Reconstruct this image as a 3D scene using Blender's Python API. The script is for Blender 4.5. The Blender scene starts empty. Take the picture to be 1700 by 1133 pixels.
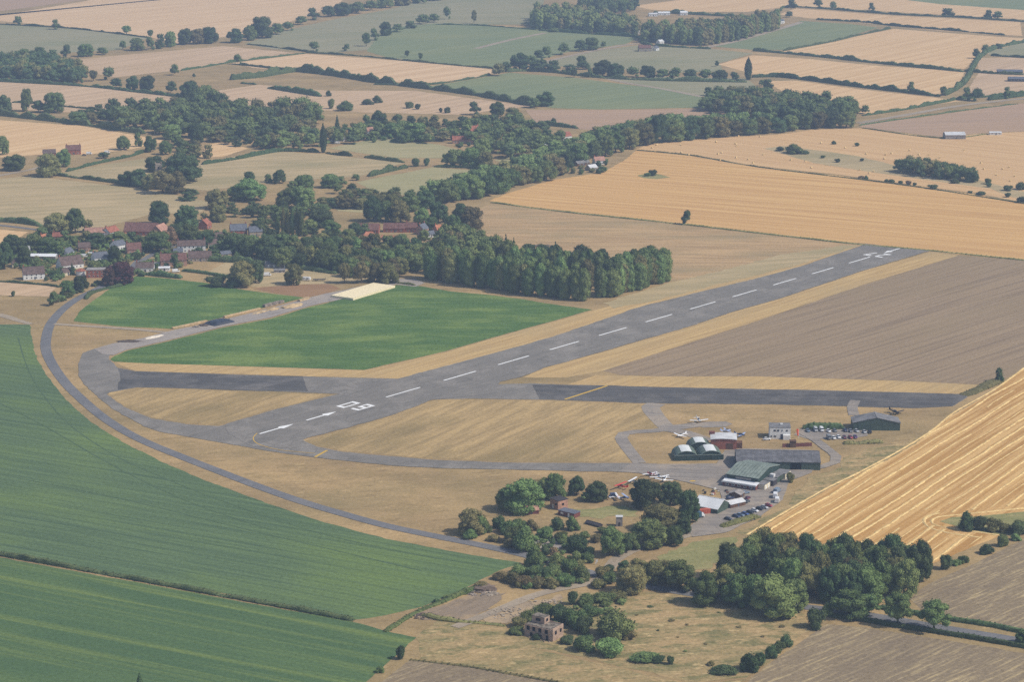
import bpy, bmesh, math, random
import numpy as np
from mathutils import Vector, Matrix, noise as mnoise

random.seed(7)
rng = np.random.default_rng(7)
scene = bpy.context.scene
col = scene.collection
R = math.radians

# ---------------------------------------------------------------- camera
CAM_H = 345.3                 # metres above the ground
FOC = 3890.0                  # focal length in pixels of a 1700 px wide frame
HOR = 932.0                   # the horizon lies this far above the picture centre
GG = math.hypot(FOC, HOR)
KK = CAM_H * GG / FOC
cam_d = bpy.data.cameras.new('camera')
cam = bpy.data.objects.new('camera', cam_d)
col.objects.link(cam)
cam_d.sensor_width = 36.0
cam_d.lens = FOC / 1700.0 * 36.0
cam_d.clip_start = 1.0
cam_d.clip_end = 60000.0
cam.location = (0, 0, CAM_H)
cam.rotation_euler = (math.pi / 2 - math.atan2(HOR, FOC), 0, 0)
scene.camera = cam

# ---------------------------------------------------------------- light
SUN_AZ, SUN_EL = R(106), R(47)        # azimuth clockwise from +Y
world = bpy.data.worlds.new('World')
scene.world = world
world.use_nodes = True
wn = world.node_tree.nodes
wl = world.node_tree.links
wn.clear()
w_out = wn.new('ShaderNodeOutputWorld')
w_bg = wn.new('ShaderNodeBackground')
w_sky = wn.new('ShaderNodeTexSky')
w_sky.sky_type = 'NISHITA'
w_sky.sun_disc = False
w_sky.sun_elevation = SUN_EL
w_sky.sun_rotation = SUN_AZ
w_sky.altitude = 300
w_sky.air_density = 1.0
w_sky.dust_density = 2.0
w_sky.ozone_density = 1.0
w_bg.inputs['Strength'].default_value = 0.105
wl.new(w_sky.outputs[0], w_bg.inputs[0])
wl.new(w_bg.outputs[0], w_out.inputs[0])
sun_d = bpy.data.lights.new('sun', 'SUN')
sun_d.energy = 3.4
sun_d.angle = R(0.6)
sun_d.color = (1.0, 0.935, 0.83)
sun = bpy.data.objects.new('sun', sun_d)
col.objects.link(sun)
sdir = Vector((math.sin(SUN_AZ) * math.cos(SUN_EL), math.cos(SUN_AZ) * math.cos(SUN_EL), math.sin(SUN_EL)))
sun.rotation_euler = sdir.to_track_quat('Z', 'Y').to_euler()
sun.location = (600, 900, 900)
scene.view_settings.view_transform = 'Standard'
scene.view_settings.look = 'None'
scene.view_settings.exposure = 0.17
scene.view_settings.gamma = 1.0
scene.view_settings.use_curve_mapping = False
scene.render.engine = 'CYCLES'
scene.cycles.use_denoising = False
scene.cycles.max_bounces = 4
scene.cycles.diffuse_bounces = 2
scene.cycles.glossy_bounces = 2
scene.cycles.transmission_bounces = 2
scene.cycles.volume_bounces = 0
scene.cycles.transparent_max_bounces = 4
HAZE = 0.000125

# ---------------------------------------------------------------- survey: map sheet reference -> ground metres
def G(x, y):
    return Vector((KK * (x - 850.0) / (y + 366.0), KK * GG / (y + 366.0) - HOR * CAM_H / FOC))
def M(y):                     # metres per map unit at that row
    return KK / (y + 366.0)

# ---------------------------------------------------------------- helpers
def S(r, g, b):               # sRGB 0-255 -> linear
    f = lambda c: (c / 255 / 12.92) if c <= 10 else (((c / 255) + 0.055) / 1.055) ** 2.4
    return (f(r), f(g), f(b), 1.0)
def tag(o, label=None, cat=None, group=None, kind=None):
    if label: o['label'] = label
    if cat: o['category'] = cat
    if group: o['group'] = group
    if kind: o['kind'] = kind
    return o
def empty(name, loc=(0, 0, 0), rz=0.0):
    o = bpy.data.objects.new(name, None)
    col.objects.link(o)
    o.location = loc
    o.rotation_euler = (0, 0, rz)
    o.empty_display_size = 0.5
    return o
def mesh_obj(name, me, mat=None, parent=None):
    o = bpy.data.objects.new(name, me)
    col.objects.link(o)
    if mat is not None:
        if len(me.materials) == 0: me.materials.append(mat)
    if parent is not None: o.parent = parent
    return o
def from_np(name, verts, faces, smooth=False):
    """verts (n,3), faces (m,k) array"""
    me = bpy.data.meshes.new(name)
    verts = np.asarray(verts, np.float32); faces = np.asarray(faces, np.int32)
    n, k = faces.shape
    me.vertices.add(len(verts)); me.vertices.foreach_set('co', verts.ravel())
    me.loops.add(n * k); me.loops.foreach_set('vertex_index', faces.ravel())
    me.polygons.add(n); me.polygons.foreach_set('loop_start', np.arange(0, n * k, k, dtype=np.int32))
    me.polygons.foreach_set('use_smooth', np.full(n, bool(smooth)))
    me.update(calc_edges=True)
    return me

class NT:
    def __init__(s, name, rough=0.95, spec=0.1):
        s.m = bpy.data.materials.new(name); s.m.use_nodes = True
        s.t = s.m.node_tree; s.n = s.t.nodes; s.l = s.t.links
        s.b = s.n['Principled BSDF']
        s.b.inputs['Roughness'].default_value = rough
        s.b.inputs['Specular IOR Level'].default_value = spec
        s.pos = None
    def position(s):
        if s.pos is None: s.pos = s.n.new('ShaderNodeNewGeometry').outputs['Position']
        return s.pos
    def mapping(s, ang=0.0, scale=(1, 1, 1), src=None, loc=(0, 0, 0)):
        a = s.n.new('ShaderNodeMapping'); a.vector_type = 'POINT'
        r = s.n.new('ShaderNodeVectorRotate'); r.rotation_type = 'Z_AXIS'
        r.inputs['Angle'].default_value = -ang
        s.l.new(src or s.position(), r.inputs['Vector'])
        s.l.new(r.outputs[0], a.inputs['Vector'])
        a.inputs['Scale'].default_value = scale
        a.inputs['Location'].default_value = loc
        return a.outputs[0]
    def noise(s, vec, scale=1.0, detail=3.0, rough=0.55, dist=0.0):
        a = s.n.new('ShaderNodeTexNoise')
        a.inputs['Scale'].default_value = scale; a.inputs['Detail'].default_value = detail
        a.inputs['Roughness'].default_value = rough; a.inputs['Distortion'].default_value = dist
        s.l.new(vec, a.inputs['Vector'])
        return a.outputs['Fac']
    def ramp(s, fac, lo, hi):
        a = s.n.new('ShaderNodeMapRange'); a.interpolation_type = 'SMOOTHSTEP'
        a.inputs['From Min'].default_value = lo; a.inputs['From Max'].default_value = hi
        s.l.new(fac, a.inputs['Value'])
        return a.outputs[0]
    def mul(s, a, k):
        n = s.n.new('ShaderNodeMath'); n.operation = 'MULTIPLY'
        s.l.new(a, n.inputs[0])
        if isinstance(k, (int, float)): n.inputs[1].default_value = k
        else: s.l.new(k, n.inputs[1])
        return n.outputs[0]
    def mix(s, fac, a, b, mode='MIX'):
        n = s.n.new('ShaderNodeMix'); n.data_type = 'RGBA'; n.blend_type = mode
        for v, i in ((fac, 0), (a, 6), (b, 7)):
            if isinstance(v, (int, float)): n.inputs[i].default_value = v
            elif isinstance(v, tuple): n.inputs[i].default_value = v
            else: s.l.new(v, n.inputs[i])
        return n.outputs[2]
    def wave(s, vec, scale, dist=1.0, dscale=1.0):
        a = s.n.new('ShaderNodeTexWave'); a.bands_direction = 'Y'
        a.inputs['Scale'].default_value = scale; a.inputs['Distortion'].default_value = dist
        a.inputs['Detail'].default_value = 2.0; a.inputs['Detail Scale'].default_value = dscale
        s.l.new(vec, a.inputs['Vector'])
        return a.outputs['Fac']
    def grain(s, c, amt, scale=0.55):
        """fine mottling that only lightens and darkens"""
        g = s.noise(s.mapping(0, (scale, scale, scale)), 1.0, 5, 0.75)
        r = s.n.new('ShaderNodeMapRange'); s.l.new(g, r.inputs['Value'])
        r.inputs['From Min'].default_value = 0.28; r.inputs['From Max'].default_value = 0.72
        r.inputs['To Min'].default_value = 1 - 1.3 * amt; r.inputs['To Max'].default_value = 1 + amt
        return s.mix(1.0, c, r.outputs[0], 'MULTIPLY')
    def color(s, c): s.l.new(c, s.b.inputs['Base Color']) if not isinstance(c, tuple) else setattr(s.b.inputs['Base Color'], 'default_value', c)
    def bump(s, h, strength=0.3, dist=0.5):
        n = s.n.new('ShaderNodeBump'); n.inputs['Strength'].default_value = strength; n.inputs['Distance'].default_value = dist
        s.l.new(h, n.inputs['Height']); s.l.new(n.outputs[0], s.b.inputs['Normal'])

_plain = {}
def plain(name, c, rough=0.8, spec=0.25, var=0.10, scale=0.6):
    """painted or weathered surface: base colour with a little dirt"""
    if name in _plain: return _plain[name]
    t = NT(name, rough, spec)
    n = t.noise(t.mapping(), scale, 4, 0.65)
    d = tuple(max(0, x * (1 - 2.2 * var)) for x in c[:3]) + (1,)
    l = tuple(min(1, x * (1 + var)) for x in c[:3]) + (1,)
    t.color(t.mix(t.ramp(n, 0.3, 0.72), d, l))
    _plain[name] = t.m
    return t.m

def field_mat(name, c1, c2, ang=0.0, row=4.0, length=160.0, row_amt=0.6, patch=None, patch_scale=0.012, patch_amt=0.6,
              tram=0.0, tram_col=None, tram_amt=0.3, fine=0.25, lo=0.3, hi=0.7):
    """crop rows run along ang: streaky noise stretched along the rows, broad patches and fine mottling"""
    t = NT(name, 1.0, 0.0)
    v = t.mapping(ang, (1.0 / length, 1.0 / row, 1.0))
    f = t.ramp(t.noise(v, 1.0, 3, 0.6), lo, hi)
    c = t.mix(t.mul(f, row_amt), c1, c2)
    if patch is not None:
        p = t.ramp(t.noise(t.mapping(ang, (patch_scale * 0.6, patch_scale * 1.3, 1)), 1.0, 4, 0.6), 0.42, 0.7)
        c = t.mix(t.mul(p, patch_amt), c, patch)
    if tram > 0:
        w = t.wave(t.mapping(ang, (0.02, 1.0, 1.0)), 1.0 / tram * 6.283 / 20.0 * 3.18, 0.8, 0.3)
        c = t.mix(t.mul(t.ramp(w, 0.72, 0.98), tram_amt), c, tram_col)
    c = t.grain(c, fine)
    t.color(c)
    return t.m

def ang_of(p, q):
    d = G(*q) - G(*p)
    return math.atan2(d.y, d.x)

LAYER = 0.035
_zi = [0]
def zlayer(layer):
    _zi[0] += 1
    return LAYER * layer + 0.0007 * (_zi[0] % 45)
def rough_poly(pts, jitter, step):
    step = step * 0.5
    """polygon in metres with slightly uneven edges"""
    out = []
    n = len(pts)
    for i in range(n):
        a, b = pts[i], pts[(i + 1) % n]
        d = b - a; L = d.length
        k = max(1, min(160, int(L / step)))
        nrm = Vector((-d.y, d.x)).normalized() if L > 0 else Vector((0, 0))
        for j in range(k):
            p = a + d * (j / k)
            w = jitter * mnoise.noise(Vector((p.x * 0.09, p.y * 0.09, 1.7))) + 0.9 * jitter * mnoise.noise(Vector((p.x * 0.37, p.y * 0.37, 5.1)))
            out.append(p + nrm * (w if j else 0))
    return out
def sheet(name, px, mat, layer, label=None, cat=None, jitter=0.9, step=7.0, kind='structure', parent=None, raw=False):
    pts = px if raw else [G(*p) for p in px]
    pts = rough_poly(pts, jitter, step) if jitter > 0 else pts
    me = bpy.data.meshes.new(name)
    bm = bmesh.new()
    z = zlayer(layer)
    vs = [bm.verts.new((p.x, p.y, z)) for p in pts]
    f = bm.faces.new(vs)
    f.normal_update()
    if f.normal.z < 0: f.normal_flip()
    bmesh.ops.triangulate(bm, faces=bm.faces[:])
    bm.to_mesh(me); bm.free()
    o = mesh_obj(name, me, mat, parent)
    if parent is None: tag(o, label, cat, kind=kind)
    return o
def smooth_line(pts, step=6.0):
    """Catmull-Rom through ground points"""
    out = []
    n = len(pts)
    for i in range(n - 1):
        p0, p1, p2, p3 = pts[max(i - 1, 0)], pts[i], pts[i + 1], pts[min(i + 2, n - 1)]
        k = max(1, int((p2 - p1).length / step))
        for j in range(k):
            t = j / k
            out.append(0.5 * ((2 * p1) + (p2 - p0) * t + (2 * p0 - 5 * p1 + 4 * p2 - p3) * t * t + (3 * p1 - p0 - 3 * p2 + p3) * t ** 3))
    out.append(pts[-1])
    return out
def ribbon(name, px, width, mat, layer, label=None, cat=None, jitter=0.3, kind='structure', parent=None, step=6.0, raw=False):
    pts = smooth_line(px if raw else [G(*p) for p in px], step)
    n = len(pts)
    vs, fs = [], []
    z = zlayer(layer)
    for i, p in enumerate(pts):
        d = (pts[min(i + 1, n - 1)] - pts[max(i - 1, 0)]).normalized()
        nr = Vector((-d.y, d.x))
        wd = (width[0] + (width[1] - width[0]) * i / (n - 1)) if isinstance(width, tuple) else width
        j1 = jitter * mnoise.noise(Vector((p.x * 0.15, p.y * 0.15, 3))); j2 = jitter * mnoise.noise(Vector((p.x * 0.15, p.y * 0.15, 9)))
        a = p + nr * (wd / 2 + j1); b = p - nr * (wd / 2 + j2)
        vs += [(a.x, a.y, z), (b.x, b.y, z)]
        if i: fs.append((2 * i - 2, 2 * i - 1, 2 * i + 1, 2 * i))
    o = mesh_obj(name, from_np(name, vs, fs), mat, parent)
    if parent is None: tag(o, label, cat, kind=kind)
    return o
# ================================================================ THE GROUND
A_RUN = ang_of((641, 660), (1409, 437))
A_TAXI = ang_of((200, 632), (1600, 662))
A_GOLD = ang_of((1477.6, 820), (1700, 679))

# one sheet to the horizon: parched pasture
t = NT('parched_pasture', 1.0, 0.0)
p1_ = t.ramp(t.noise(t.mapping(A_TAXI, (0.010, 0.028, 1)), 1.0, 5, 0.62), 0.34, 0.68)
p2_ = t.ramp(t.noise(t.mapping(0, (0.05, 0.05, 1)), 1.0, 5, 0.68), 0.40, 0.72)
p3_ = t.ramp(t.noise(t.mapping(0.4, (0.006, 0.006, 1), loc=(4, 2, 0)), 1.0, 4, 0.6), 0.44, 0.66)
c = t.mix(p1_, S(182, 154, 110), S(156, 132, 96))
c = t.mix(t.mul(p2_, 0.6), c, S(138, 120, 82))
c = t.mix(t.mul(p3_, 0.5), c, S(142, 127, 90))
p4_ = t.ramp(t.noise(t.mapping(0.3, (1 / 16, 1 / 6, 1), loc=(2, 9, 0)), 1.0, 4, 0.7), 0.52, 0.66)
c = t.mix(t.mul(p4_, 0.45), c, S(126, 107, 75))
p5_ = t.ramp(t.noise(t.mapping(0.1, (1 / 11, 1 / 5, 1), loc=(6, 1, 0)), 1.0, 4, 0.7), 0.58, 0.70)
c = t.mix(t.mul(p5_, 0.5), c, S(202, 174, 126))
c = t.grain(c, 0.2)
t.color(c)
GROUND_MAT = t.m
me = bpy.data.meshes.new('ground')
bm = bmesh.new()
gs = [-16000, -6000, -3000, -1500, 0, 1500, 3000, 6000, 16000]
gy = [-9000, -2000, 0, 800, 1600, 2400, 3200, 4000, 6000, 12000, 30000]
grid = [[bm.verts.new((x, y, 0)) for x in gs] for y in gy]
for j in range(len(gy) - 1):
    for i in range(len(gs) - 1):
        bm.faces.new((grid[j][i], grid[j][i + 1], grid[j + 1][i + 1], grid[j + 1][i]))
bm.to_mesh(me); bm.free()
tag(mesh_obj('ground', me, GROUND_MAT), 'parched tan grassland under the whole airfield and its villages', 'ground', kind='structure')

# ---- field materials
MF = {}
A_BEET = ang_of((0, 920), (590, 1030))
MF['beet'] = field_mat('sugar_beet_crop', S(84, 104, 76), S(102, 122, 84), A_BEET, 2.6, 80, 1.0, S(116, 136, 74), 0.012, 0.6, tram=24, tram_col=S(72, 92, 70), tram_amt=0.3, fine=0.26)
MF['beet_low'] = field_mat('sugar_beet_crop_strips', S(80, 104, 70), S(124, 138, 76), A_BEET, 6.5, 260, 0.75, S(94, 116, 74), 0.02, 0.6, fine=0.26, lo=0.45, hi=0.70)
MF['green'] = field_mat('bright_root_crop', S(76, 104, 58), S(94, 120, 66), A_TAXI + 0.1, 3.0, 24, 1.0, S(122, 140, 76), 0.03, 0.9, fine=0.36)
MF['purple'] = field_mat('drilled_bare_soil', S(158, 137, 110), S(132, 114, 94), A_RUN - 0.05, 3.0, 170, 1.0, S(148, 129, 101), 0.008, 0.6, fine=0.2, lo=0.38, hi=0.72)
MF['gold'] = field_mat('cut_stubble_gold', S(214, 174, 116), S(192, 150, 98), ang_of((840, 300), (1600, 360)), 6.5, 260, 1.0, S(204, 162, 106), 0.01, 0.6, fine=0.12, lo=0.36, hi=0.66)
MF['gold_swath'] = field_mat('swathed_stubble', S(214, 176, 118), S(178, 136, 80), A_GOLD, 3.0, 150, 1.0, S(198, 154, 94), 0.012, 0.4, fine=0.18, lo=0.38, hi=0.62)
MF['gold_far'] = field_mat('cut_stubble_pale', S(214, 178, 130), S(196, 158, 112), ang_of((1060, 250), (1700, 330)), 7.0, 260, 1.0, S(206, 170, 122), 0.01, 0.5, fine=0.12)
MF['brown'] = field_mat('ploughed_in_stubble', S(140, 124, 100), S(184, 164, 124), ang_of((1300, 1110), (1420, 1060)), 1.8, 22, 0.95, S(124, 110, 92), 0.02, 0.6, fine=0.28, lo=0.46, hi=0.72)
MF['verge'] = field_mat('runway_verge_grass', S(200, 170, 118), S(176, 147, 102), A_RUN, 3.0, 70, 1.0, S(174, 152, 112), 0.02, 0.6, fine=0.16)
MF['infield'] = field_mat('infield_grass', S(190, 162, 114), S(158, 135, 96), A_RUN + 0.15, 5, 45, 1.0, S(138, 121, 84), 0.016, 0.85, fine=0.24)
MF['rough'] = field_mat('rough_dry_grass', S(194, 163, 120), S(166, 138, 101), A_TAXI + 0.05, 7, 60, 1.0, S(152, 136, 102), 0.016, 0.75, fine=0.2)
t = NT('weedy_meadow', 1.0, 0.0)
a_ = t.ramp(t.noise(t.mapping(0.3, (1 / 30, 1 / 14, 1)), 1.0, 5, 0.7), 0.36, 0.66)
b_ = t.ramp(t.noise(t.mapping(0.1, (1 / 14, 1 / 7, 1), loc=(5, 1, 0)), 1.0, 4, 0.7), 0.50, 0.62)
c_ = t.ramp(t.noise(t.mapping(0.2, (1 / 9, 1 / 4, 1), loc=(1, 8, 0)), 1.0, 4, 0.7), 0.56, 0.68)
k_ = t.mix(a_, S(176, 150, 108), S(142, 130, 90)); k_ = t.mix(t.mul(b_, 0.75), k_, S(112, 112, 74)); k_ = t.mix(t.mul(c_, 0.7), k_, S(206, 180, 132))
t.color(t.grain(k_, 0.3)); MF['meadow'] = t.m
MF['weeds'] = field_mat('green_weeds', S(158, 148, 102), S(138, 136, 90), 0.2, 5, 14, 1.0, S(122, 126, 80), 0.03, 0.7, fine=0.25)
MF['paddock'] = field_mat('paddock_grass', S(190, 168, 128), S(166, 149, 112), 0.3, 8, 70, 1.0, S(150, 140, 102), 0.012, 0.65, fine=0.14)
MF['paddock_g'] = field_mat('paddock_grass_greener', S(176, 164, 122), S(160, 152, 112), 0.3, 8, 60, 1.0, S(150, 148, 106), 0.012, 0.65, fine=0.16)
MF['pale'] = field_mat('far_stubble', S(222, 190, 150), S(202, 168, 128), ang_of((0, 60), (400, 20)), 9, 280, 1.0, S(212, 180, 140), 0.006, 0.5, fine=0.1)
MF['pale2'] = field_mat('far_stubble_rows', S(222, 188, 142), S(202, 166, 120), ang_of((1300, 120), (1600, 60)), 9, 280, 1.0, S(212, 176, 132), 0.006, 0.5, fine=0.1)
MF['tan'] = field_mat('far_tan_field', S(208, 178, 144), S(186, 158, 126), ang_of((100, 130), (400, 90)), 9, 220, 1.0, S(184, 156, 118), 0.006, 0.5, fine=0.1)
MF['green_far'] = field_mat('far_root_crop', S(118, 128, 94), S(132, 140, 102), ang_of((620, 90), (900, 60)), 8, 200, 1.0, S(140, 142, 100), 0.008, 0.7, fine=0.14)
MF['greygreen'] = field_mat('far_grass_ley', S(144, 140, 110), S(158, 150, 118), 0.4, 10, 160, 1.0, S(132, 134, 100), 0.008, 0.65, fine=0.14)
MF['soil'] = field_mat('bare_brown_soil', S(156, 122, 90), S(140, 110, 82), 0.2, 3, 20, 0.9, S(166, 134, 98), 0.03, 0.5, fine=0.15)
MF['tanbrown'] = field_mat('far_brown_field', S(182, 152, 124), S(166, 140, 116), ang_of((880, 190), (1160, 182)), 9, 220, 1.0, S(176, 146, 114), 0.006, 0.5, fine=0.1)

F = []   # (name, material, layer, polygon, label)
def field(name, mat, layer, poly, label, **k):
    sheet(name, poly, MF[mat], layer, label, 'field', **k)

field('crop_field', 'beet', 1, [(-160, 536), (50, 539), (53, 562), (58, 588), (76, 622), (108, 662), (150, 700), (205, 735), (270, 768), (350, 801), (440, 835), (540, 868), (640, 895), (740, 914), (800, 924), (866, 935), (830, 947), (790, 968), (750, 988), (700, 1008), (640, 1022), (592, 1029), (450, 1000), (280, 969), (0, 917), (-160, 890)], 'large green beet field inside the curve of the road', jitter=0.8)
field('crop_field', 'beet_low', 1, [(-200, 890), (0, 926), (280, 977), (450, 1008), (590, 1034), (640, 1048), (692, 1059), (662, 1085), (627, 1115), (602, 1140), (560, 1220), (-260, 1220)], 'green beet field with yellowish strips below the dark ditch', jitter=0.8)
field('crop_field', 'green', 2, [(122, 533), (132, 517), (159, 496), (185, 477), (225, 458.5), (265, 461), (304, 465), (344, 470), (397, 480), (450, 487.5), (505, 494), (480, 500.5), (430, 512.5), (380, 524), (335, 535), (290, 546), (200, 542)], 'small green crop field between village hedge and concrete track', jitter=0.6)
field('crop_field', 'green', 2, [(183, 597), (190, 591), (212, 582), (265, 570), (370, 544), (450, 529), (512.6, 510), (579, 494), (658, 473), (698, 475), (751, 484), (817, 490), (870, 497), (906, 503.5), (983, 514), (919, 532.6), (840, 554), (738, 583.5), (605, 614), (450, 609.5), (238, 603), (190, 600.5)], 'bright green crop field between concrete track and runway', jitter=0.6)
field('bare_field', 'purple', 1, [(1000, 616), (1105, 582), (1250, 535), (1435, 472), (1591, 424), (1720, 433), (2000, 455), (2000, 540), (1700, 612), (1660, 634), (1620, 638), (1488, 632), (1250, 625), (1105, 625), (1030, 623)], 'purplish grey bare field along the right of the runway'.replace('along the right of', 'beside'), jitter=1.0)
field('stubble_field', 'gold', 1, [(812, 333), (850, 318), (920, 298), (1000, 286), (1036, 266), (1056, 249), (1150, 259), (1260, 278), (1400, 292), (1500, 308), (1620, 322), (1720, 342), (2000, 385), (2000, 460), (1700, 431), (1591, 422), (1545, 416), (1438, 404), (1400, 401), (1250, 384), (1140, 372.5), (1100, 367), (950, 351), (840, 338)], 'wide golden stubble field beyond the far end of the runway', jitter=1.2)
field('stubble_field', 'gold_far', 1, [(1056, 248), (1070, 240), (1140, 232), (1200, 228), (1290, 223), (1350, 215), (1430, 212), (1560, 228), (1620, 222), (1720, 217), (2000, 205), (2000, 382), (1720, 340), (1620, 320), (1500, 306), (1400, 290), (1260, 276), (1150, 257)], 'pale stubble field dotted with round straw bales', jitter=1.2)
field('grass_strip', 'paddock', 2, [(1268, 246), (1300, 242), (1380, 252), (1420, 258), (1470, 270), (1530, 285), (1620, 297), (1690, 316), (1800, 335), (1800, 352), (1700, 333), (1640, 312), (1550, 300), (1430, 283), (1350, 270)], 'greenish uncut strip with bushes across the pale stubble field', jitter=1.5)
field('rough_field', 'rough', 1, [(770, 356), (815, 338), (840, 341), (950, 354), (1100, 370), (1250, 387), (1400, 404), (1432, 407), (1330, 441), (1250, 463), (1170, 481), (1115, 495), (1100, 470), (1000, 430), (880, 420), (780, 400)], 'rough brownish grassland between poplar wood and golden stubble', jitter=1.2)
field('grass_strip', 'paddock', 2, [(1000, 503), (1110, 470), (1200, 449), (1290, 424), (1400, 407), (1425, 408), (1330, 438), (1200, 470), (1100, 496), (1020, 512)], 'greenish grass strip between poplar wood and runway', jitter=2.0)
field('stubble_field', 'gold_swath', 1, [(1702, 611), (1647, 652), (1581, 689), (1541, 721), (1488, 756), (1419, 790), (1364, 819), (1290, 860), (1238, 893), (1300, 905), (1400, 930), (1500, 945), (1546, 937), (1600, 915), (1660, 890), (1720, 862), (1900, 790), (1900, 520)], 'orange golden stubble field striped with pale straw rows', jitter=0.8)
field('stubble_field', 'brown', 1, [(1508, 993), (1549, 966), (1620, 935), (1700, 894), (1900, 800), (1900, 1085), (1700, 1048), (1578, 1028), (1530, 1013)], 'brown stubble field between hedged road and shrub line', jitter=0.7)
field('stubble_field', 'brown', 1, [(1372, 1037), (1435, 1042), (1568, 1063), (1700, 1085), (1900, 1118), (1900, 1260), (1160, 1260), (1245, 1128), (1300, 1086), (1345, 1055)], 'brown stubble field in front of the hedged road', jitter=0.7)
field('stubble_field', 'brown', 1, [(680, 1097), (780, 1109), (870, 1125), (960, 1141), (1100, 1166), (1100, 1260), (540, 1260), (632, 1134)], 'brown stubble field at the bottom edge beside the beet', jitter=0.7)
field('meadow', 'meadow', 1, [(960, 985), (1060, 982), (1180, 992), (1330, 1015), (1345, 1045), (1300, 1080), (1240, 1125), (1150, 1135), (960, 1090), (880, 1075), (840, 1050), (900, 1010)], 'weedy meadow beside the ruined brick building', jitter=2.0)
field('meadow', 'weeds', 2, [(1090, 925), (1150, 900), (1230, 890), (1180, 945), (1100, 945)], 'green grass patch below the hangar car park', jitter=4.0)
field('meadow', 'weeds', 2, [(950, 845), (1020, 840), (1060, 848), (1060, 858), (1000, 862), (950, 858)], 'green grass patch beside the dark parked aircraft', jitter=4.0)
field('meadow', 'meadow', 2, [(1348, 790), (1390, 778), (1400, 760), (1440, 745), (1500, 735), (1541, 721), (1488, 755), (1419, 789), (1364, 818), (1290, 859), (1240, 890), (1222, 884), (1300, 845), (1330, 812)], 'weedy brown bank between hangars and striped stubble', jitter=2.0)
field('meadow', 'meadow', 1, [(690, 1058), (730, 1030), (840, 1042), (880, 1075), (980, 1100), (1150, 1138), (1240, 1128), (1180, 1180), (960, 1138), (870, 1122), (700, 1095)], 'dry olive grass beside the rubble yard', jitter=1.2)
field('infield', 'infield', 1, [(508, 732), (540, 722), (600, 706), (720, 664), (760, 662), (900, 666), (1060, 671), (1085, 690), (1100, 712), (1040, 716), (1030, 722), (1045, 750), (1056, 766), (870, 767), (817, 766), (711, 761), (626, 754), (571, 749), (526, 740)], 'dry yellow infield grass inside the triangle of runway and taxiways', jitter=1.0)
field('infield', 'infield', 1, [(183, 650), (228, 644), (291, 646), (420, 651), (560, 655), (450, 680), (363, 706), (312, 703), (251, 693), (206, 674), (180, 655)], 'lens shaped patch of dry grass beside the beet road', jitter=0.8)
field('verge', 'verge', 1, [(1545, 418), (1591, 424), (1435, 472), (1250, 535), (1105, 582), (1000, 616), (940, 627), (868, 627), (903, 611), (993, 586), (1152, 540), (1209, 520), (1295, 496), (1435, 449)], 'golden dry verge between runway and bare field', jitter=0.8)
field('verge', 'verge', 1, [(1432, 406), (1330, 442), (1250, 464), (1173, 482), (1065, 509), (919, 559), (796, 593), (661, 629), (420, 622), (225, 616), (190, 601), (450, 610), (605, 615), (738, 585), (870, 547), (983, 516), (1050, 498), (1200, 460), (1330, 432)], 'dry verge between runway and bright green crop', jitter=0.8)
field('verge', 'verge', 1, [(1105, 625), (1250, 625), (1488, 632), (1640, 640), (1600, 656), (1515, 652), (1290, 647), (1105, 643), (940, 640), (990, 623)], 'dry verge between bare field and the old taxiway', jitter=0.8)
field('bare_soil_field', 'soil', 1, [(418, 479), (470, 474), (540, 470), (566, 479), (545, 486), (515, 492.5), (500, 493), (470, 488.5)], 'small patch of bare brown soil behind the bale stack', jitter=0.8)

# ---- farther fields
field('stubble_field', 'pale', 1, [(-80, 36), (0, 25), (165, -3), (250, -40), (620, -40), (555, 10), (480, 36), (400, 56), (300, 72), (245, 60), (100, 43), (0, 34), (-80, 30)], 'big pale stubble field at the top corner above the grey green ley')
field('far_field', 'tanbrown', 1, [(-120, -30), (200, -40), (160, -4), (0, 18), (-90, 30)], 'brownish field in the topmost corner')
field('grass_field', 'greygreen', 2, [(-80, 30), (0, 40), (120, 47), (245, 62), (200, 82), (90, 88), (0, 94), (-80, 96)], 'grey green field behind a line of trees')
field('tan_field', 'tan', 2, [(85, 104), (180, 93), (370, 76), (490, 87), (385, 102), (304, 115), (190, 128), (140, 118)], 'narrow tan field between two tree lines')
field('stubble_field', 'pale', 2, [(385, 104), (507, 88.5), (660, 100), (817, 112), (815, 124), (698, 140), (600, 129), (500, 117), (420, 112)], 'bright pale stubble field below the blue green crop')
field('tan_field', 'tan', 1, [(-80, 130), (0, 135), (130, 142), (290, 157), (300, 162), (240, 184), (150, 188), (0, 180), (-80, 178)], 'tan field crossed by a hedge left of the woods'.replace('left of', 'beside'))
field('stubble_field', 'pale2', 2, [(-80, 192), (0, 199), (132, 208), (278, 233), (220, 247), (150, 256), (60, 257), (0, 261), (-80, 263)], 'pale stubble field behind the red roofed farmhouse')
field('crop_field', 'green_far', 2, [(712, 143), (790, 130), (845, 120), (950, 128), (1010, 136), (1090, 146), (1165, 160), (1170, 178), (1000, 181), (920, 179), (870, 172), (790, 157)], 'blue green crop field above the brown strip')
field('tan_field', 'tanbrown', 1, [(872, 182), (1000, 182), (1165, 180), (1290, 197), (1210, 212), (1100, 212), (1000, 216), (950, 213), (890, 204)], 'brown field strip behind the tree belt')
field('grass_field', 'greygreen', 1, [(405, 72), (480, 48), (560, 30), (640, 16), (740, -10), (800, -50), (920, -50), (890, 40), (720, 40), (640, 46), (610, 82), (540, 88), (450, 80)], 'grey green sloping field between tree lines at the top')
field('crop_field', 'green_far', 1, [(608, 84), (640, 46), (722, 38), (890, 46), (1060, 62), (1040, 72), (940, 86), (862, 108), (820, 112), (700, 101), (640, 94)], 'blue green crop field below the far poplar wood')
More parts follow.
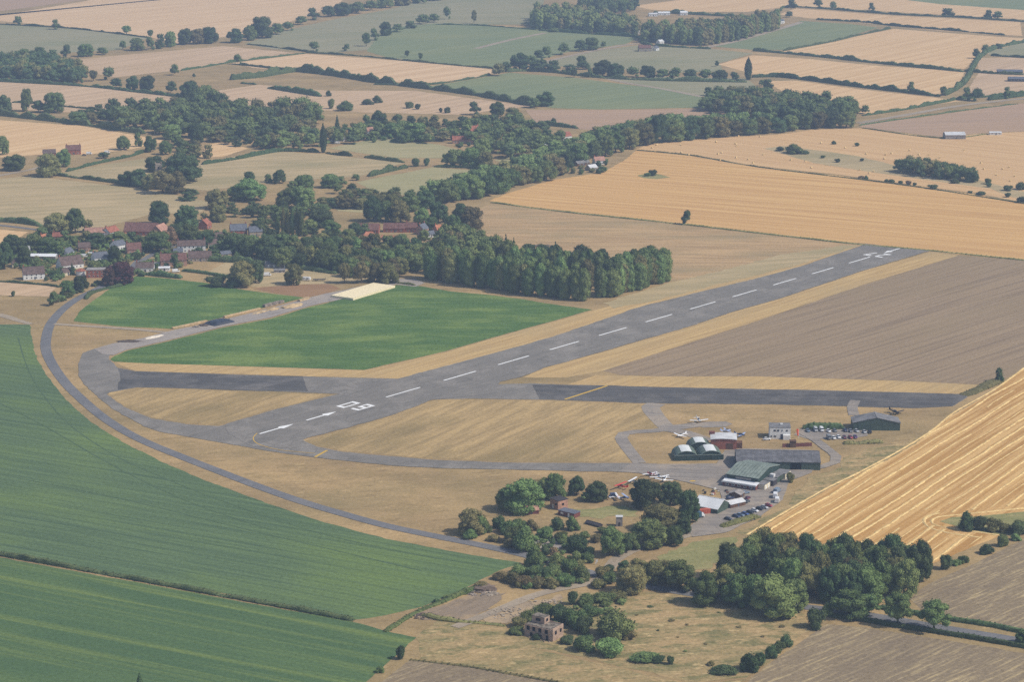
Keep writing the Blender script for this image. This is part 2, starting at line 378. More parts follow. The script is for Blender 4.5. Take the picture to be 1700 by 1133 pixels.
field('grass_field', 'greygreen', 1, [(880, 108), (1000, 82), (1062, 74), (1180, 80), (1250, 88), (1195, 104), (1200, 118), (1120, 120), (1000, 112)], 'rough greyish grassland in front of the far farm')
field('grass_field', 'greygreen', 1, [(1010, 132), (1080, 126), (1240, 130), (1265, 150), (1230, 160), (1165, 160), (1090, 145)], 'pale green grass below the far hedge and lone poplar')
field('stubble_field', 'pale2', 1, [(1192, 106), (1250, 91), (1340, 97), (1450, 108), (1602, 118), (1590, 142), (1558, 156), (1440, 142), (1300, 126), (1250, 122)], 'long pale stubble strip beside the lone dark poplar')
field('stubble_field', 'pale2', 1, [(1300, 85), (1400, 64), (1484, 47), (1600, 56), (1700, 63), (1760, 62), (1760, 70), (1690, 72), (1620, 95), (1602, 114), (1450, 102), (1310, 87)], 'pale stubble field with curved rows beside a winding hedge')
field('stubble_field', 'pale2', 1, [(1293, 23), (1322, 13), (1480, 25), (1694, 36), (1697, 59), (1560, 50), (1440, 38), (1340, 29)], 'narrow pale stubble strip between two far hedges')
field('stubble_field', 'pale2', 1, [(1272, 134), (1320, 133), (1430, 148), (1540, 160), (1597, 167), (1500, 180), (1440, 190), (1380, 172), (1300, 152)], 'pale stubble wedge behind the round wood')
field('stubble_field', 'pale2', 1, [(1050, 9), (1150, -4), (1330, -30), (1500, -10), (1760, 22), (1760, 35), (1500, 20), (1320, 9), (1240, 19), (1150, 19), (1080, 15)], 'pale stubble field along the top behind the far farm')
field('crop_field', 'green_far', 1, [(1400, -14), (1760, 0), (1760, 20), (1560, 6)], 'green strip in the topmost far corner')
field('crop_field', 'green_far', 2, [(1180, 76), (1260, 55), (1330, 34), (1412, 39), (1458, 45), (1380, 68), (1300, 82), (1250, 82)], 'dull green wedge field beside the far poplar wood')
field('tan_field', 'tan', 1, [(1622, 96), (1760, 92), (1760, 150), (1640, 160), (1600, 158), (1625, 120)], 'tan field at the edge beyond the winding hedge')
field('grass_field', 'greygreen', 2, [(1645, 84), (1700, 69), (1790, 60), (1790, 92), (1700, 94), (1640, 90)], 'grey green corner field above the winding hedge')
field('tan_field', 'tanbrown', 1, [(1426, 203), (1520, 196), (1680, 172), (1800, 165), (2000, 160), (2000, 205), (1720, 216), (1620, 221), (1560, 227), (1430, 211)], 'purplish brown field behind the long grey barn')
# ---- village paddocks
for poly, m, lab in [
    ([(95, 288), (180, 272), (245, 262), (270, 268), (240, 305), (190, 302)], 'paddock', 'pale paddock beside the church trees'),
    ([(322, 272), (450, 250), (540, 256), (670, 270), (600, 292), (450, 302), (345, 316), (300, 312)], 'paddock', 'wide dry paddock right of the church'.replace('right of', 'next to')),
    ([(545, 246), (640, 226), (730, 240), (770, 250), (745, 262), (660, 262)], 'paddock_g', 'greenish paddock behind the lone tall poplar'),
    ([(590, 302), (720, 277), (800, 284), (730, 318), (640, 326)], 'paddock_g', 'greenish paddock beside the belt of trees'),
    ([(-80, 304), (50, 292), (250, 315), (348, 335), (335, 352), (250, 356), (130, 388), (60, 371), (-80, 358)], 'paddock', 'wide dry pasture above the village roofs'),
    ([(820, 266), (880, 253), (915, 262), (880, 277)], 'paddock_g', 'little green paddock between houses and belt'),
    ([(-80, 380), (0, 381), (48, 385), (12, 406), (-80, 410)], 'pale2', 'scrap of golden stubble behind the village trees'),
    ([(345, 452), (385, 430), (430, 432), (520, 448), (560, 452), (640, 452), (650, 466), (560, 470), (420, 476), (350, 462)], 'paddock', 'yellowish paddock around the sheds and caravans'),
    ([(-80, 465), (0, 468), (95, 476), (80, 492), (0, 490), (-80, 488)], 'tan', 'dry garden plot below the half timbered house'),
    ([(545, 330), (640, 322), (720, 345), (640, 356), (560, 350)], 'paddock_g', 'green garden plot behind the brick farmstead'),
    ([(290, 160), (430, 140), (545, 150), (690, 150), (880, 176), (760, 190), (600, 186), (480, 180), (330, 172)], 'tan', 'open tan pasture with thorn bushes above the village woods'),
    ([(345, 240), (375, 234), (412, 246), (370, 260), (330, 262)], 'pale2', 'small golden stubble patch among the village trees'),
]:
    field('paddock_field', m, 2, poly, lab, jitter=1.2)

# ================================================================ PAVEMENT
def paved(name, c1, c2, c3, streak=A_RUN, amt=0.6):
    """worn surfacing: long streaks, blotchy repairs, dark joints and fine mottling"""
    t = NT(name, 0.9, 0.2)
    a = t.ramp(t.noise(t.mapping(streak, (1 / 60, 1 / 3.5, 1)), 1.0, 4, 0.65), 0.3, 0.7)
    b = t.ramp(t.noise(t.mapping(0, (0.045, 0.045, 1)), 1.0, 5, 0.72), 0.44, 0.66)
    c = t.mix(t.mul(a, amt), c1, c2)
    c = t.mix(t.mul(b, 0.7), c, c3)
    v = t.n.new('ShaderNodeTexVoronoi'); v.feature = 'DISTANCE_TO_EDGE'; v.inputs['Scale'].default_value = 1.0
    t.l.new(t.mapping(streak, (1 / 22, 1 / 7.5, 1)), v.inputs['Vector'])
    k = t.ramp(v.outputs['Distance'], 0.035, 0.0)
    c = t.mix(t.mul(k, 0.35), c, tuple(x * 0.72 for x in c2[:3]) + (1,))
    d = t.ramp(t.noise(t.mapping(streak, (1 / 26, 1 / 9, 1), loc=(7, 3, 0)), 1.0, 2, 0.4), 0.66, 0.70)
    c = t.mix(t.mul(d, 0.45), c, tuple(x * 0.80 for x in c2[:3]) + (1,))
    c = t.grain(c, 0.13)
    t.color(c)
    return t.m
ASPH = paved('runway_asphalt', S(129, 123, 115), S(110, 106, 100), S(147, 140, 131))
ASPH_D = paved('old_taxiway_tarmac', S(98, 95, 92), S(78, 76, 75), S(116, 111, 106), A_TAXI, 1.0)
ASPH_M = paved('patched_taxiway_tarmac', S(110, 106, 103), S(94, 91, 89), S(126, 120, 114), A_TAXI, 1.0)
CONC = paved('weathered_concrete', S(160, 150, 140), S(142, 134, 128), S(172, 160, 146))
ROADM = paved('road_tarmac', S(116, 115, 116), S(104, 104, 107), S(126, 123, 122))
APRON = paved('apron_surface', S(152, 143, 132), S(130, 122, 115), S(172, 156, 136), A_TAXI, 1.0)
GRAV = paved('gravel_track', S(172, 156, 134), S(154, 140, 120), S(146, 132, 114))
t = NT('worn_white_paint', 0.75, 0.2)
w_ = t.ramp(t.noise(t.mapping(A_RUN, (0.5, 1.6, 1)), 1.0, 4, 0.7), 0.60, 0.74)
t.color(t.mix(t.mul(w_, 0.55), (0.84, 0.84, 0.82, 1), S(140, 136, 130))); WHITE = t.m
YELLOW = plain('yellow_road_paint', S(206, 168, 72), 0.7, 0.2, 0.06)

sheet('taxiway', [(196, 611), (225, 616.5), (420, 623), (568, 627), (661, 629), (700, 640), (640, 664), (563, 654), (450, 649.5), (420, 649), (291, 644.5), (228, 643.5), (178, 652), (181, 640), (190, 625)], ASPH, 3, 'tarmac taxiway arm reaching west from the runway', 'taxiway', jitter=0.7)
sheet('taxiway', [(196, 611.5), (225, 617), (420, 623.5), (502, 625), (511, 650), (420, 648.8), (291, 644.2), (228, 643), (196, 647.5)], ASPH_D, 4, 'darker resurfaced strip of the western taxiway arm', 'taxiway', jitter=0.6)
sheet('taxiway', [(380, 646), (440, 634), (500, 625.5), (503, 629), (470, 636), (425, 648)], ASPH_M, 5, 'paler diagonal band crossing the dark taxiway', 'taxiway', jitter=0.4)
sheet('taxiway', [(156, 579.5), (138, 586), (131, 602), (130, 623), (140, 639), (167, 663), (190, 681), (238, 708), (265, 717), (331, 729), (450, 750), (523, 760), (535, 755), (525, 742), (503, 731), (560, 700), (540, 660), (450, 682), (400, 698), (363, 708), (312, 705), (251, 695), (206, 676), (177, 655), (190, 648), (200, 630), (196, 611), (181, 597), (183, 588), (190, 583)], ASPH, 4, 'curved tarmac taxiway rounding the lens of dry grass', 'taxiway', jitter=0.7)
sheet('taxiway', [(499, 730), (526, 742), (571, 751), (626, 756), (711, 763.5), (817, 768), (870, 769), (1049, 769.5), (1060, 778), (1025, 784), (840, 780), (738, 778), (645, 773), (579, 766), (523, 760), (480, 745)], ASPH, 5, 'narrow taxiway from the runway threshold to the hangars', 'taxiway', jitter=0.6)
sheet('taxiway', [(770, 640), (882, 636.5), (932, 639), (1009, 640), (1105, 643), (1290, 647), (1356, 648), (1515, 652), (1605, 655), (1606, 660), (1581, 675), (1515, 678), (1356, 673.5), (1290, 672), (1062, 669.5), (919, 664), (780, 662), (728, 663)], ASPH, 3, 'long disused taxiway crossing towards the striped stubble', 'taxiway', jitter=0.7)
sheet('taxiway', [(884, 639), (932, 639.3), (1009, 640.3), (1105, 643.3), (1290, 647.3), (1356, 648.3), (1515, 652.3), (1605, 655.3), (1604, 660), (1580, 674.7), (1515, 677.7), (1356, 673.2), (1290, 671.7), (1062, 669.2), (919, 663.7), (896, 663.3)], ASPH_D, 4, 'dark resurfaced strip of the long disused taxiway', 'taxiway', jitter=0.6)
runway = sheet('runway', [(1438, 405), (1543, 416.5), (1435, 448.5), (1295, 495.6), (1209, 520), (1152, 540), (993, 586), (903, 611), (866, 626), (830, 634), (810, 655), (745, 661.5), (719, 664), (650, 690), (573, 712), (499, 730), (490, 745), (420, 742), (378, 720), (372, 706), (450, 682), (565, 654), (661, 629), (796, 593), (870, 573), (919, 559), (1065, 509), (1173, 482), (1250, 464), (1329, 442.6)], ASPH, 6, 'grey asphalt runway with white dashes and the numbers 09 and 27', 'runway', jitter=0.9)
sheet('apron', [(1049, 769), (1110, 771), (1190, 770), (1203, 748), (1235, 745), (1350, 748), (1348, 785), (1310, 800), (1300, 830), (1260, 860), (1205, 885), (1150, 892), (1140, 880), (1170, 850), (1200, 835), (1195, 815), (1160, 806), (1120, 797), (1060, 786), (1025, 784)], APRON, 6, 'worn grey concrete apron around the hangars', 'apron', jitter=0.6)
sheet('concrete_pad', [(1155, 704), (1170, 700.5), (1205, 700), (1216, 704), (1205, 709), (1165, 710)], APRON, 3, 'oval concrete pad behind the parked white aircraft', 'pavement', jitter=0.5)
sheet('car_park_surface', [(1318, 722), (1330, 712), (1440, 712), (1440, 724), (1400, 730), (1340, 729)], APRON, 3, 'grey car park surface beside the control tower', 'pavement', jitter=0.6)
ribbon('concrete_track', [(1090, 670), (1080, 676), (1088, 690), (1100, 703), (1110, 713)], (11, 9), APRON, 3, 'short concrete link from disused taxiway to the parking pads', 'track')
ribbon('concrete_track', [(1112, 712), (1085, 715.5), (1055, 717), (1036, 720), (1031, 727), (1040, 742), (1052, 757), (1062, 769)], 7.0, APRON, 4, 'looping concrete track around the blister hangars', 'track')
ribbon('concrete_track', [(1105, 711), (1130, 709), (1160, 705)], 9.0, APRON, 4, 'short spur to the oval concrete pad', 'track')
ribbon('concrete_track', [(1105, 713), (1135, 718), (1160, 726), (1178, 732)], 8.0, APRON, 5, 'concrete track leading to the brick shed', 'track')
ribbon('gravel_track', [(1335, 720), (1355, 732), (1372, 745), (1388, 758), (1386, 768), (1365, 775), (1340, 780), (1300, 800)], 5.5, APRON, 7, 'curving service road behind the grey hangar', 'track')
ribbon('gravel_track', [(1420, 665), (1415, 676), (1418, 690)], 6.0, APRON, 5, 'stub of track from taxiway to the green gabled hangar', 'track')
road_px = [(232, 432), (218, 446), (198, 462), (165, 478), (138, 491), (115, 505), (96, 522), (83, 540), (77, 560), (76, 578), (82, 596), (95, 618), (113, 641), (140, 667), (170, 692), (205, 715), (245, 735.5), (300, 758), (370, 785.5), (440, 812), (500, 833), (560, 851), (640, 873), (720, 890), (800, 906), (868, 921), (940, 940), (1020, 962), (1150, 987), (1300, 1004), (1435, 1021), (1568, 1043.5), (1700, 1065), (1850, 1090)]
ribbon('road', road_px, 6.4, ROADM, 4, 'two lane tarmac road curving round the beet field', 'road', jitter=0.1)
ribbon('road', [(218, 446), (240, 430), (262, 418), (290, 408), (330, 396)], 5.0, ROADM, 5, 'village street climbing past the white inn', 'road', jitter=0.1)
ribbon('road', [(-60, 372), (0, 374), (60, 381), (110, 386)], 5.0, ROADM, 4, 'lane entering the village behind the golden scrap field', 'road', jitter=0.1)
ribbon('road', [(-60, 302), (0, 291), (60, 279), (90, 268)], 6.0, GRAV, 4, 'pale lane passing the red roofed farmhouse', 'road', jitter=0.2)
ribbon('road', [(1424, 204), (1500, 191), (1580, 177), (1660, 167), (1760, 158)], 9.0, GRAV, 4, 'pale lane beside the purplish brown field', 'road', jitter=0.4)
ribbon('gravel_track', [(900, 103), (960, 89), (1020, 77), (1060, 72), (1090, 76)], 8.0, GRAV, 4, 'pale farm drive leading to the far poplar farm', 'track')
ribbon('gravel_track', [(1165, 79), (1220, 68), (1290, 48), (1330, 36)], 11.0, GRAV, 4, 'pale track along the far poplar row', 'track')
ribbon('gravel_track', [(790, 80), (850, 65), (905, 54)], 9.0, GRAV, 3, 'bare pale streak between two far crop blocks', 'track')
ribbon('gravel_track', [(1005, 129), (1040, 137), (1100, 147), (1165, 160)], 8.0, GRAV, 4, 'pale diagonal path below the far hedge', 'track')
ribbon('gravel_track', [(-40, 519), (0, 523), (30, 532), (52, 538)], (9, 4), GRAV, 3, 'pale gravel track joining the road from the beet field corner', 'track')
ribbon('gravel_track', [(90, 538), (150, 542), (225, 547), (285, 553)], 4.5, GRAV, 5, 'pale access track from the road to the concrete strip', 'track')
sheet('concrete_track', [(156, 579.5), (185, 571), (240, 561), (285, 549), (340, 538), (400, 524), (450, 511.5), (540, 487.5), (560, 484), (640, 466), (662, 470), (655, 473), (590, 492), (512, 508.5), (450, 527), (370, 542.5), (265, 568.5), (212, 580.5), (188, 590), (170, 588)], CONC, 5, 'broad concrete strip between the two green crop fields', 'track', jitter=0.5)
ribbon('gravel_track', [(1068, 908), (1045, 916), (1022, 930), (1010, 945), (985, 967), (930, 978), (880, 992), (830, 1012), (790, 1028), (755, 1042)], (6, 5), GRAV, 5, 'pale dirt track winding to the rubble yard', 'track', jitter=0.6)
ribbon('gravel_track', [(1068, 908), (1110, 898), (1150, 886)], 6.0, GRAV, 5, 'dirt link between scrub and hangar car park', 'track', jitter=0.5)
sheet('yard_ground', [(690, 1018), (760, 995), (810, 985), (840, 985), (820, 1005), (770, 1030), (700, 1030)], paved('rubble_yard_surface', S(146, 128, 106), S(124, 110, 94), S(176, 150, 114)), 3, 'grey rubble yard between beet and dirt track', 'yard', jitter=4.0)
sheet('yard_ground', [(800, 1028), (860, 1003), (930, 986), (935, 994), (880, 1020), (840, 1036)], paved('rubble_heap_surface', S(160, 142, 118), S(140, 122, 102), S(184, 158, 120)), 3, 'pale rubbly strip beside the dirt track', 'yard', jitter=4.0)
sheet('yard_ground', [(860, 895), (930, 890), (945, 905), (920, 915), (870, 905)], CONC, 3, 'bare concrete patch among the scrub', 'yard', jitter=1.5)
sheet('yard_ground', [(640, 462), (690, 463), (705, 470), (690, 476), (655, 472)], CONC, 4, 'concrete hardstanding at the end of the bale stack', 'yard', jitter=0.6)

# wheel tracks pressed into the beet along its road side
TRK = field_mat('flattened_beet', S(80, 100, 74), S(90, 110, 78), A_BEET, 2, 20, 1.0, fine=0.2)
for tp, lab in (([(30, 560), (50, 620), (100, 690), (180, 750), (280, 797), (400, 843), (540, 888), (690, 921), (800, 938)], 'wheel track through the beet closest to the road'), ([(-60, 640), (60, 700), (150, 752), (230, 795), (330, 840), (450, 880)], 'faint wheel track crossing the upper beet field'), ([(-80, 770), (60, 800), (200, 828), (380, 872), (560, 915), (700, 948)], 'faint straight wheel track along the beet rows')):
    ribbon('wheel_track', tp, 0.9, TRK, 2.2, lab, 'track', jitter=0.5)
# ---- painted markings, parts of the runway
RUN0, RUN1 = G(641, 660), G(1409.3, 437)
RDIR = (RUN1 - RUN0).normalized()
RNRM = Vector((-RDIR.y, RDIR.x))
PERIOD = (RUN1 - RUN0).length / 10.0
def rw(s, u):                 # metres along and across the runway from the first dash
    return RUN0 + RDIR * s + RNRM * u
def mark(pts, mat=WHITE, name='marking'):
    me = bpy.data.meshes.new(name)
    bm = bmesh.new()
    f = bm.faces.new([bm.verts.new((p.x, p.y, LAYER * 7.2)) for p in pts]); f.normal_update()
    if f.normal.z < 0: f.normal_flip()
    bmesh.ops.triangulate(bm, faces=bm.faces[:])
    bm.to_mesh(me); bm.free()
    return mesh_obj(name, me, mat, runway)
def bar(s0, u0, s1, u1, w, name):
    a, b = rw(s0, u0), rw(s1, u1); d = (b - a).normalized(); n = Vector((-d.y, d.x)) * w / 2
    return mark([a + n, b + n, b - n, a - n], WHITE, name)
for i in range(11):
    bar(i * PERIOD, 0, i * PERIOD + PERIOD * 0.585, 0, 1.2, 'centre_dash')
def arrow(s_tail, s_tip):
    d = 1 if s_tip > s_tail else -1
    L = abs(s_tip - s_tail)
    neck = s_tip - d * 0.42 * L
    mark([rw(s_tail, 0.65), rw(neck, 0.65), rw(neck + d * 1.0, 2.3), rw(s_tip, 0), rw(neck + d * 1.0, -2.3), rw(neck, -0.65), rw(s_tail, -0.65)], WHITE, 'threshold_arrow')
def along(px):
    return (G(*px) - RUN0).dot(RDIR)
arrow(along((427, 720)), along((486, 704)))
arrow(along((505, 697.5)), along((558, 684)))
arrow(along((1491, 412)), along((1464, 419.5)))
# digits: strokes in a 5 x 9 m cell, u to the left of travel
def digit(strokes, s0, u0, L, Wd, flip=False, w=1.3):
    """strokes: list of polylines in unit cell (x right, y up as read); merged into one mesh per digit"""
    me = bpy.data.meshes.new('runway_digit'); bm = bmesh.new(); lay = 0
    for pl in strokes:
        (x0, y0), (x1, y1) = pl
        k = -1 if flip else 1
        a = rw(s0 + k * y0 * L, u0 - k * x0 * Wd); b = rw(s0 + k * y1 * L, u0 - k * x1 * Wd)
        d = (b - a).normalized(); n = Vector((-d.y, d.x))
        al = abs(d.dot(RDIR)); ww = w * (1.0 * al + 1.9 * (1 - al))
        a = a - d * (w * 0.5 if al < 0.5 else 0); b = b + d * (w * 0.5 if al < 0.5 else 0)
        z = LAYER * (7.2 + 0.3 * lay); lay += 1
        bm.faces.new([bm.verts.new((p.x, p.y, z)) for p in (a + n * ww / 2, b + n * ww / 2, b - n * ww / 2, a - n * ww / 2)])
    bmesh.ops.recalc_face_normals(bm, faces=bm.faces[:])
    for f in bm.faces:
        if f.normal.z < 0: f.normal_flip()
    bm.to_mesh(me); bm.free()
    return mesh_obj('runway_digit', me, WHITE, runway)
ZERO = [((0, 0), (0, 1)), ((1, 0), (1, 1)), ((0, 0), (1, 0)), ((0, 1), (1, 1))]
NINE = [((0, 1), (1, 1)), ((0, 0.5), (1, 0.5)), ((0, 0.5), (0, 1)), ((1, 0), (1, 1)), ((0, 0), (1, 0))]
TWO = [((0, 1), (1, 1)), ((1, 0.55), (1, 1)), ((0, 0.0), (1, 0.55)), ((0, 0), (1, 0))]
SEVEN = [((0, 1), (1, 1)), ((1, 1), (0.3, 0))]
digit(ZERO, -31.8, 7.5, 11.6, 4.7)
digit(NINE, -30.6, -2.7, 11.6, 4.7)
digit(TWO, 546.5, -7.0, 12.0, 4.9, True)
digit(SEVEN, 546.5, 2.9, 12.0, 4.9, True)
# yellow taxi and holding lines
def yline(px, w, name, label, lay=6.6):
    o = ribbon('painted_line', px, w, YELLOW, lay, label, 'road marking', jitter=0.0, step=3.0)
    return o
yline([(523, 759.5), (543, 748.3)], 1.5, 'hold', 'short yellow holding line across the narrow taxiway')
yline([(938, 663.5), (1008, 641)], 1.6, 'hold', 'long yellow holding line across the disused taxiway')
yline([(427, 720), (420.5, 727), (424, 735), (440, 742), (470, 748.5), (523, 753.5)], 0.55, 'lead', 'thin yellow lead line curving off the runway threshold', 8.0)
# ================================================================ VEGETATION
def foliage(name, dark, mid, light, hue=0.0):
    t = NT(name, 0.9, 0.12)
    oi = t.n.new('ShaderNodeObjectInfo')
    tc = t.n.new('ShaderNodeTexCoord')
    n = t.noise(t.mapping(0, (0.22, 0.22, 0.22)), 1.0, 4, 0.7)
    n2 = t.noise(t.mapping(0, (0.9, 0.9, 0.9), loc=(3, 3, 3)), 1.0, 3, 0.7)
    c = t.mix(t.ramp(n, 0.3, 0.7), dark, mid)
    c = t.mix(t.mul(t.ramp(n2, 0.45, 0.75), 0.7), c, light)
    h = t.n.new('ShaderNodeHueSaturation')
    mr = t.n.new('ShaderNodeMapRange'); t.l.new(oi.outputs['Random'], mr.inputs['Value'])
    mr.inputs['To Min'].default_value = 0.66; mr.inputs['To Max'].default_value = 1.45
    mh = t.n.new('ShaderNodeMapRange')
    r2 = t.n.new('ShaderNodeMath'); r2.operation = 'MULTIPLY'; r2.inputs[1].default_value = 7.13; t.l.new(oi.outputs['Random'], r2.inputs[0])
    fr = t.n.new('ShaderNodeMath'); fr.operation = 'FRACT'; t.l.new(r2.outputs[0], fr.inputs[0])
    t.l.new(fr.outputs[0], mh.inputs['Value']); mh.inputs['To Min'].default_value = 0.464; mh.inputs['To Max'].default_value = 0.518
    t.l.new(mr.outputs[0], h.inputs['Value']); t.l.new(mh.outputs[0], h.inputs['Hue'])
    t.l.new(c, h.inputs['Color'])
    t.color(h.outputs[0])
    return t.m
FOL = {
    'mid':   foliage('foliage_mid_green', (0.075, 0.117, 0.041, 1), (0.131, 0.184, 0.060, 1), (0.228, 0.268, 0.091, 1)),
    'dark':  foliage('foliage_dark_green', (0.045, 0.079, 0.033, 1), (0.081, 0.121, 0.048, 1), (0.141, 0.174, 0.068, 1)),
    'light': foliage('foliage_light_green', (0.105, 0.161, 0.052, 1), (0.156, 0.224, 0.073, 1), (0.228, 0.301, 0.108, 1)),
    'olive': foliage('foliage_olive', (0.131, 0.131, 0.048, 1), (0.193, 0.184, 0.068, 1), (0.268, 0.239, 0.097, 1)),
    'brown': foliage('foliage_brownish', (0.154, 0.117, 0.055, 1), (0.219, 0.163, 0.076, 1), (0.294, 0.211, 0.101, 1)),
    'copper': foliage('foliage_copper', (0.075, 0.037, 0.033, 1), (0.113, 0.057, 0.048, 1), (0.163, 0.088, 0.065, 1)),
}
BARK = plain('bark', (0.10, 0.075, 0.055, 1), 0.95, 0.05, 0.2, 2.0)

def ico(sub):
    bm = bmesh.new(); bmesh.ops.create_icosphere(bm, subdivisions=sub, radius=1.0)
    v = np.array([x.co[:] for x in bm.verts]); f = np.array([[y.index for y in x.verts] for x in bm.faces])
    bm.free()
    return v, f
ICO = {k: ico(k) for k in (1, 2, 3)}
def jig(v, amp, freq, seed):
    out = v.copy()
    for i, p in enumerate(v):
        d = mnoise.noise(Vector(p * freq) + Vector((seed, seed * 1.7, -seed)))
        out[i] = p * (1 + amp * d)
    return out
def cards(centres, normals, size, r, spread_=0.8):
    n = len(centres)
    nn = normals + r.normal(0, spread_, (n, 3)); nn /= np.linalg.norm(nn, axis=1)[:, None]
    a = np.cross(nn, r.normal(0, 1, (n, 3))); a /= np.linalg.norm(a, axis=1)[:, None]
    b = np.cross(nn, a)
    s = size * r.uniform(0.6, 1.3, (n, 1)) / 2
    q = r.uniform(0.6, 1.0, (n, 1))
    v = np.stack([centres + a * s + b * s * q * 0.3, centres + b * s * q, centres - a * s - b * s * q * 0.3, centres - b * s * q], 1).reshape(-1, 3)
    f = np.arange(n * 4).reshape(-1, 4)
    return v, np.concatenate([f[:, [0, 1, 2]], f[:, [0, 2, 3]]])
def lobes_for(shape, r, few=False):
    """lobe centres and radii inside a unit crown: width 1 (x,y in -.5...5), height 1"""
    L = []
    if shape in ('round', 'sparse'):
        base = 0.04 if shape == 'round' else 0.22
        k = (10 if few else 30) if shape == 'round' else 16
        L.append((0, 0, 0.46, 0.33))
        for i in range(k):
            z = r.uniform(base + 0.08, 0.88)
            zz_ = (z - 0.42) / (0.58 if z > 0.42 else 0.62)
            env = 0.5 * math.sqrt(max(0.05, 1 - zz_ ** 2))
            rad = r.uniform(0.10, 0.19) * (1 if shape == 'round' else 0.9) * (1.35 if few else 1)
            a = i * 2.4 + r.uniform(-0.4, 0.4); d = max(0, env - rad * r.uniform(0.75, 1.1))
            L.append((d * math.cos(a), d * math.sin(a), z, rad))
        L.append((r.uniform(-.08, .08), r.uniform(-.08, .08), 0.84, 0.17))
    elif shape == 'poplar':
        for i in range(0, 16, 2 if few else 1):
            z = 0.10 + 0.82 * i / 15.0
            env = 0.5 * min(1.0, (1.03 - z) * 4.0) * (0.80 + 0.2 * math.sin(z * 3.14))
            rad = max(0.10, env * r.uniform(0.48, 0.66)); a = i * 2.4
            d = max(0, env - rad)
            L.append((d * math.cos(a), d * math.sin(a), z, rad)); 
            L.append((-d * math.cos(a) * .8, -d * math.sin(a) * .8, z, rad * 0.9))
    elif shape == 'lombardy':
        for i in range(18):
            z = 0.07 + 0.88 * i / 17.0
            env = 0.5 * min(1.0, (z + 0.10) * 3.0) * min(1.0, (1.04 - z) * 2.0)
            a = i * 2.4
            L.append((env * 0.35 * math.cos(a), env * 0.35 * math.sin(a), z, max(0.06, env * 0.75)))
    elif shape == 'conifer':
        for i in range(20):
            z = 0.08 + 0.87 * i / 19.0
            env = 0.5 * (1.03 - z) + 0.02
            a = i * 2.4; rad = max(0.05, env * 0.6)
            d = max(0, env - rad)
            L.append((d * math.cos(a), d * math.sin(a), z, rad)); L.append((-d * math.cos(a), -d * math.sin(a), z - .02, rad))
    elif shape == 'bush':
        for i in range(13):
            a = i * 2.4; d = r.uniform(0.05, 0.34); rad = r.uniform(0.15, 0.22)
            z = r.uniform(0.15, 0.80) * (1 - 0.9 * d)
            L.append((d * math.cos(a), d * math.sin(a), z, rad))
        L.append((0, 0, 0.38, 0.34))
    return L
def crown_arrays(shape, seed, sub=2, n_card=1500, card=0.075, amp=0.42, few=False, spr=0.8):
    r = np.random.default_rng(seed)
    L = lobes_for(shape, r, few)
    V, Fc, off = [], [], 0
    C = np.array([l[:3] for l in L]); Rr = np.array([l[3] for l in L])
    zs = 1.25 if shape == 'bush' else (0.62 if shape in ('poplar', 'lombardy', 'conifer') else 0.92)
    iv, if_ = ICO[sub]
    for i, (x, y, z, rad) in enumerate(L):
        p = jig(iv, amp, 2.3, seed * 3.1 + i) * np.array([rad, rad, rad * zs]) * 0.86 + np.array([x, y, z])
        V.append(p); Fc.append(if_ + off); off += len(p)
    area = Rr ** 2; pick = r.choice(len(L), n_card, p=area / area.sum())
    d = r.normal(0, 1, (n_card, 3)); d /= np.linalg.norm(d, axis=1)[:, None]
    d[:, 2] = np.where(r.random(n_card) < 0.6, np.abs(d[:, 2]), d[:, 2])
    c = C[pick] + d * Rr[pick][:, None] * np.array([1, 1, zs]) * (0.84 + 0.40 * r.random((n_card, 1)) ** 1.5)
    c[:, 2] = np.maximum(c[:, 2], 0.03)
    cv, cf = cards(c, d, card, r, spr)
    V.append(cv); Fc.append(cf + off)
    v = np.concatenate(V); v[:, 2] = np.maximum(v[:, 2], 0.01)
    return v, np.concatenate(Fc)
def trunk_mesh(name, top=0.6, r0=0.035, limbs=5, seed=1):
    r = np.random.default_rng(seed)
    V, Fc = [], []
    def tube(p, q, ra, rb, n=7):
        p, q = np.array(p, float), np.array(q, float); d = q - p; d /= np.linalg.norm(d)
        u = np.cross(d, [0.3, 0.9, 0.1]); u /= np.linalg.norm(u); w = np.cross(d, u); o = len(V)
        for k in range(n):
            a = 2 * math.pi * k / n; V.append(p + (u * math.cos(a) + w * math.sin(a)) * ra)
        for k in range(n):
            a = 2 * math.pi * k / n; V.append(q + (u * math.cos(a) + w * math.sin(a)) * rb)
        for k in range(n): Fc.append((o + k, o + (k + 1) % n, o + n + (k + 1) % n, o + n + k))
    tube((0, 0, -0.01), (0.005, 0, top * 0.45), r0, r0 * 0.75)
    tube((0.005, 0, top * 0.45), (0.01, 0.01, top), r0 * 0.75, r0 * 0.3)
    for i in range(limbs):
        a = i * 2.4; z = top * r.uniform(0.45, 0.8)
        tube((0.005, 0, z), (0.24 * math.cos(a), 0.24 * math.sin(a), z + r.uniform(0.12, 0.25)), r0 * 0.42, r0 * 0.12, 5)
    return from_np(name, V, Fc, True)
CROWN, TRUNK = {}, {}
NVAR = {'round': 7, 'sparse': 2, 'poplar': 4, 'lombardy': 2, 'conifer': 2, 'bush': 4}
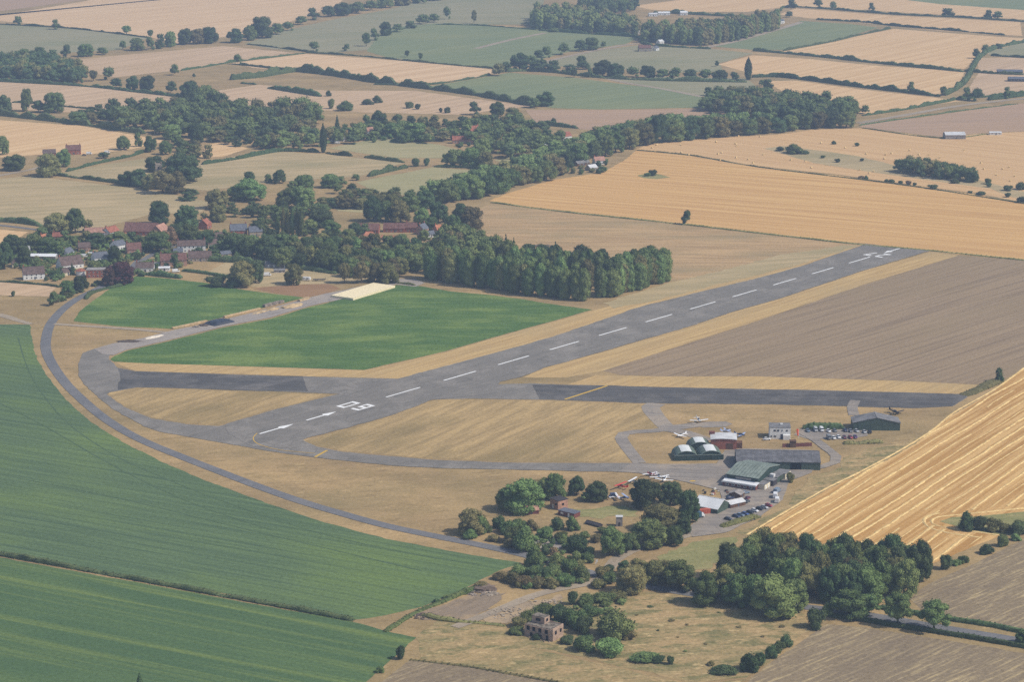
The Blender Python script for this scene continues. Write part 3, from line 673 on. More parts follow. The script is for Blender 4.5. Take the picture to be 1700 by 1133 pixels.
for si, (shape, nv) in enumerate(NVAR.items()):
    for k in range(nv):
        v, f = crown_arrays(shape, 11 + si * 20 + k, 2, {'round': 7000, 'sparse': 3200, 'poplar': 5200, 'lombardy': 2400, 'conifer': 2400, 'bush': 2600}[shape],
                            {'round': 0.042, 'sparse': 0.042, 'poplar': 0.050, 'lombardy': 0.085, 'conifer': 0.06, 'bush': 0.062}[shape])
        for cname in FOL:
            pass
        CROWN[shape, k] = (v, f)
    TRUNK[shape] = trunk_mesh('trunk', {'round': 0.55, 'sparse': 0.7, 'poplar': 0.8, 'lombardy': 0.85, 'conifer': 0.9, 'bush': 0.35}[shape], {'lombardy': 0.09, 'bush': 0.05}.get(shape, 0.034), 5 if shape in ('round', 'sparse') else 2, si + 3)
    TRUNK[shape].materials.append(BARK)
_crown_mesh = {}
def crown_mesh(shape, k, colour):
    if (shape, k, colour) not in _crown_mesh:
        v, f = CROWN[shape, k]
        base = next((m for (s, kk, c_), m in _crown_mesh.items() if s == shape and kk == k), None)
        me = base.copy() if base else from_np('crown', v, f)
        me.materials.clear(); me.materials.append(FOL[colour])
        _crown_mesh[shape, k, colour] = me
    return _crown_mesh[shape, k, colour]

TREE_NAME = {'round': 'broadleaf_tree', 'sparse': 'thin_crowned_tree', 'poplar': 'poplar_tree', 'lombardy': 'lombardy_poplar', 'conifer': 'conifer_tree', 'bush': 'shrub'}
LOOK = {'round': 'broadleaf tree', 'sparse': 'thin crowned tree', 'poplar': 'tall oval poplar', 'lombardy': 'slender columnar poplar', 'conifer': 'pointed conifer', 'bush': 'shrub'}
COLW = {'mid': 'green', 'dark': 'dark', 'light': 'light green', 'olive': 'olive', 'brown': 'brownish', 'copper': 'copper coloured'}
ORD = 'first second third fourth fifth sixth seventh eighth ninth tenth eleventh twelfth thirteenth fourteenth fifteenth sixteenth seventeenth eighteenth nineteenth twentieth'.split()
TENS = {2: 'twenty', 3: 'thirty', 4: 'forty', 5: 'fifty', 6: 'sixty', 7: 'seventy', 8: 'eighty', 9: 'ninety'}
def ordinal(n):
    if n <= 20: return ORD[n - 1]
    if n % 10 == 0: return TENS[n // 10][:-1] + 'ieth'
    return TENS[n // 10] + '-' + ORD[n % 10 - 1]
def plant(shape, colour, x, y, w, h, label, group=None):
    k = random.randrange(NVAR[shape])
    root = empty(TREE_NAME[shape], (x, y, 0.0), random.uniform(0, 6.283))
    root.scale = (w, w, h)
    look = random.choice(['mid', 'mid', 'mid', 'olive', 'light'] if shape != 'bush' else ['mid', 'mid', 'mid', 'light']) if colour == 'mid' else colour
    mesh_obj('crown', crown_mesh(shape, k, look), None, root)
    mesh_obj('trunk', TRUNK[shape], None, root)
    tag(root, label, 'shrub' if shape == 'bush' else 'tree', group)
    return root
CODE = {'R': ('round', 'mid'), 'D': ('round', 'dark'), 'G': ('round', 'light'), 'O': ('round', 'olive'), 'C': ('round', 'copper'), 'N': ('round', 'brown'), 'S': ('sparse', 'olive'), 'T': ('sparse', 'mid'),
        'P': ('poplar', 'mid'), 'Q': ('poplar', 'light'), 'K': ('poplar', 'dark'), 'U': ('poplar', 'olive'), 'L': ('lombardy', 'mid'), 'M': ('lombardy', 'dark'), 'V': ('conifer', 'dark'),
        'B': ('bush', 'mid'), 'E': ('bush', 'dark'), 'F': ('bush', 'olive'), 'H': ('bush', 'brown'), 'J': ('bush', 'light')}
PLANTS = []
def grove(items, where, end, group, sort=lambda p: p[0]):
    """items: (x, y, width, height, code) on the map sheet; labels count them off from the named end"""
    by = {}
    for it in items: by.setdefault(it[4], []).append(it)
    for code, its in by.items():
        shape, colour = CODE[code]
        its = sorted(its, key=sort)
        for i, (x, y, w, h, _) in enumerate(its):
            p = G(x, y); m = M(y)
            lab = f'{COLW[colour]} {LOOK[shape]} {where}' + (f', {ordinal(i + 1)} from {end}' if len(its) > 1 else '')
            PLANTS.append((w * h, shape, colour, p.x, p.y, w * m, h * m / 0.965, lab, group))
def plant_all():
    rd = sorted([q[0] for q in PLANTS if q[1] == 'round'], reverse=True)
    cut = rd[min(len(rd) - 1, 315)]
    rest = {}
    for (s_, shape, colour, x, y, w, h, lab, group) in PLANTS:
        if shape == 'round' and s_ < cut: rest.setdefault(colour if colour in ('dark', 'olive') else 'mid', []).append((x, y, w, h))
        else: plant(shape, colour, x, y, w, h, lab, group)
    r = random.Random(5); V, Fc, Mi, off = [], [], [], 0
    for ci, (colour, its) in enumerate(rest.items()):
        for (x, y, w_, h_) in its:
            v, f = LOW['round', r.randrange(4)]
            a = r.uniform(0, 6.283); ca, sa = math.cos(a), math.sin(a)
            V.append(np.stack([(v[:, 0] * ca - v[:, 1] * sa) * w_ + x, (v[:, 0] * sa + v[:, 1] * ca) * w_ + y, v[:, 2] * h_], 1)); Fc.append(f + off); off += len(v); Mi += [ci] * len(f)
    me = from_np('distant_trees', np.concatenate(V), np.concatenate(Fc))
    for colour in rest: me.materials.append(FOL[colour])
    me.polygons.foreach_set('material_index', np.array(Mi, np.int32))
    tag(mesh_obj('distant_trees', me), 'small distant hedgerow trees scattered over the far fields', 'trees', kind='stuff')
def inside(p, poly):
    r = False
    for i in range(len(poly)):
        a, b = poly[i], poly[i - 1]
        if (a[1] > p[1]) != (b[1] > p[1]) and p[0] < (b[0] - a[0]) * (p[1] - a[1]) / (b[1] - a[1]) + a[0]: r = not r
    return r
def scatter(poly, spacing, seed=1, jitter=0.35):
    """ground positions in a map-sheet polygon, roughly spacing metres apart"""
    r = random.Random(seed)
    pts = [G(*p) for p in poly]; tp = [(p.x, p.y) for p in pts]
    x0, x1 = min(p[0] for p in tp), max(p[0] for p in tp); y0, y1 = min(p[1] for p in tp), max(p[1] for p in tp)
    out = []; j = 0; y = y0
    while y <= y1:
        x = x0 + (spacing / 2 if j % 2 else 0)
        while x <= x1:
            q = (x + r.uniform(-jitter, jitter) * spacing, y + r.uniform(-jitter, jitter) * spacing)
            if inside(q, tp): out.append(q)
            x += spacing
        y += spacing * 0.87; j += 1
    return out
def to_sheet(q):
    yy = KK * GG / (q[1] + HOR * CAM_H / FOC) - 366.0
    return (q[0] * (yy + 366.0) / KK + 850.0, yy)
def wood_items(poly, spacing, h, w, codes, seed=1):
    r = random.Random(seed * 13 + 5); out = []
    for q in scatter(poly, spacing, seed):
        x, y = to_sheet(q); m = M(y)
        out.append((x, y, r.uniform(*w) / m, r.uniform(*h) * 0.965 / m, r.choice(codes)))
    return out

# ---- woodland too far or too dense to tell the trees apart: one mass each
LOW = {}
for shape in ('round', 'poplar', 'bush'):
    for k in range(4):
        r0_ = np.random.default_rng(500 + k)
        v, f = crown_arrays(shape, 300 + k, 1, 420, 0.080, few=True, spr=0.45)
        LOW[shape, k] = (v, f)
def woodland(polys, spacing, h, w, shape, colour, label, seed=1, extra=(), clear=None):
    r = random.Random(seed); V, Fc, Mi, off = [], [], [], 0
    pal = [colour, colour, 'mid', 'dark', 'olive', 'light'] if colour != 'dark' else ['dark', 'dark', 'mid', 'olive']
    mats = sorted(set(pal))
    its = []
    for poly in polys:
        for q in scatter(poly, spacing, seed):
            if clear is None or clear(q): its.append((q[0], q[1], r.uniform(*w), r.uniform(*h)))
    for (x, y, w_, h_) in extra:
        p = G(x, y); its.append((p.x, p.y, w_ * M(y), h_ * M(y) / 0.965))
    for (x, y, w_, h_) in its:
        v, f = LOW[shape, r.randrange(4)]
        a = r.uniform(0, 6.283); ca, sa = math.cos(a), math.sin(a)
        V.append(np.stack([(v[:, 0] * ca - v[:, 1] * sa) * w_ + x, (v[:, 0] * sa + v[:, 1] * ca) * w_ + y, v[:, 2] * h_], 1)); Fc.append(f + off); off += len(v); Mi += [mats.index(r.choice(pal))] * len(f)
    me = from_np('woodland', np.concatenate(V), np.concatenate(Fc))
    for c_ in mats: me.materials.append(FOL[c_])
    me.polygons.foreach_set('material_index', np.array(Mi, np.int32))
    tag(mesh_obj('woodland', me), label, 'woodland', kind='stuff')

# ---- hedges: an uneven clipped body covered in leaf sprays
def hedge(px, h, w, label, colour='dark', gap=0.0, group='field hedges', name='hedge', lump=0.55):
    if M(px[0][1]) > 0.5 and name == 'hedge': w *= 0.62; h *= 0.85; colour = 'dark' if colour == 'mid' else colour
    pts = smooth_line([G(*p) for p in px], 2.2 if M(px[0][1]) < 0.45 else 3.5)
    n = len(pts); V, Fc = [], []
    prof = [(-0.5, 0.0), (-0.52, 0.45), (-0.36, 0.88), (0.0, 1.0), (0.36, 0.88), (0.52, 0.45), (0.5, 0.0)]
    for i, p in enumerate(pts):
        d = (pts[min(i + 1, n - 1)] - pts[max(i - 1, 0)]).normalized(); nr = Vector((-d.y, d.x))
        e = min(1.0, min(i, n - 1 - i) / 2.0 + 0.25)
        hh = h * e * max(0.25, 1 + lump * mnoise.noise(Vector((p.x * 0.05, p.y * 0.05, 2))) * 2.0 + 1.1 * lump * mnoise.noise(Vector((p.x * 0.21, p.y * 0.21, 8))))
        for (a, z) in prof:
            j = 1 + 0.35 * mnoise.noise(Vector((p.x * 0.5 + a * 3, p.y * 0.5, z * 4)))
            q = p + nr * a * w * j * (0.6 + 0.4 * e)
            V.append((q.x, q.y, max(0.0, z * hh * (0.85 + 0.15 * j))))
        if i:
            o = (i - 1) * 7
            for k in range(6): Fc.append((o + k, o + k + 1, o + 8 + k, o + 7 + k))
    V = np.array(V); Fc = np.array(Fc)
    tri = np.concatenate([Fc[:, [0, 1, 2]], Fc[:, [0, 2, 3]]])
    m = min(6000, int(len(Fc) * 2.4))
    r = np.random.default_rng(len(V))
    fi = r.integers(0, len(Fc), m); cen = V[Fc[fi]].mean(1)
    e1 = V[Fc[fi][:, 1]] - V[Fc[fi][:, 0]]; e2 = V[Fc[fi][:, 3]] - V[Fc[fi][:, 0]]
    nn = np.cross(e2, e1); nn /= np.linalg.norm(nn, axis=1)[:, None] + 1e-9
    cv, cf = cards(cen + nn * 0.15 + r.normal(0, 0.25, cen.shape) * np.array([1, 1, 0.3]), nn, min(1.5, max(0.7, h * 0.35)), r)
    cv[:, 2] = np.maximum(cv[:, 2], 0.02)
    me = from_np(name, np.concatenate([V, cv]), np.concatenate([tri, cf + len(V)])); me.materials.append(FOL[colour])
    tag(mesh_obj(name, me), label, 'hedge', group)
# ---------------------------------------------------------------- near trees
hx = lambda p: p[0]
grove([(1073, 842, 56, 47, 'D'), (1113, 836, 40, 36, 'D'), (1142, 866, 38, 52, 'D'), (1097, 880, 66, 42, 'O'), (1078, 906, 62, 45, 'R'), (1119, 906, 31, 33, 'R'), (1017, 923, 42, 48, 'R'), (1040, 918, 20, 34, 'D'), (1052, 912, 26, 26, 'R'), (1135, 886, 26, 26, 'D')],
      'beside the hangar car park', 'the scrub', 'trees by the hangars')
grove([(868, 848, 72, 50, 'G'), (842, 846, 40, 36, 'G'), (892, 820, 28, 24, 'O'), (922, 828, 40, 41, 'R'), (905, 826, 30, 32, 'R'), (957, 822, 28, 31, 'D'), (990, 831, 38, 30, 'D'), (975, 832, 26, 16, 'R'), (783, 886, 50, 40, 'O'), (797, 886, 26, 30, 'R')],
      'around the old sheds', 'the beet road', 'trees around the brick sheds')
scrub = [(780, 894, 28, 16, 'B'), (829, 877, 26, 24, 'E'), (846, 885, 36, 26, 'B'), (806, 884, 22, 22, 'B'), (870, 914, 46, 42, 'B'), (850, 900, 36, 26, 'B'), (862, 878, 28, 20, 'B'), (882, 880, 26, 18, 'F'), (925, 880, 27, 24, 'E'), (950, 880, 26, 23, 'B'), (905, 894, 32, 20, 'J'), (932, 897, 26, 18, 'B'), (957, 916, 40, 34, 'E'), (935, 903, 22, 16, 'B'),
         (888, 941, 34, 36, 'B'), (918, 926, 16, 20, 'H'), (905, 922, 18, 18, 'E'), (920, 956, 30, 22, 'B'), (945, 950, 34, 24, 'B'), (967, 962, 32, 24, 'B'), (940, 972, 36, 20, 'B'), (975, 934, 24, 20, 'B'), (998, 958, 28, 20, 'F'), (958, 932, 24, 18, 'B'), (1010, 953, 24, 16, 'E'), (905, 958, 28, 20, 'E'), (925, 938, 30, 20, 'B'),
         (832, 962, 32, 14, 'H'), (852, 968, 34, 18, 'F'), (872, 974, 34, 18, 'H'), (893, 974, 32, 20, 'F'), (862, 955, 36, 18, 'B'), (886, 957, 34, 18, 'B'), (914, 976, 30, 18, 'F'), (992, 975, 30, 16, 'F'), (1012, 968, 30, 18, 'B'), (800, 975, 26, 9, 'F'), (775, 984, 24, 8, 'B'), (745, 994, 20, 8, 'B'), (725, 1001, 16, 7, 'E'),
         (990, 900, 24, 14, 'F'), (1000, 885, 18, 10, 'B'), (970, 892, 20, 12, 'J'), (820, 898, 26, 12, 'F'), (845, 908, 24, 14, 'F')]
grove(scrub, 'in the roadside scrub', 'the beet field', 'scrub bushes')
grove([(950, 1004, 20, 25, 'E'), (1018, 1058, 72, 55, 'B'), (968, 1080, 42, 27, 'B'), (1014, 1088, 54, 28, 'J'), (880, 1032, 36, 24, 'B'), (905, 1028, 42, 26, 'B'), (932, 1034, 42, 32, 'E'), (952, 1042, 40, 34, 'B'), (968, 1052, 32, 34, 'E'), (858, 1052, 30, 14, 'B'), (975, 1004, 40, 18, 'J'), (1000, 1002, 44, 20, 'B'), (1022, 996, 40, 18, 'F'), (985, 1022, 40, 16, 'B'), (1070, 1096, 56, 12, 'B'), (1092, 1098, 34, 10, 'E'), (1113, 1103, 15, 15, 'E'), (942, 1068, 26, 16, 'E'), (862, 1040, 30, 16, 'F'), (920, 1052, 30, 20, 'E'), (890, 1062, 16, 12, 'E'), (1045, 1060, 30, 16, 'F')],
      'around the brick ruin', 'the rubble', 'bushes around the ruin')
grove([(1246, 1114, 38, 36, 'E'), (1262, 1106, 20, 24, 'E'), (1280, 1092, 24, 26, 'E'), (1293, 1083, 20, 22, 'B'), (1304, 1074, 24, 25, 'E'), (1203, 1117, 48, 11, 'E'), (1352, 1042, 37, 37, 'E'), (1374, 1022, 22, 26, 'B'), (1180, 1105, 16, 8, 'F')],
      'on the meadow edge', 'the ruin', 'bushes on the meadow edge')
W1 = wood_items([(1190, 958), (1235, 941), (1300, 930), (1400, 938), (1470, 944), (1525, 958), (1500, 984), (1450, 1000), (1400, 1012), (1340, 1000), (1290, 985), (1220, 975)], 10.0, (13.5, 17.5), (10, 13.5), 'DDRDRRO', 4)
grove(W1, 'inside the big copse', 'its meadow end', 'trees of the big copse')
grove([(1048, 983, 54, 45, 'R'), (1085, 968, 42, 38, 'O'), (1128, 979, 56, 46, 'R'), (1105, 966, 34, 34, 'O'), (1035, 953, 22, 22, 'D'), (1167, 1003, 50, 53, 'R'), (1200, 990, 46, 50, 'O'), (1222, 1005, 54, 53, 'R'), (1284, 1022, 78, 65, 'G'), (1252, 1006, 44, 52, 'R'), (1318, 1014, 46, 54, 'R'), (1525, 963, 44, 64, 'D'), (1478, 948, 46, 62, 'D'), (1500, 990, 50, 62, 'R'), (1410, 1024, 64, 42, 'R'), (1440, 1022, 44, 36, 'T'), (1490, 1039, 52, 57, 'T'), (1550, 1047, 56, 52, 'T'), (1440, 1000, 54, 60, 'G'), (1698, 1069, 27, 22, 'R'), (1060, 950, 30, 22, 'O')],
      'fronting the big copse', 'the dirt track', 'front trees of the copse')
grove([(1605, 879, 32, 30, 'E'), (1625, 880, 28, 26, 'E'), (1647, 881, 30, 24, 'F'), (1668, 884, 24, 18, 'F'), (1692, 887, 34, 28, 'E'), (1664, 907, 22, 25, 'B'), (1686, 897, 20, 11, 'B'), (1638, 919, 27, 15, 'E'), (1600, 934, 22, 14, 'B'), (1570, 945, 25, 25, 'E'), (1588, 938, 20, 11, 'B')],
      'on the striped stubble edge', 'the copse', 'shrubs on the stubble edge')
grove([(1139, 372, 19, 22, 'D')], 'alone where gold stubble meets rough grass', '', 'lone field trees')
grove([(1659, 634, 19, 23, 'D')], 'standing alone at the end of the old taxiway', '', 'lone field trees')
grove([(665, 1095, 18, 25, 'E')], 'at the lower corner of the beet field', '', 'lone bushes')
grove([(632, 1117, 16, 13, 'B')], 'on the beet edge below the dark corner bush', '', 'lone bushes')
grove([(232, 1139, 13, 24, 'V')], 'poking up at the bottom of the lower beet field', '', 'lone bushes')
grove([(1312, 801, 16, 18, 'F')], 'behind the green hangar by the service road', '', 'lone bushes')
grove([(1085, 291, 16, 11, 'E'), (1075, 292, 14, 6, 'B')], 'on the gold stubble islet', 'its tip', 'lone bushes')
field('grass_island', 'weeds', 3, [(1058, 291), (1075, 287), (1095, 289), (1113, 294), (1090, 297), (1068, 295)], 'green uncut islet in the gold stubble', jitter=0.8)

# ---------------------------------------------------------------- poplar wood beside the runway
pop = []
rr = random.Random(3)
def row(pts, n, w, h, codes, jit=2.0):
    g = [G(*p) for p in pts]; tot = sum((g[i + 1] - g[i]).length for i in range(len(g) - 1)); out = []
    for k in range(n):
        s = tot * (k + 0.5) / n; i = 0
        while s > (g[i + 1] - g[i]).length: s -= (g[i + 1] - g[i]).length; i += 1
        p = g[i].lerp(g[i + 1], s / (g[i + 1] - g[i]).length)
        x, y = to_sheet((p.x + rr.uniform(-jit, jit), p.y + rr.uniform(-jit, jit)))
        out.append((x, y, rr.uniform(*w), rr.uniform(*h), rr.choice(codes)))
    return out
pop += row([(712, 461), (850, 486), (972, 499)], 27, (20, 28), (46, 58), 'PPQPP', 3)
pop += row([(992, 496), (1040, 484), (1098, 468)], 15, (24, 32), (44, 57), 'PPQP', 4)
pop += row([(720, 452), (850, 473), (985, 484)], 22, (20, 28), (46, 57), 'PPQ', 4)
pop += row([(1010, 476), (1085, 458)], 9, (24, 32), (44, 54), 'PPQ')
pop += row([(800, 440), (900, 446), (1000, 454), (1095, 458)], 17, (20, 34), (28, 46), 'KKP', 7)
pop += row([(850, 456), (950, 464), (1000, 464)], 12, (18, 24), (44, 53), 'PQ')
grove(pop, 'in the runway poplar wood', 'the bale stack', 'poplar wood')
grove([(853, 440, 14, 46, 'V'), (840, 440, 16, 52, 'V'), (922, 436, 14, 36, 'V'), (1104, 466, 10, 50, 'M')],
      'behind the poplar wood', 'the farmstead', 'dark spires in the poplar wood')

# ---------------------------------------------------------------- village and farm trees
W6 = wood_items([(430, 428), (480, 418), (540, 412), (600, 418), (660, 418), (700, 424), (760, 430), (735, 436), (700, 450), (680, 452), (650, 462), (600, 464), (560, 452), (500, 449), (440, 440)], 11.5, (11, 16), (11, 15), 'RDRRDO', 9)
grove(W6, 'in the wood below the farmstead', 'the village', 'wood below the farmstead')
grove([(600, 470, 30, 36, 'S'), (572, 470, 24, 34, 'S'), (622, 468, 26, 32, 'O'), (645, 470, 36, 34, 'R'), (488, 472, 32, 34, 'R'), (424, 469, 31, 36, 'D'), (402, 475, 46, 40, 'R'), (361, 475, 38, 20, 'E'), (385, 476, 28, 18, 'E')],
      'by the caravan paddock', 'the village', 'trees round the caravan paddock')
grove([(461, 388, 8, 30, 'L'), (471, 390, 8, 46, 'L'), (479, 390, 8, 44, 'L'), (486, 391, 8, 46, 'L'), (494, 391, 8, 48, 'L'), (501, 392, 8, 48, 'L')], 'in the village poplar row', 'its low end', 'columnar poplar row')
vill = [(264, 372, 36, 38, 'D'), (310, 380, 46, 38, 'D'), (95, 389, 46, 34, 'R'), (125, 387, 33, 40, 'R'), (145, 385, 22, 20, 'O'), (200, 471, 48, 36, 'C'), (182, 474, 26, 28, 'C'), (8, 447, 30, 44, 'D'), (-8, 448, 30, 46, 'D'), (32, 424, 34, 30, 'D'), (20, 412, 30, 22, 'R'), (42, 442, 24, 30, 'D'), (56, 414, 30, 26, 'R'), (78, 420, 36, 26, 'R'), (98, 424, 30, 24, 'R'), (190, 436, 22, 28, 'D'), (160, 411, 36, 24, 'D'), (195, 408, 42, 22, 'R'), (220, 402, 26, 18, 'D'), (262, 418, 46, 32, 'R'), (282, 408, 26, 30, 'N'), (312, 403, 42, 30, 'R'), (292, 392, 30, 20, 'D'), (340, 410, 30, 24, 'D'), (366, 418, 23, 19, 'G'), (390, 420, 38, 30, 'D'), (416, 424, 36, 30, 'R'), (440, 428, 36, 36, 'D'), (112, 491, 28, 25, 'R'), (134, 484, 26, 26, 'D'), (88, 507, 20, 22, 'R'), (290, 445, 17, 24, 'D'), (120, 456, 10, 20, 'V'), (330, 428, 22, 18, 'D'), (354, 424, 22, 16, 'D'), (455, 420, 30, 26, 'R'), (110, 402, 26, 18, 'R'), (142, 404, 24, 20, 'O'), (70, 395, 26, 18, 'R')]
grove(vill, 'among the village houses', 'the picture edge', 'village trees')
grove([(65, 445, 28, 14, 'B'), (93, 459, 22, 13, 'E'), (157, 446, 32, 14, 'B'), (100, 500, 20, 12, 'B'), (77, 466, 8, 8, 'E'), (22, 492, 8, 10, 'E'), (122, 478, 26, 12, 'B'), (240, 441, 22, 9, 'B'), (225, 429, 30, 10, 'E')], 'in a village garden', 'the picture edge', 'garden bushes')
grove([(305, 301, 64, 46, 'D'), (258, 284, 36, 24, 'D'), (270, 321, 44, 38, 'S'), (292, 320, 36, 34, 'O'), (210, 307, 30, 22, 'D'), (231, 309, 28, 28, 'D'), (312, 332, 34, 14, 'D'), (252, 314, 34, 26, 'O')], 'around the church tower', 'the lane', 'churchyard trees')
grove([(416, 332, 54, 34, 'G'), (393, 332, 34, 24, 'R'), (414, 300, 21, 16, 'D'), (464, 304, 23, 22, 'D'), (446, 302, 18, 13, 'C'), (478, 345, 40, 32, 'R'), (502, 346, 44, 36, 'G'), (505, 316, 34, 26, 'G'), (486, 318, 26, 18, 'R'), (548, 311, 32, 22, 'G'), (566, 310, 24, 16, 'R'), (591, 299, 16, 10, 'R'), (361, 346, 40, 32, 'O'), (362, 367, 32, 26, 'R'), (340, 366, 20, 12, 'O'), (533, 377, 42, 30, 'D'), (515, 385, 26, 20, 'R'), (550, 392, 34, 26, 'R'), (590, 392, 26, 22, 'D'), (606, 388, 18, 16, 'R'), (578, 402, 30, 22, 'R')],
      'behind the village roofs', 'the church end', 'trees behind the village')
W6b = row([(528, 344), (560, 345), (600, 346), (640, 340)], 9, (24, 30), (17, 22), 'DRDO')
W6b += row([(410, 352), (450, 356), (500, 358), (545, 350)], 8, (22, 30), (12, 16), 'RO')
W6b += [(620, 367, 36, 38, 'D'), (640, 366, 30, 32, 'R'), (665, 369, 36, 36, 'R'), (650, 348, 34, 26, 'O'), (700, 374, 28, 28, 'G'), (715, 382, 28, 22, 'R'), (728, 369, 34, 34, 'D'), (752, 384, 28, 28, 'R'), (783, 378, 44, 34, 'R'), (768, 368, 34, 30, 'D'), (770, 392, 30, 20, 'D'), (680, 350, 34, 30, 'R'), (705, 345, 34, 28, 'D'), (580, 330, 28, 16, 'O'), (612, 328, 30, 15, 'O'), (640, 330, 24, 12, 'O')]
grove(W6b, 'behind the brick farmstead', 'the poplar row end', 'trees behind the farmstead')

# belt of trees along the gold stubble: front trees single, the depth behind as a mass
belt = [(744, 336, 40, 36, 'R'), (765, 331, 34, 32, 'R'), (785, 329, 42, 38, 'R'), (808, 325, 34, 34, 'D'), (828, 319, 46, 40, 'R'), (850, 310, 34, 30, 'R'), (866, 305, 36, 28, 'O'), (887, 302, 32, 26, 'R'), (907, 299, 38, 32, 'R'), (925, 290, 34, 30, 'R'), (940, 282, 32, 30, 'D'), (960, 272, 34, 34, 'R'), (985, 262, 30, 28, 'R'), (1005, 258, 32, 34, 'R'), (1022, 252, 34, 34, 'R'), (1045, 246, 36, 34, 'R'), (1068, 240, 38, 36, 'R'), (1092, 237, 40, 46, 'D'), (1118, 234, 40, 38, 'R'), (1145, 231, 36, 34, 'D'), (1170, 229, 36, 34, 'R'), (1195, 226, 38, 32, 'R'), (1220, 224, 30, 24, 'O'), (1244, 223, 30, 26, 'R'), (1266, 221, 30, 26, 'R'), (1290, 219, 32, 24, 'D'), (1312, 216, 30, 24, 'R'), (1335, 213, 32, 26, 'R'), (1358, 212, 34, 26, 'R'), (1382, 211, 32, 26, 'D'), (1405, 211, 32, 26, 'R')]
grove(belt, 'fronting the long tree belt', 'the farmstead', 'tree belt')
woodland([[(700, 338), (745, 326), (790, 318), (830, 308), (870, 294), (910, 286), (950, 268), (985, 250), (1030, 238), (1090, 226), (1200, 216), (1290, 210), (1280, 206), (1200, 208), (1100, 212), (1000, 228), (940, 250), (900, 266), (860, 282), (790, 302), (740, 315), (700, 326)]], 12.0, (11, 16), (13, 19), 'round', 'mid', 'dense trees forming the body of the long belt', 21)
woodland([[(1165, 184), (1200, 191), (1290, 202), (1400, 206), (1436, 196), (1400, 182), (1300, 172), (1230, 167), (1180, 172)]], 14, (14, 20), (16, 22), 'round', 'mid', 'round dense wood beyond the gold stubble', 22)
woodland([[(170, 200), (200, 212), (250, 220), (300, 228), (340, 238), (400, 234), (450, 232), (520, 222), (524, 204), (500, 196), (420, 188), (380, 182), (330, 172), (290, 186), (240, 188), (190, 188)]], 19, (10, 20), (15, 23), 'round', 'mid', 'broad mixed wood above the church', 23, [(504, 196, 44, 34), (520, 205, 40, 36), (470, 196, 40, 34), (206, 215, 44, 34)])
woodland([[(540, 228), (600, 220), (640, 214), (700, 222), (745, 226), (760, 236), (730, 240), (640, 230), (560, 242), (470, 250), (420, 246), (450, 236)], [(770, 206), (860, 202), (885, 216), (945, 238), (930, 252), (880, 256), (840, 264), (800, 262), (775, 244)]], 17, (8, 14), (12, 18), 'round', 'mid', 'garden trees around the upper hamlet', 24)
woodland([[(-30, 112), (60, 106), (135, 120), (141, 142), (60, 136), (-30, 132)]], 15, (14, 20), (16, 22), 'round', 'dark', 'dense wood at the picture edge beside the tan field', 25)
woodland([[(878, 46), (920, 50), (1000, 55), (1060, 60), (1060, 50), (960, 28), (890, 28)]], 12, (15, 27), (12, 18), 'poplar', 'mid', 'tall far wood above the blue green crop', 26)
woodland([[(1066, 70), (1165, 76), (1230, 66), (1290, 48), (1290, 42), (1200, 54), (1120, 62), (1070, 62)]], 11, (18, 29), (12, 17), 'poplar', 'olive', 'long far poplar row beside the pale farm', 27)
woodland([[(960, 10), (1010, 6), (1060, 14), (1040, 22), (980, 20)]], 14, (14, 20), (12, 16), 'round', 'mid', 'far trees at the top behind the poplar wood', 28)
woodland([[(1478, 281), (1510, 291), (1560, 297), (1620, 304), (1625, 299), (1570, 289), (1510, 281)]], 9, (10, 15), (12, 15), 'round', 'dark', 'compact thicket in the uncut strip of the bale field', 29)
woodland([[(345, 352), (420, 346), (520, 356), (545, 368), (520, 392), (450, 408), (430, 398), (400, 362)], [(520, 386), (600, 402), (592, 414), (520, 408)], [(545, 320), (690, 326), (705, 345), (650, 354), (560, 340)]], 15, (5, 10), (8, 13), 'round', 'mid', 'tangle of garden trees between village and farmstead', 31)
woodland([[(700, 404), (760, 392), (800, 408), (830, 424), (790, 432), (740, 424)]], 11, (11, 15), (10, 13), 'round', 'mid', 'trees linking the farmstead wood to the poplar wood', 33)
woodland([[(330, 214), (420, 226), (520, 224), (540, 236), (440, 246), (400, 248), (345, 236)], [(640, 204), (760, 206), (860, 196), (880, 206), (780, 216), (700, 220)], [(280, 236), (330, 244), (350, 256), (300, 262), (270, 250)]], 19, (6, 11), (9, 14), 'round', 'mid', 'loose trees and thickets round the upper hamlet', 34)
woodland([[(150, 186), (200, 182), (260, 182), (330, 168), (360, 172), (330, 182), (240, 196), (170, 206), (100, 206), (100, 200)]], 20, (6, 12), (9, 14), 'round', 'dark', 'loose trees straggling off the church wood', 35)
woodland([[(855, 985), (885, 975), (940, 978), (985, 966), (975, 940), (990, 905), (960, 895), (900, 890), (850, 896), (845, 905), (900, 925), (895, 945), (860, 960)]], 6.0, (1.5, 4), (3, 6), 'bush', 'mid', 'dense low brambles filling the roadside scrub', 36)
woodland([[(865, 1030), (900, 1015), (960, 1005), (1010, 990), (1040, 985), (1040, 1000), (985, 1030), (960, 1050), (900, 1040)]], 6.5, (1.5, 3.5), (3, 6), 'bush', 'mid', 'low brambles running up from the ruin', 37)
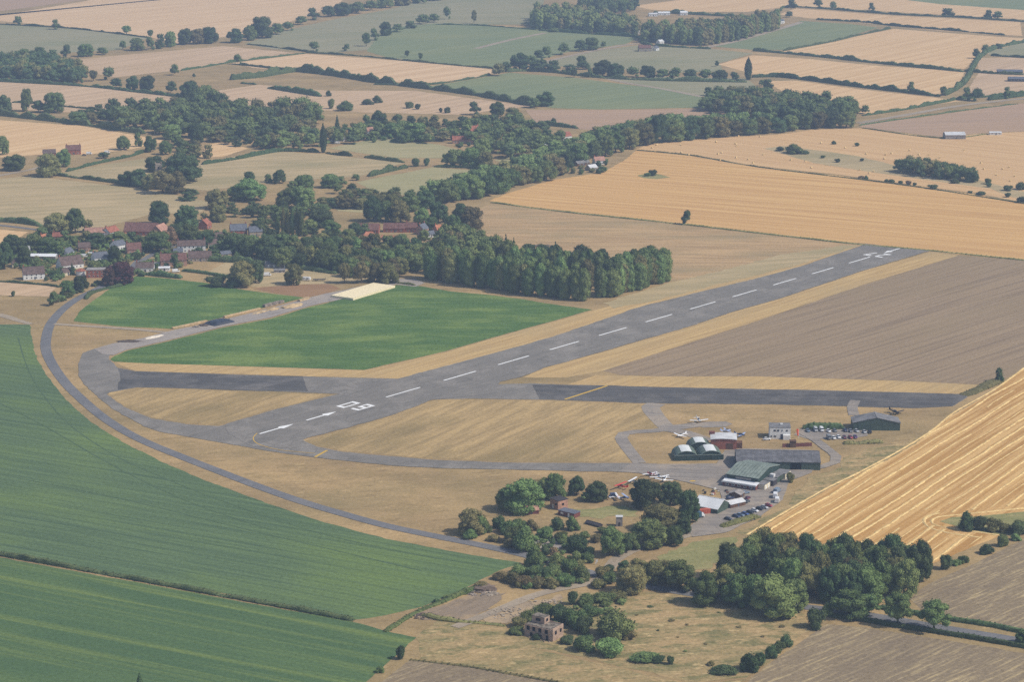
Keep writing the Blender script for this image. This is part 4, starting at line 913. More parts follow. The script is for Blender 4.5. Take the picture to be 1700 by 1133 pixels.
# far single trees
grove([(690, 234, 44, 30, 'G'), (672, 236, 28, 20, 'R'), (630, 212, 28, 28, 'D'), (652, 226, 30, 22, 'R'), (610, 214, 20, 22, 'R'), (560, 218, 12, 28, 'V'), (590, 226, 24, 20, 'R'), (700, 212, 18, 18, 'O'), (720, 212, 22, 20, 'O'), (788, 190, 24, 20, 'D'), (825, 192, 26, 22, 'R'), (850, 196, 26, 18, 'O')], 'in the upper hamlet', 'the tall lone poplar', 'hamlet trees')
grove([(755, 276, 34, 28, 'G'), (782, 277, 36, 32, 'G'), (800, 262, 32, 32, 'G'), (806, 280, 28, 28, 'O'), (742, 276, 24, 20, 'G')], 'in the willow clump', 'the twin bushes', 'willow clump')
grove([(690, 276, 16, 15, 'E'), (708, 275, 12, 14, 'E')], 'beside the willow clump', 'the hedge end', 'twin bushes')
grove([(537, 253, 11, 48, 'M')], 'standing alone at the paddock hedge near the church', '', 'lone field trees')
grove([(1242, 132, 12, 37, 'M')], 'standing alone between the far pale stubbles', '', 'lone field trees')
grove([(545, 159, 11, 11, 'E'), (610, 173, 22, 10, 'E'), (626, 170, 18, 12, 'E'), (680, 179, 17, 12, 'E'), (693, 181, 11, 10, 'E'), (732, 186, 7, 8, 'E'), (743, 187, 12, 12, 'E'), (573, 183, 30, 16, 'B'), (550, 180, 13, 18, 'B'), (322, 127, 6, 6, 'E')], 'on the open tan pasture', 'the church', 'thorn bushes')
row2 = [(40, 101, 26, 20, 'R'), (64, 101, 32, 22, 'R'), (90, 98, 22, 16, 'R'), (110, 95, 20, 20, 'D'), (142, 93, 28, 20, 'R'), (170, 90, 20, 12, 'R'), (204, 81, 12, 14, 'T'), (228, 83, 28, 20, 'R'), (250, 82, 18, 20, 'R'), (266, 80, 18, 24, 'D'), (283, 77, 20, 25, 'R'), (308, 73, 26, 25, 'D'), (328, 72, 26, 24, 'R'), (348, 71, 30, 26, 'D'), (390, 70, 28, 22, 'D'), (415, 66, 24, 24, 'R'), (435, 62, 38, 34, 'D'), (460, 56, 26, 18, 'R'), (478, 50, 22, 14, 'R'), (500, 40, 22, 14, 'R'), (520, 32, 24, 18, 'D'), (545, 27, 26, 18, 'D'), (568, 25, 30, 20, 'D'), (592, 21, 28, 18, 'R'), (616, 16, 28, 16, 'R'), (640, 12, 30, 18, 'R'), (668, 8, 30, 18, 'R'), (696, 4, 30, 16, 'R'), (725, 0, 30, 16, 'D')]
grove(row2, 'in the long far tree line', 'the picture edge', 'long far tree line')
grove([(30, 41, 17, 14, 'R'), (93, 48, 16, 15, 'R'), (210, 56, 17, 14, 'T'), (250, 61, 12, 12, 'T')], 'above the grey green field', 'the picture edge', 'far hedge trees')
grove([(395, 106, 15, 16, 'R'), (290, 124, 16, 18, 'R'), (155, 134, 16, 18, 'T'), (180, 132, 24, 20, 'R'), (193, 145, 22, 16, 'D'), (220, 148, 22, 22, 'D'), (245, 150, 28, 24, 'D'), (285, 154, 20, 20, 'D'), (315, 163, 34, 28, 'D'), (340, 165, 30, 24, 'R'), (45, 184, 20, 36, 'R'), (64, 186, 24, 20, 'D'), (90, 186, 38, 32, 'R'), (8, 184, 24, 26, 'D'), (130, 205, 34, 20, 'R'), (150, 190, 20, 10, 'D')], 'near the tan fields', 'the picture edge', 'hedge trees by the tan fields')
grove([(4, 256, 24, 30, 'R'), (24, 282, 40, 24, 'R'), (80, 292, 44, 36, 'O'), (105, 276, 26, 28, 'R'), (205, 248, 24, 22, 'R'), (230, 243, 16, 24, 'R'), (250, 252, 22, 26, 'R'), (275, 256, 22, 22, 'R'), (325, 260, 22, 20, 'O'), (345, 262, 20, 22, 'O'), (327, 238, 24, 34, 'D'), (285, 230, 34, 24, 'G'), (172, 262, 22, 10, 'D'), (440, 246, 20, 12, 'D')], 'near the lane farmhouse', 'the picture edge', 'farmhouse trees')
grove([(522, 84, 20, 15, 'R'), (575, 84, 15, 11, 'R'), (608, 76, 16, 22, 'T'), (622, 66, 18, 18, 'R'), (640, 58, 22, 22, 'D'), (660, 52, 22, 12, 'R'), (682, 46, 22, 12, 'R'), (702, 39, 24, 16, 'R'), (720, 36, 22, 14, 'R'), (742, 31, 14, 20, 'R'), (787, 38, 10, 22, 'T'), (676, 94, 9, 11, 'T'), (698, 99, 9, 12, 'T'), (828, 125, 24, 20, 'O'), (840, 118, 20, 16, 'D'), (862, 116, 32, 28, 'D'), (880, 110, 26, 18, 'R'), (895, 99, 18, 16, 'D'), (908, 95, 18, 18, 'R'), (936, 90, 22, 18, 'R'), (964, 84, 24, 18, 'D'), (982, 82, 26, 20, 'R'), (1002, 78, 10, 10, 'R'), (920, 52, 20, 8, 'B'), (965, 110, 18, 18, 'T'), (968, 114, 26, 12, 'D')], 'below the top wood', 'the long tree line', 'far field edge trees')
grove([(905, 175, 32, 22, 'D'), (886, 178, 26, 16, 'R'), (1275, 146, 20, 15, 'D'), (1265, 142, 12, 10, 'R'), (919, 208, 12, 14, 'E'), (1180, 178, 22, 26, 'D'), (1176, 158, 16, 14, 'D'), (1190, 110, 8, 10, 'D'), (953, 128, 12, 16, 'T'), (979, 128, 10, 16, 'R')], 'on the middle hedges', 'the hamlet', 'middle distance trees')
hd = [(895, 117, 34, 18, 'D'), (918, 119, 26, 18, 'D'), (945, 121, 28, 14, 'D'), (1000, 126, 34, 26, 'D'), (1022, 127, 30, 22, 'D'), (1050, 127, 26, 16, 'R'), (1075, 129, 28, 20, 'D'), (1100, 130, 26, 16, 'R'), (1120, 131, 26, 18, 'R'), (1146, 132, 26, 18, 'D'), (1170, 133, 24, 18, 'R'), (1195, 134, 28, 18, 'D'), (1220, 134, 20, 14, 'D')]
grove(hd, 'in the big far hedge', 'the farm drive', 'trees in the big far hedge')
grove([(1315, 12, 18, 15, 'D'), (1358, 12, 18, 13, 'D'), (1383, 12, 15, 10, 'R'), (1447, 16, 13, 12, 'D'), (1574, 26, 26, 13, 'D'), (1640, 30, 18, 14, 'D'), (1656, 31, 18, 13, 'R'), (1310, 28, 14, 10, 'D'), (1512, 148, 15, 13, 'R'), (1566, 158, 13, 15, 'T'), (1606, 166, 20, 20, 'R'), (1622, 167, 24, 20, 'D'), (1672, 163, 15, 18, 'R'), (1635, 88, 14, 14, 'R'), (1620, 96, 14, 16, 'D'), (1436, 188, 16, 14, 'R'), (1658, 80, 14, 8, 'D')], 'on the far stubble hedges', 'the poplar row', 'trees on the far stubble hedges')
grove([(1318, 254, 36, 15, 'B'), (1295, 250, 16, 8, 'E'), (1337, 255, 14, 7, 'E'), (1391, 269, 11, 7, 'E'), (1431, 267, 8, 5, 'E'), (1384, 239, 9, 6, 'E'), (1423, 242, 10, 6, 'E'), (1366, 262, 10, 5, 'B'), (1640, 305, 14, 10, 'B'), (1615, 302, 24, 20, 'E'), (1642, 310, 12, 8, 'E'), (1672, 316, 18, 10, 'E'), (1694, 314, 22, 14, 'E'), (1698, 336, 22, 12, 'E'), (1585, 304, 16, 9, 'B')], 'in the uncut bale field strip', 'the belt', 'bushes in the uncut strip')
grove([(1430, 297, 12, 7, 'H'), (1438, 298, 9, 7, 'E'), (1472, 301, 8, 5, 'E'), (1480, 303, 14, 7, 'E'), (1495, 305, 10, 6, 'E'), (1508, 306, 12, 7, 'H'), (1518, 308, 8, 6, 'E'), (1550, 313, 20, 8, 'E'), (1610, 320, 10, 4, 'E'), (1629, 323, 18, 7, 'E'), (1673, 327, 12, 8, 'E')], 'above the gold stubble', 'the belt', 'boundary bushes')

# ---------------------------------------------------------------- hedges
for px, h, w, lab, colr in [
    ([(-40, 911), (0, 921.5), (140, 947), (280, 973), (450, 1004.5), (588, 1031)], 1.4, 3.0, 'dark overgrown ditch line between the two beet fields', 'dark'),
    ([(1380, 1024), (1435, 1032), (1488, 1041), (1594, 1058), (1700, 1076), (1800, 1093)], 1.9, 2.2, 'clipped dark hedge on the stubble side of the road', 'dark'),
    ([(1456, 1010), (1515, 1020), (1581, 1031), (1647, 1041), (1700, 1052), (1800, 1070)], 1.9, 2.2, 'clipped dark hedge on the far side of the road', 'dark'),
    ([(1332, 712), (1365, 712), (1402, 712)], 3.4, 3.0, 'tall dark clipped hedge behind the parked cars', 'dark'),
    ([(1400, 737), (1430, 736), (1466, 735)], 2.2, 4.0, 'ragged shrub hedge below the tower car park', 'olive'),
    ([(1197, 876), (1225, 868), (1260, 858)], 1.6, 4.0, 'low bramble hedge below the row of parked cars', 'olive'),
    ([(-40, 37), (0, 40), (120, 47), (245, 62)], 2.5, 3, 'thin far hedge above the grey green field', 'dark'),
    ([(-40, 131), (0, 135), (140, 143), (230, 153), (300, 161)], 4.5, 5, 'dark hedge along the top of the tan field', 'dark'),
    ([(-40, 186), (0, 191), (130, 206), (200, 216), (240, 222)], 6, 7, 'tall dark hedge above the pale stubble by the farmhouse', 'dark'),
    ([(20, 170), (60, 172), (180, 184)], 2.5, 3, 'low hedge across the tan field beside the woods', 'mid'),
    ([(382, 132), (430, 128), (480, 120), (500, 119), (560, 126), (620, 136), (700, 146), (790, 158), (870, 173), (890, 176)], 8, 8, 'long tall hedge below the bright far stubble', 'dark'),
    ([(300, 117), (345, 110), (385, 103), (450, 95), (507, 88)], 3, 3, 'thin hedge between two far tan fields', 'dark'),
    ([(385, 106), (440, 112), (480, 117)], 2.5, 3, 'short hedge at the corner of the bright far stubble', 'dark'),
    ([(445, 146), (490, 153), (533, 160)], 7, 7, 'thick isolated hedge block in the tan pasture', 'dark'),
    ([(400, 138), (425, 140)], 4, 5, 'short hedge stub in the tan pasture', 'dark'),
    ([(507, 87), (600, 93), (700, 103), (820, 114)], 2.5, 3, 'thin hedge under the blue green crop', 'dark'),
    ([(620, 140), (700, 141), (760, 134), (815, 124)], 2.2, 3, 'thin hedge closing the bright far stubble', 'dark'),
    ([(95, 291), (180, 302), (260, 313), (330, 322)], 3.5, 5, 'dark hedge below the church paddock', 'dark'),
    ([(110, 285), (160, 272), (215, 260), (240, 252)], 3, 4, 'hedge along the farmhouse lane', 'mid'),
    ([(335, 273), (400, 263), (430, 257), (470, 251), (530, 253)], 4.0, 5, 'green hedge curving past the church paddock', 'mid'),
    ([(542, 254), (560, 257), (585, 259)], 4.5, 5, 'bushy hedge beside the lone tall poplar', 'dark'),
    ([(605, 261), (640, 266), (672, 270)], 3, 4, 'dark hedge between the two greenish paddocks', 'dark'),
    ([(612, 293), (640, 286), (676, 278)], 5, 6, 'bushy green hedge below the willow paddock', 'mid'),
    ([(720, 277), (760, 278), (800, 280)], 3, 4, 'dark hedge at the foot of the willow clump', 'dark'),
    ([(1250, 84), (1300, 88), (1380, 96), (1450, 104), (1530, 112), (1600, 119)], 4.5, 6, 'dark hedge above the long stubble strip', 'dark'),
    ([(1248, 128), (1300, 128), (1380, 138), (1450, 147), (1560, 160)], 5.5, 7, 'dark hedge below the long stubble strip', 'dark'),
    ([(1295, 18), (1320, 11), (1480, 23), (1600, 29), (1720, 37)], 3.5, 5, 'dark hedge across the top stubbles', 'dark'),
    ([(1355, 32), (1440, 37), (1480, 42), (1600, 52), (1668, 58)], 3.5, 5, 'dark hedge above the curved row stubble', 'dark'),
    ([(1720, 66), (1660, 78), (1630, 92), (1616, 110), (1606, 130), (1592, 145), (1568, 158)], 5, 9, 'winding dark hedge between far stubble and tan corner', 'dark'),
    ([(1432, 192), (1500, 182), (1570, 169), (1600, 164), (1740, 152)], 3.5, 5, 'dark hedge behind the pale lane', 'dark'),
    ([(1426, 208), (1500, 197), (1600, 183), (1690, 172)], 1.4, 3, 'low green hedge in front of the pale lane', 'mid'),
    ([(1645, 92), (1690, 95), (1740, 98)], 3.5, 5, 'dark hedge stub at the tan corner field', 'dark'),
    ([(1600, 118), (1650, 122), (1700, 124)], 4, 5, 'dark hedge by the long blue roofed sheds', 'dark'),
    ([(1300, 84), (1380, 69), (1430, 57), (1478, 47)], 3.0, 4, 'dull hedge along the green wedge field', 'dark'),
    ([(1640, 166), (1690, 160), (1740, 154)], 5, 8, 'thick hedge at the far end of the pale lane', 'dark'),
    ([(840, 119), (900, 118), (1000, 129), (1120, 134), (1240, 136)], 5, 7, 'big dark hedge below the far farm', 'dark'),
    ([(895, 50), (980, 56), (1058, 62), (1075, 74), (1180, 81)], 4, 5, 'dark hedge at the foot of the far poplars', 'dark'),
    ([(1085, 20), (1160, 24), (1220, 27)], 5, 7, 'dark hedge behind the white far sheds', 'dark'),
    ([(410, 73), (470, 80), (520, 87)], 2.5, 3, 'thin hedge below the grey green slope', 'dark'),
    ([(722, 40), (800, 42), (890, 49)], 2.2, 3, 'thin hedge above the blue green crop', 'dark'),
    ([(238, 455), (270, 459), (302, 462)], 3.2, 4, 'dark garden hedge above the small green crop', 'dark'),
    ([(302, 450), (330, 453), (355, 457), (391, 464)], 2.2, 2.5, 'clipped garden hedge round the village paddock', 'dark'),
    ([(325, 432), (400, 436), (480, 444), (560, 455)], 3.2, 4, 'dark hedge at the foot of the village trees', 'dark'),
    ([(-40, 466), (0, 468), (60, 472), (100, 477)], 1.2, 1.6, 'low garden hedge below the half timbered house', 'dark'),
    ([(-40, 372), (0, 368), (40, 371), (72, 376)], 3.5, 4, 'dark hedge beside the village lane', 'dark'),
    ([(142, 497), (152, 488), (175, 480), (205, 474)], 1.6, 2.5, 'roadside hedge beside the small green crop', 'dark'),
    ([(690, 474), (640, 468), (600, 466)], 1.2, 2.0, 'weedy bank behind the bale stack', 'olive'),
    ([(880, 205), (920, 209), (960, 213)], 4, 5, 'dark hedge around the white gabled house', 'dark'),
    ([(640, 1050), (690, 1018), (740, 998), (800, 972)], 0.9, 2.4, 'weedy bank between beet and rubble yard', 'mid'),
    ([(700, 1022), (740, 1031), (800, 1035), (840, 1040)], 1.2, 2.5, 'dark weedy bank below the rubble yard', 'olive'),
]:
    hedge(px, h, w, lab, colr, lump=0.08 if 'clipped' in lab else 0.55)
for px, h, w, lab, colr in [
    ([(815, 336), (950, 353), (1140, 373), (1400, 403), (1545, 416), (1700, 432), (1800, 440)], 0.7, 2.4, 'low grass bank along the near edge of the gold stubble', 'olive'),
    ([(1056, 249), (1150, 258), (1260, 277), (1430, 298), (1550, 314), (1720, 341)], 0.8, 2.2, 'low weedy bank between gold and pale stubble', 'olive'),
    ([(1430, 212), (1560, 229), (1640, 222)], 0.8, 2.0, 'low weedy bank behind the bale field', 'olive'),
    ([(680, 1096), (780, 1108), (870, 1124), (960, 1140)], 0.5, 1.2, 'low grass bank above the bottom brown stubble', 'olive'),
    ([(1600, 657), (1630, 645), (1660, 632)], 1.6, 7.0, 'weedy bank at the end of the disused taxiway', 'olive'),
]:
    hedge(px, h, w, lab, colr, group='grassy banks', name='grass_bank')

plant_all()
# ================================================================ STRAW, BALES AND RUBBLE
STRAW = field_mat('loose_straw', S(228, 198, 140), S(206, 172, 112), A_GOLD, 1.2, 8, 0.8, S(228, 198, 136), 0.05, 0.5, fine=0.3)
gold_poly = [(1702, 611), (1647, 652), (1581, 689), (1541, 721), (1488, 756), (1419, 790), (1364, 819), (1290, 860), (1238, 893), (1300, 905), (1400, 930), (1500, 945), (1546, 937), (1600, 915), (1660, 890), (1720, 862), (1900, 790), (1900, 520)]
island = [(1541, 866), (1560, 856), (1590, 850), (1720, 836), (1730, 875), (1655, 893), (1600, 884), (1560, 876)]
gp = [(G(*p).x, G(*p).y) for p in gold_poly]; ip = [(G(*p).x, G(*p).y) for p in island]
gd = Vector((math.cos(A_GOLD), math.sin(A_GOLD))); gn = Vector((gd.y, -gd.x))
def ridge_mesh(pts, w, h, seed):
    V, Fc = [], []; n = len(pts)
    for i, p in enumerate(pts):
        d = (pts[min(i + 1, n - 1)] - pts[max(i - 1, 0)]).normalized(); nr = Vector((-d.y, d.x))
        k = 1 + 0.75 * mnoise.noise(Vector((p.x * 0.25, p.y * 0.25, seed))) + 0.35 * mnoise.noise(Vector((p.x * 0.9, p.y * 0.9, seed))); e = min(1, min(i, n - 1 - i) / 3 + 0.2)
        for a, z in ((-0.5, 0.04), (-0.22, 0.75), (0.05, 1.0), (0.28, 0.7), (0.5, 0.04)):
            q = p + nr * (a * w * k); V.append((q.x, q.y, 0.07 + z * h * e * k))
        if i:
            o = (i - 1) * 5
            for j in range(4): Fc.append((o + j, o + j + 1, o + 6 + j, o + 5 + j))
    return from_np('straw_row', V, Fc, True)
swath_field = next(o for o in bpy.data.objects if o.get('label', '').startswith('orange golden stubble'))
base0 = G(1240, 892)
strong = [1, 0, 1, 0, 0, 1, 1, 1, 0, 0, 1, 1, 0, 1, 0, 1, 1, 0, 1, 0, 1, 1, 0, 1, 0, 1, 1, 0, 1, 0]
for r_ in range(30):
    o_ = 4.5 + r_ * 6.3
    run = []
    s_ = -120.0
    while s_ < 560:
        wob = 1.6 * mnoise.noise(Vector((s_ * 0.018, r_ * 0.35, 4))) + 0.5 * mnoise.noise(Vector((s_ * 0.08, r_ * 3.1, 7)))
        p = base0 + gd * s_ + gn * (o_ + wob)
        ok = mnoise.noise(Vector((s_ * 0.03, r_ * 1.9, 2.5))) > (-0.85 if strong[r_] else -0.35) and inside((p.x, p.y), gp) and not inside((p.x, p.y), ip) and p.x < 420
        if ok: run.append(p)
        if (not ok or s_ > 556) and run:
            if len(run) > 5:
                st = strong[r_]
                mesh_obj('straw_row', ridge_mesh(run, (1.45 if st else 0.85) * random.uniform(.85, 1.15), 0.34 if st else 0.12, r_), STRAW, swath_field)
            run = []
        s_ += 3.0
for lp in ([(1720, 842), (1640, 850), (1590, 855), (1556, 859), (1546, 866), (1556, 873), (1590, 879), (1640, 886), (1662, 889)], [(1560, 852), (1540, 857), (1534, 866), (1545, 877), (1580, 886), (1630, 893)], [(1240, 888), (1300, 852), (1370, 812), (1425, 785), (1490, 750), (1545, 716), (1585, 684), (1650, 647), (1704, 608)]):
    mesh_obj('straw_row', ridge_mesh(smooth_line([G(*p) for p in lp], 3.0), 1.5, 0.28, 41), STRAW, swath_field)
field('grass_island', 'weeds', 2, [(1560, 866), (1580, 859), (1620, 858), (1720, 848), (1740, 862), (1700, 888), (1650, 889), (1600, 878)], 'uncut grassy tongue under the shrub line', jitter=0.6)

# round bales
def drum(r, w, seg=14):
    V, Fc = [], []
    for x in (-w / 2, w / 2):
        for k in range(seg):
            a = 2 * math.pi * k / seg; V.append((x, r * math.cos(a), r + r * math.sin(a)))
    for k in range(seg): Fc.append((k, (k + 1) % seg, seg + (k + 1) % seg, seg + k))
    me = bpy.data.meshes.new('straw_bale'); me.from_pydata(V, [], Fc + [tuple(range(seg)), tuple(range(2 * seg - 1, seg - 1, -1))]); me.update()
    return me
BALE = plain('baled_straw', S(236, 208, 150), 0.95, 0.05, 0.12, 1.5)
bm_ = drum(0.8, 1.4); bm_.materials.append(BALE)
bales = [(1082, 246), (1090, 241), (1130, 241), (1131, 254), (1144, 258), (1189, 236), (1221, 239), (1223, 243), (1192, 256), (1198, 254), (1196, 267), (1222, 262), (1242, 265), (1250, 271), (1267, 257), (1226, 226.5), (1262, 227), (1313, 266), (1337, 268.5), (1347, 279), (1438, 256), (1470, 257.5), (1480, 255), (1468, 264), (1525, 257), (1542, 258), (1629, 271), (1633, 281), (1664, 281), (1675, 278), (1654, 291), (1684, 293), (1450, 285), (1443, 288), (1403, 246), (1427, 283), (1363, 238), (1677, 301), (1560, 262), (1510, 250), (1600, 250), (1580, 274)]
for i, (x, y) in enumerate(sorted(bales)):
    p = G(x, y)
    o = mesh_obj('straw_bale', bm_); o.location = (p.x, p.y, 0.04); o.rotation_euler = (0, 0, random.uniform(0, 3.1))
    tag(o, f'round straw bale on the pale stubble, {ordinal(i + 1)} from the tree belt', 'straw bale', 'round bales on the stubble')

# big square bales stacked flat beside the green field
def boxes(spec):
    """spec rows: centre xyz, size xyz, rotation"""
    V, Fc = [], []
    for (cx, cy, cz, sx, sy, sz, a) in spec:
        ca, sa = math.cos(a), math.sin(a); o = len(V)
        for dx, dy, dz in ((-1, -1, -1), (1, -1, -1), (1, 1, -1), (-1, 1, -1), (-1, -1, 1), (1, -1, 1), (1, 1, 1), (-1, 1, 1)):
            x, y = dx * sx / 2, dy * sy / 2
            V.append((cx + x * ca - y * sa, cy + x * sa + y * ca, cz + dz * sz / 2))
        Fc += [(o, o + 3, o + 2, o + 1), (o + 4, o + 5, o + 6, o + 7), (o, o + 1, o + 5, o + 4), (o + 1, o + 2, o + 6, o + 5), (o + 2, o + 3, o + 7, o + 6), (o + 3, o, o + 4, o + 7)]
    return from_np('blocks', V, Fc)
a_, b_, c_, d_ = G(548, 494), G(588, 498.5), G(655, 478), G(621, 472.5)
spec = []
NL, NW = 30, 9
e = ((d_ - a_) + (c_ - b_)) / 2; LEN = e.length; e = e.normalized(); nn_ = Vector((e.y, -e.x))
WID = abs(((b_ + c_) / 2 - (a_ + d_) / 2).dot(nn_)); mid_ = (a_ + b_ + c_ + d_) / 4
for i in range(NL):
    for j in range(NW):
        p = mid_ + e * (LEN * ((i + .5) / NL - .5)) + nn_ * (WID * ((j + .5) / NW - .5))
        spec.append((p.x, p.y, 0.9 + random.uniform(-.02, .02), LEN / NL - 0.03, WID / NW - 0.03, 1.45, math.atan2(e.y, e.x)))
SQB = plain('square_baled_straw', S(242, 226, 188), 0.95, 0.05, 0.05, 0.8)
me = boxes(spec); me.materials.append(SQB)
tag(mesh_obj('bale_stack', me), 'broad flat stack of pale square straw bales beside the green crop', 'bale stack')

def heap(name, px, rx, ry, h, mat, label, cat, ang=0.0, seed=1, rough=0.35):
    """irregular mound"""
    v, f = ICO[3]
    v = v.copy(); keep = v[:, 2] > -0.25
    out = []
    for q in v:
        k = 1 + rough * mnoise.noise(Vector(q * 2.0) + Vector((seed, 0, 0))) + 0.5 * rough * mnoise.noise(Vector(q * 6.0) + Vector((0, seed, 0)))
        x, y, z = q[0] * rx * k, q[1] * ry * k, max(-0.1, q[2]) * h * k
        out.append((x, y, z))
    o = mesh_obj(name, from_np(name, out, f, False), mat); p = G(*px); o.location = (p.x, p.y, 0.0); o.rotation_euler = (0, 0, ang)
    return tag(o, label, cat)
SHEETM = plain('black_plastic_sheet', (0.035, 0.04, 0.055, 1), 0.35, 0.5, 0.15, 0.3)
SAND = plain('sandy_soil', S(200, 174, 134), 0.95, 0.05, 0.15, 0.4)
RUB = plain('rubble', S(150, 138, 126), 0.95, 0.1, 0.25, 0.5)
DUNG = plain('dark_manure', S(96, 84, 76), 0.95, 0.1, 0.2, 0.5)
aT = ang_of((284, 546), (450, 510))
def clamp():
    root = empty('silage_clamp', (*G(364, 536), 0.0), aT)
    V, Fc = [], []; nx, ny = 17, 9
    for i in range(nx):
        for j in range(ny):
            u, v = i / (nx - 1) * 2 - 1, j / (ny - 1) * 2 - 1
            z = 2.2 * max(0, 1 - abs(u) ** 4) * max(0, 1 - abs(v) ** 4) + 0.10 * mnoise.noise(Vector((u * 5, v * 4, 1)))
            V.append((u * 9.5, v * 6.5, max(0.0, z)))
    for i in range(nx - 1):
        for j in range(ny - 1): Fc.append((i * ny + j, (i + 1) * ny + j, (i + 1) * ny + j + 1, i * ny + j + 1))
    mesh_obj('plastic_sheet', from_np('plastic_sheet', V, Fc), SHEETM, root)
    bm = bmesh.new()
    bmesh.ops.create_cone(bm, segments=10, radius1=0.55, radius2=0.45, depth=0.25, cap_ends=True)
    me = bpy.data.meshes.new('tyre'); bm.to_mesh(me); bm.free(); me.materials.append(plain('tyre_rubber', (0.03, 0.03, 0.03, 1), 0.8, 0.2))
    for k in range(8):
        t_ = mesh_obj('tyre', me, None, root); t_.location = (-7 + 2 * k, (-1) ** k * 1.8, 2.22 - 0.07 * abs(k - 3.5))
    tag(root, 'black plastic sheeted silage clamp on the concrete strip', 'silage clamp')
clamp()
heap('scrap_heap', (338, 541), 3.5, 2.5, 1.2, DUNG, 'dark heap next to the black silage clamp', 'heap', seed=5)
heap('scrap_heap', (326, 543), 3.0, 2.0, 1.0, RUB, 'grey and white scrap heap on the concrete strip', 'heap', seed=6)
heap('manure_heap', (216, 567), 8.0, 3.5, 0.7, DUNG, 'low dark manure heap near the taxiway bend', 'heap', seed=8)
heap('chalk_heap', (256, 560), 8.5, 2.4, 0.9, plain('chalk_rubble', S(226, 214, 196), 0.95, 0.05, 0.08), 'pale chalky heap on the concrete strip', 'heap', ang=aT, seed=9)
heap('sand_heap', (484, 509), 9, 4.0, 1.8, SAND, 'orange sandy heap beside the concrete strip', 'heap', ang=aT, seed=10)
heap('sand_heap', (452, 514), 6, 3.0, 1.1, SAND, 'small sandy heap next to the timber stack', 'heap', ang=aT, seed=11)
heap('sand_heap', (432, 519), 7, 2.0, 0.9, SAND, 'low sandy ridge at the end of the straw bank', 'heap', ang=aT, seed=12)
for (p, q, h, w, mat, lab) in [((286, 546), (343, 533.5), 0.9, 1.6, SAND, 'long low straw bank along the small green crop'), ((372, 527), (432, 513), 0.9, 1.6, SAND, 'long low straw bank beyond the silage clamp'), ((438, 510), (470, 502), 1.7, 2.6, RUB, 'grey stacked timber beside the sandy heap'), ((496, 501), (512, 496), 1.4, 2.2, SAND, 'short tan stack by the brown soil')]:
    A_, B_ = G(*p), G(*q); e = B_ - A_; n_ = max(3, int(e.length / 2.4))
    me = boxes([(A_.x + e.x * (k + .5) / n_, A_.y + e.y * (k + .5) / n_, h / 2 + 0.1, e.length / n_ - 0.08, w * random.uniform(.9, 1.1), h * random.uniform(.85, 1.1), math.atan2(e.y, e.x)) for k in range(n_)])
    me.materials.append(mat)
    tag(mesh_obj('straw_bank' if mat is SAND else 'timber_stack', me), lab, 'stack')
def rubble(px, rx, ry, n, label, seed, mat=RUB):
    r = random.Random(seed); c_ = G(*px); sp = []
    for _ in range(n):
        a = r.uniform(0, 6.28); d = math.sqrt(r.random()); s_ = r.uniform(0.2, 0.9)
        sp.append((c_.x + math.cos(a) * d * rx, c_.y + math.sin(a) * d * ry, 0.12 + (1 - d) * 0.35, s_ * 1.6, s_ * r.uniform(.7, 1.4), s_ * r.uniform(.25, .5), r.uniform(0, 3)))
    me = boxes(sp); me.materials.append(mat)
    tag(mesh_obj('rubble', me), label, 'rubble', kind='stuff')
rubble((795, 982), 6, 7, 160, 'grey rubble heap beside the beet corner', 1)
rubble((815, 985), 3.5, 4, 70, 'pale rubble below the brown scrub', 2, plain('pale_rubble', S(172, 157, 138), 0.9, 0.1, 0.2))
rubble((840, 1018), 9, 8, 70, 'scattered pale rubble along the dirt track', 3, plain('pale_rubble', S(206, 200, 190)))
rubble((900, 1000), 9, 5, 40, 'scattered slabs between dirt track and ruin', 4, plain('pale_rubble', S(206, 200, 190)))
rubble((705, 1024), 6, 4, 60, 'dark rubble at the corner of the yard', 5, DUNG)
rubble((895, 408), 11, 6, 90, 'grey farm scrap behind the poplar wood', 6)
heap('soil_heap', (803, 979), 6, 5, 1.6, plain('brown_rubble_soil', S(120, 104, 92), 0.95, 0.05, 0.2, 0.5), 'brown earth heap strewn with rubble', 'heap', seed=15)
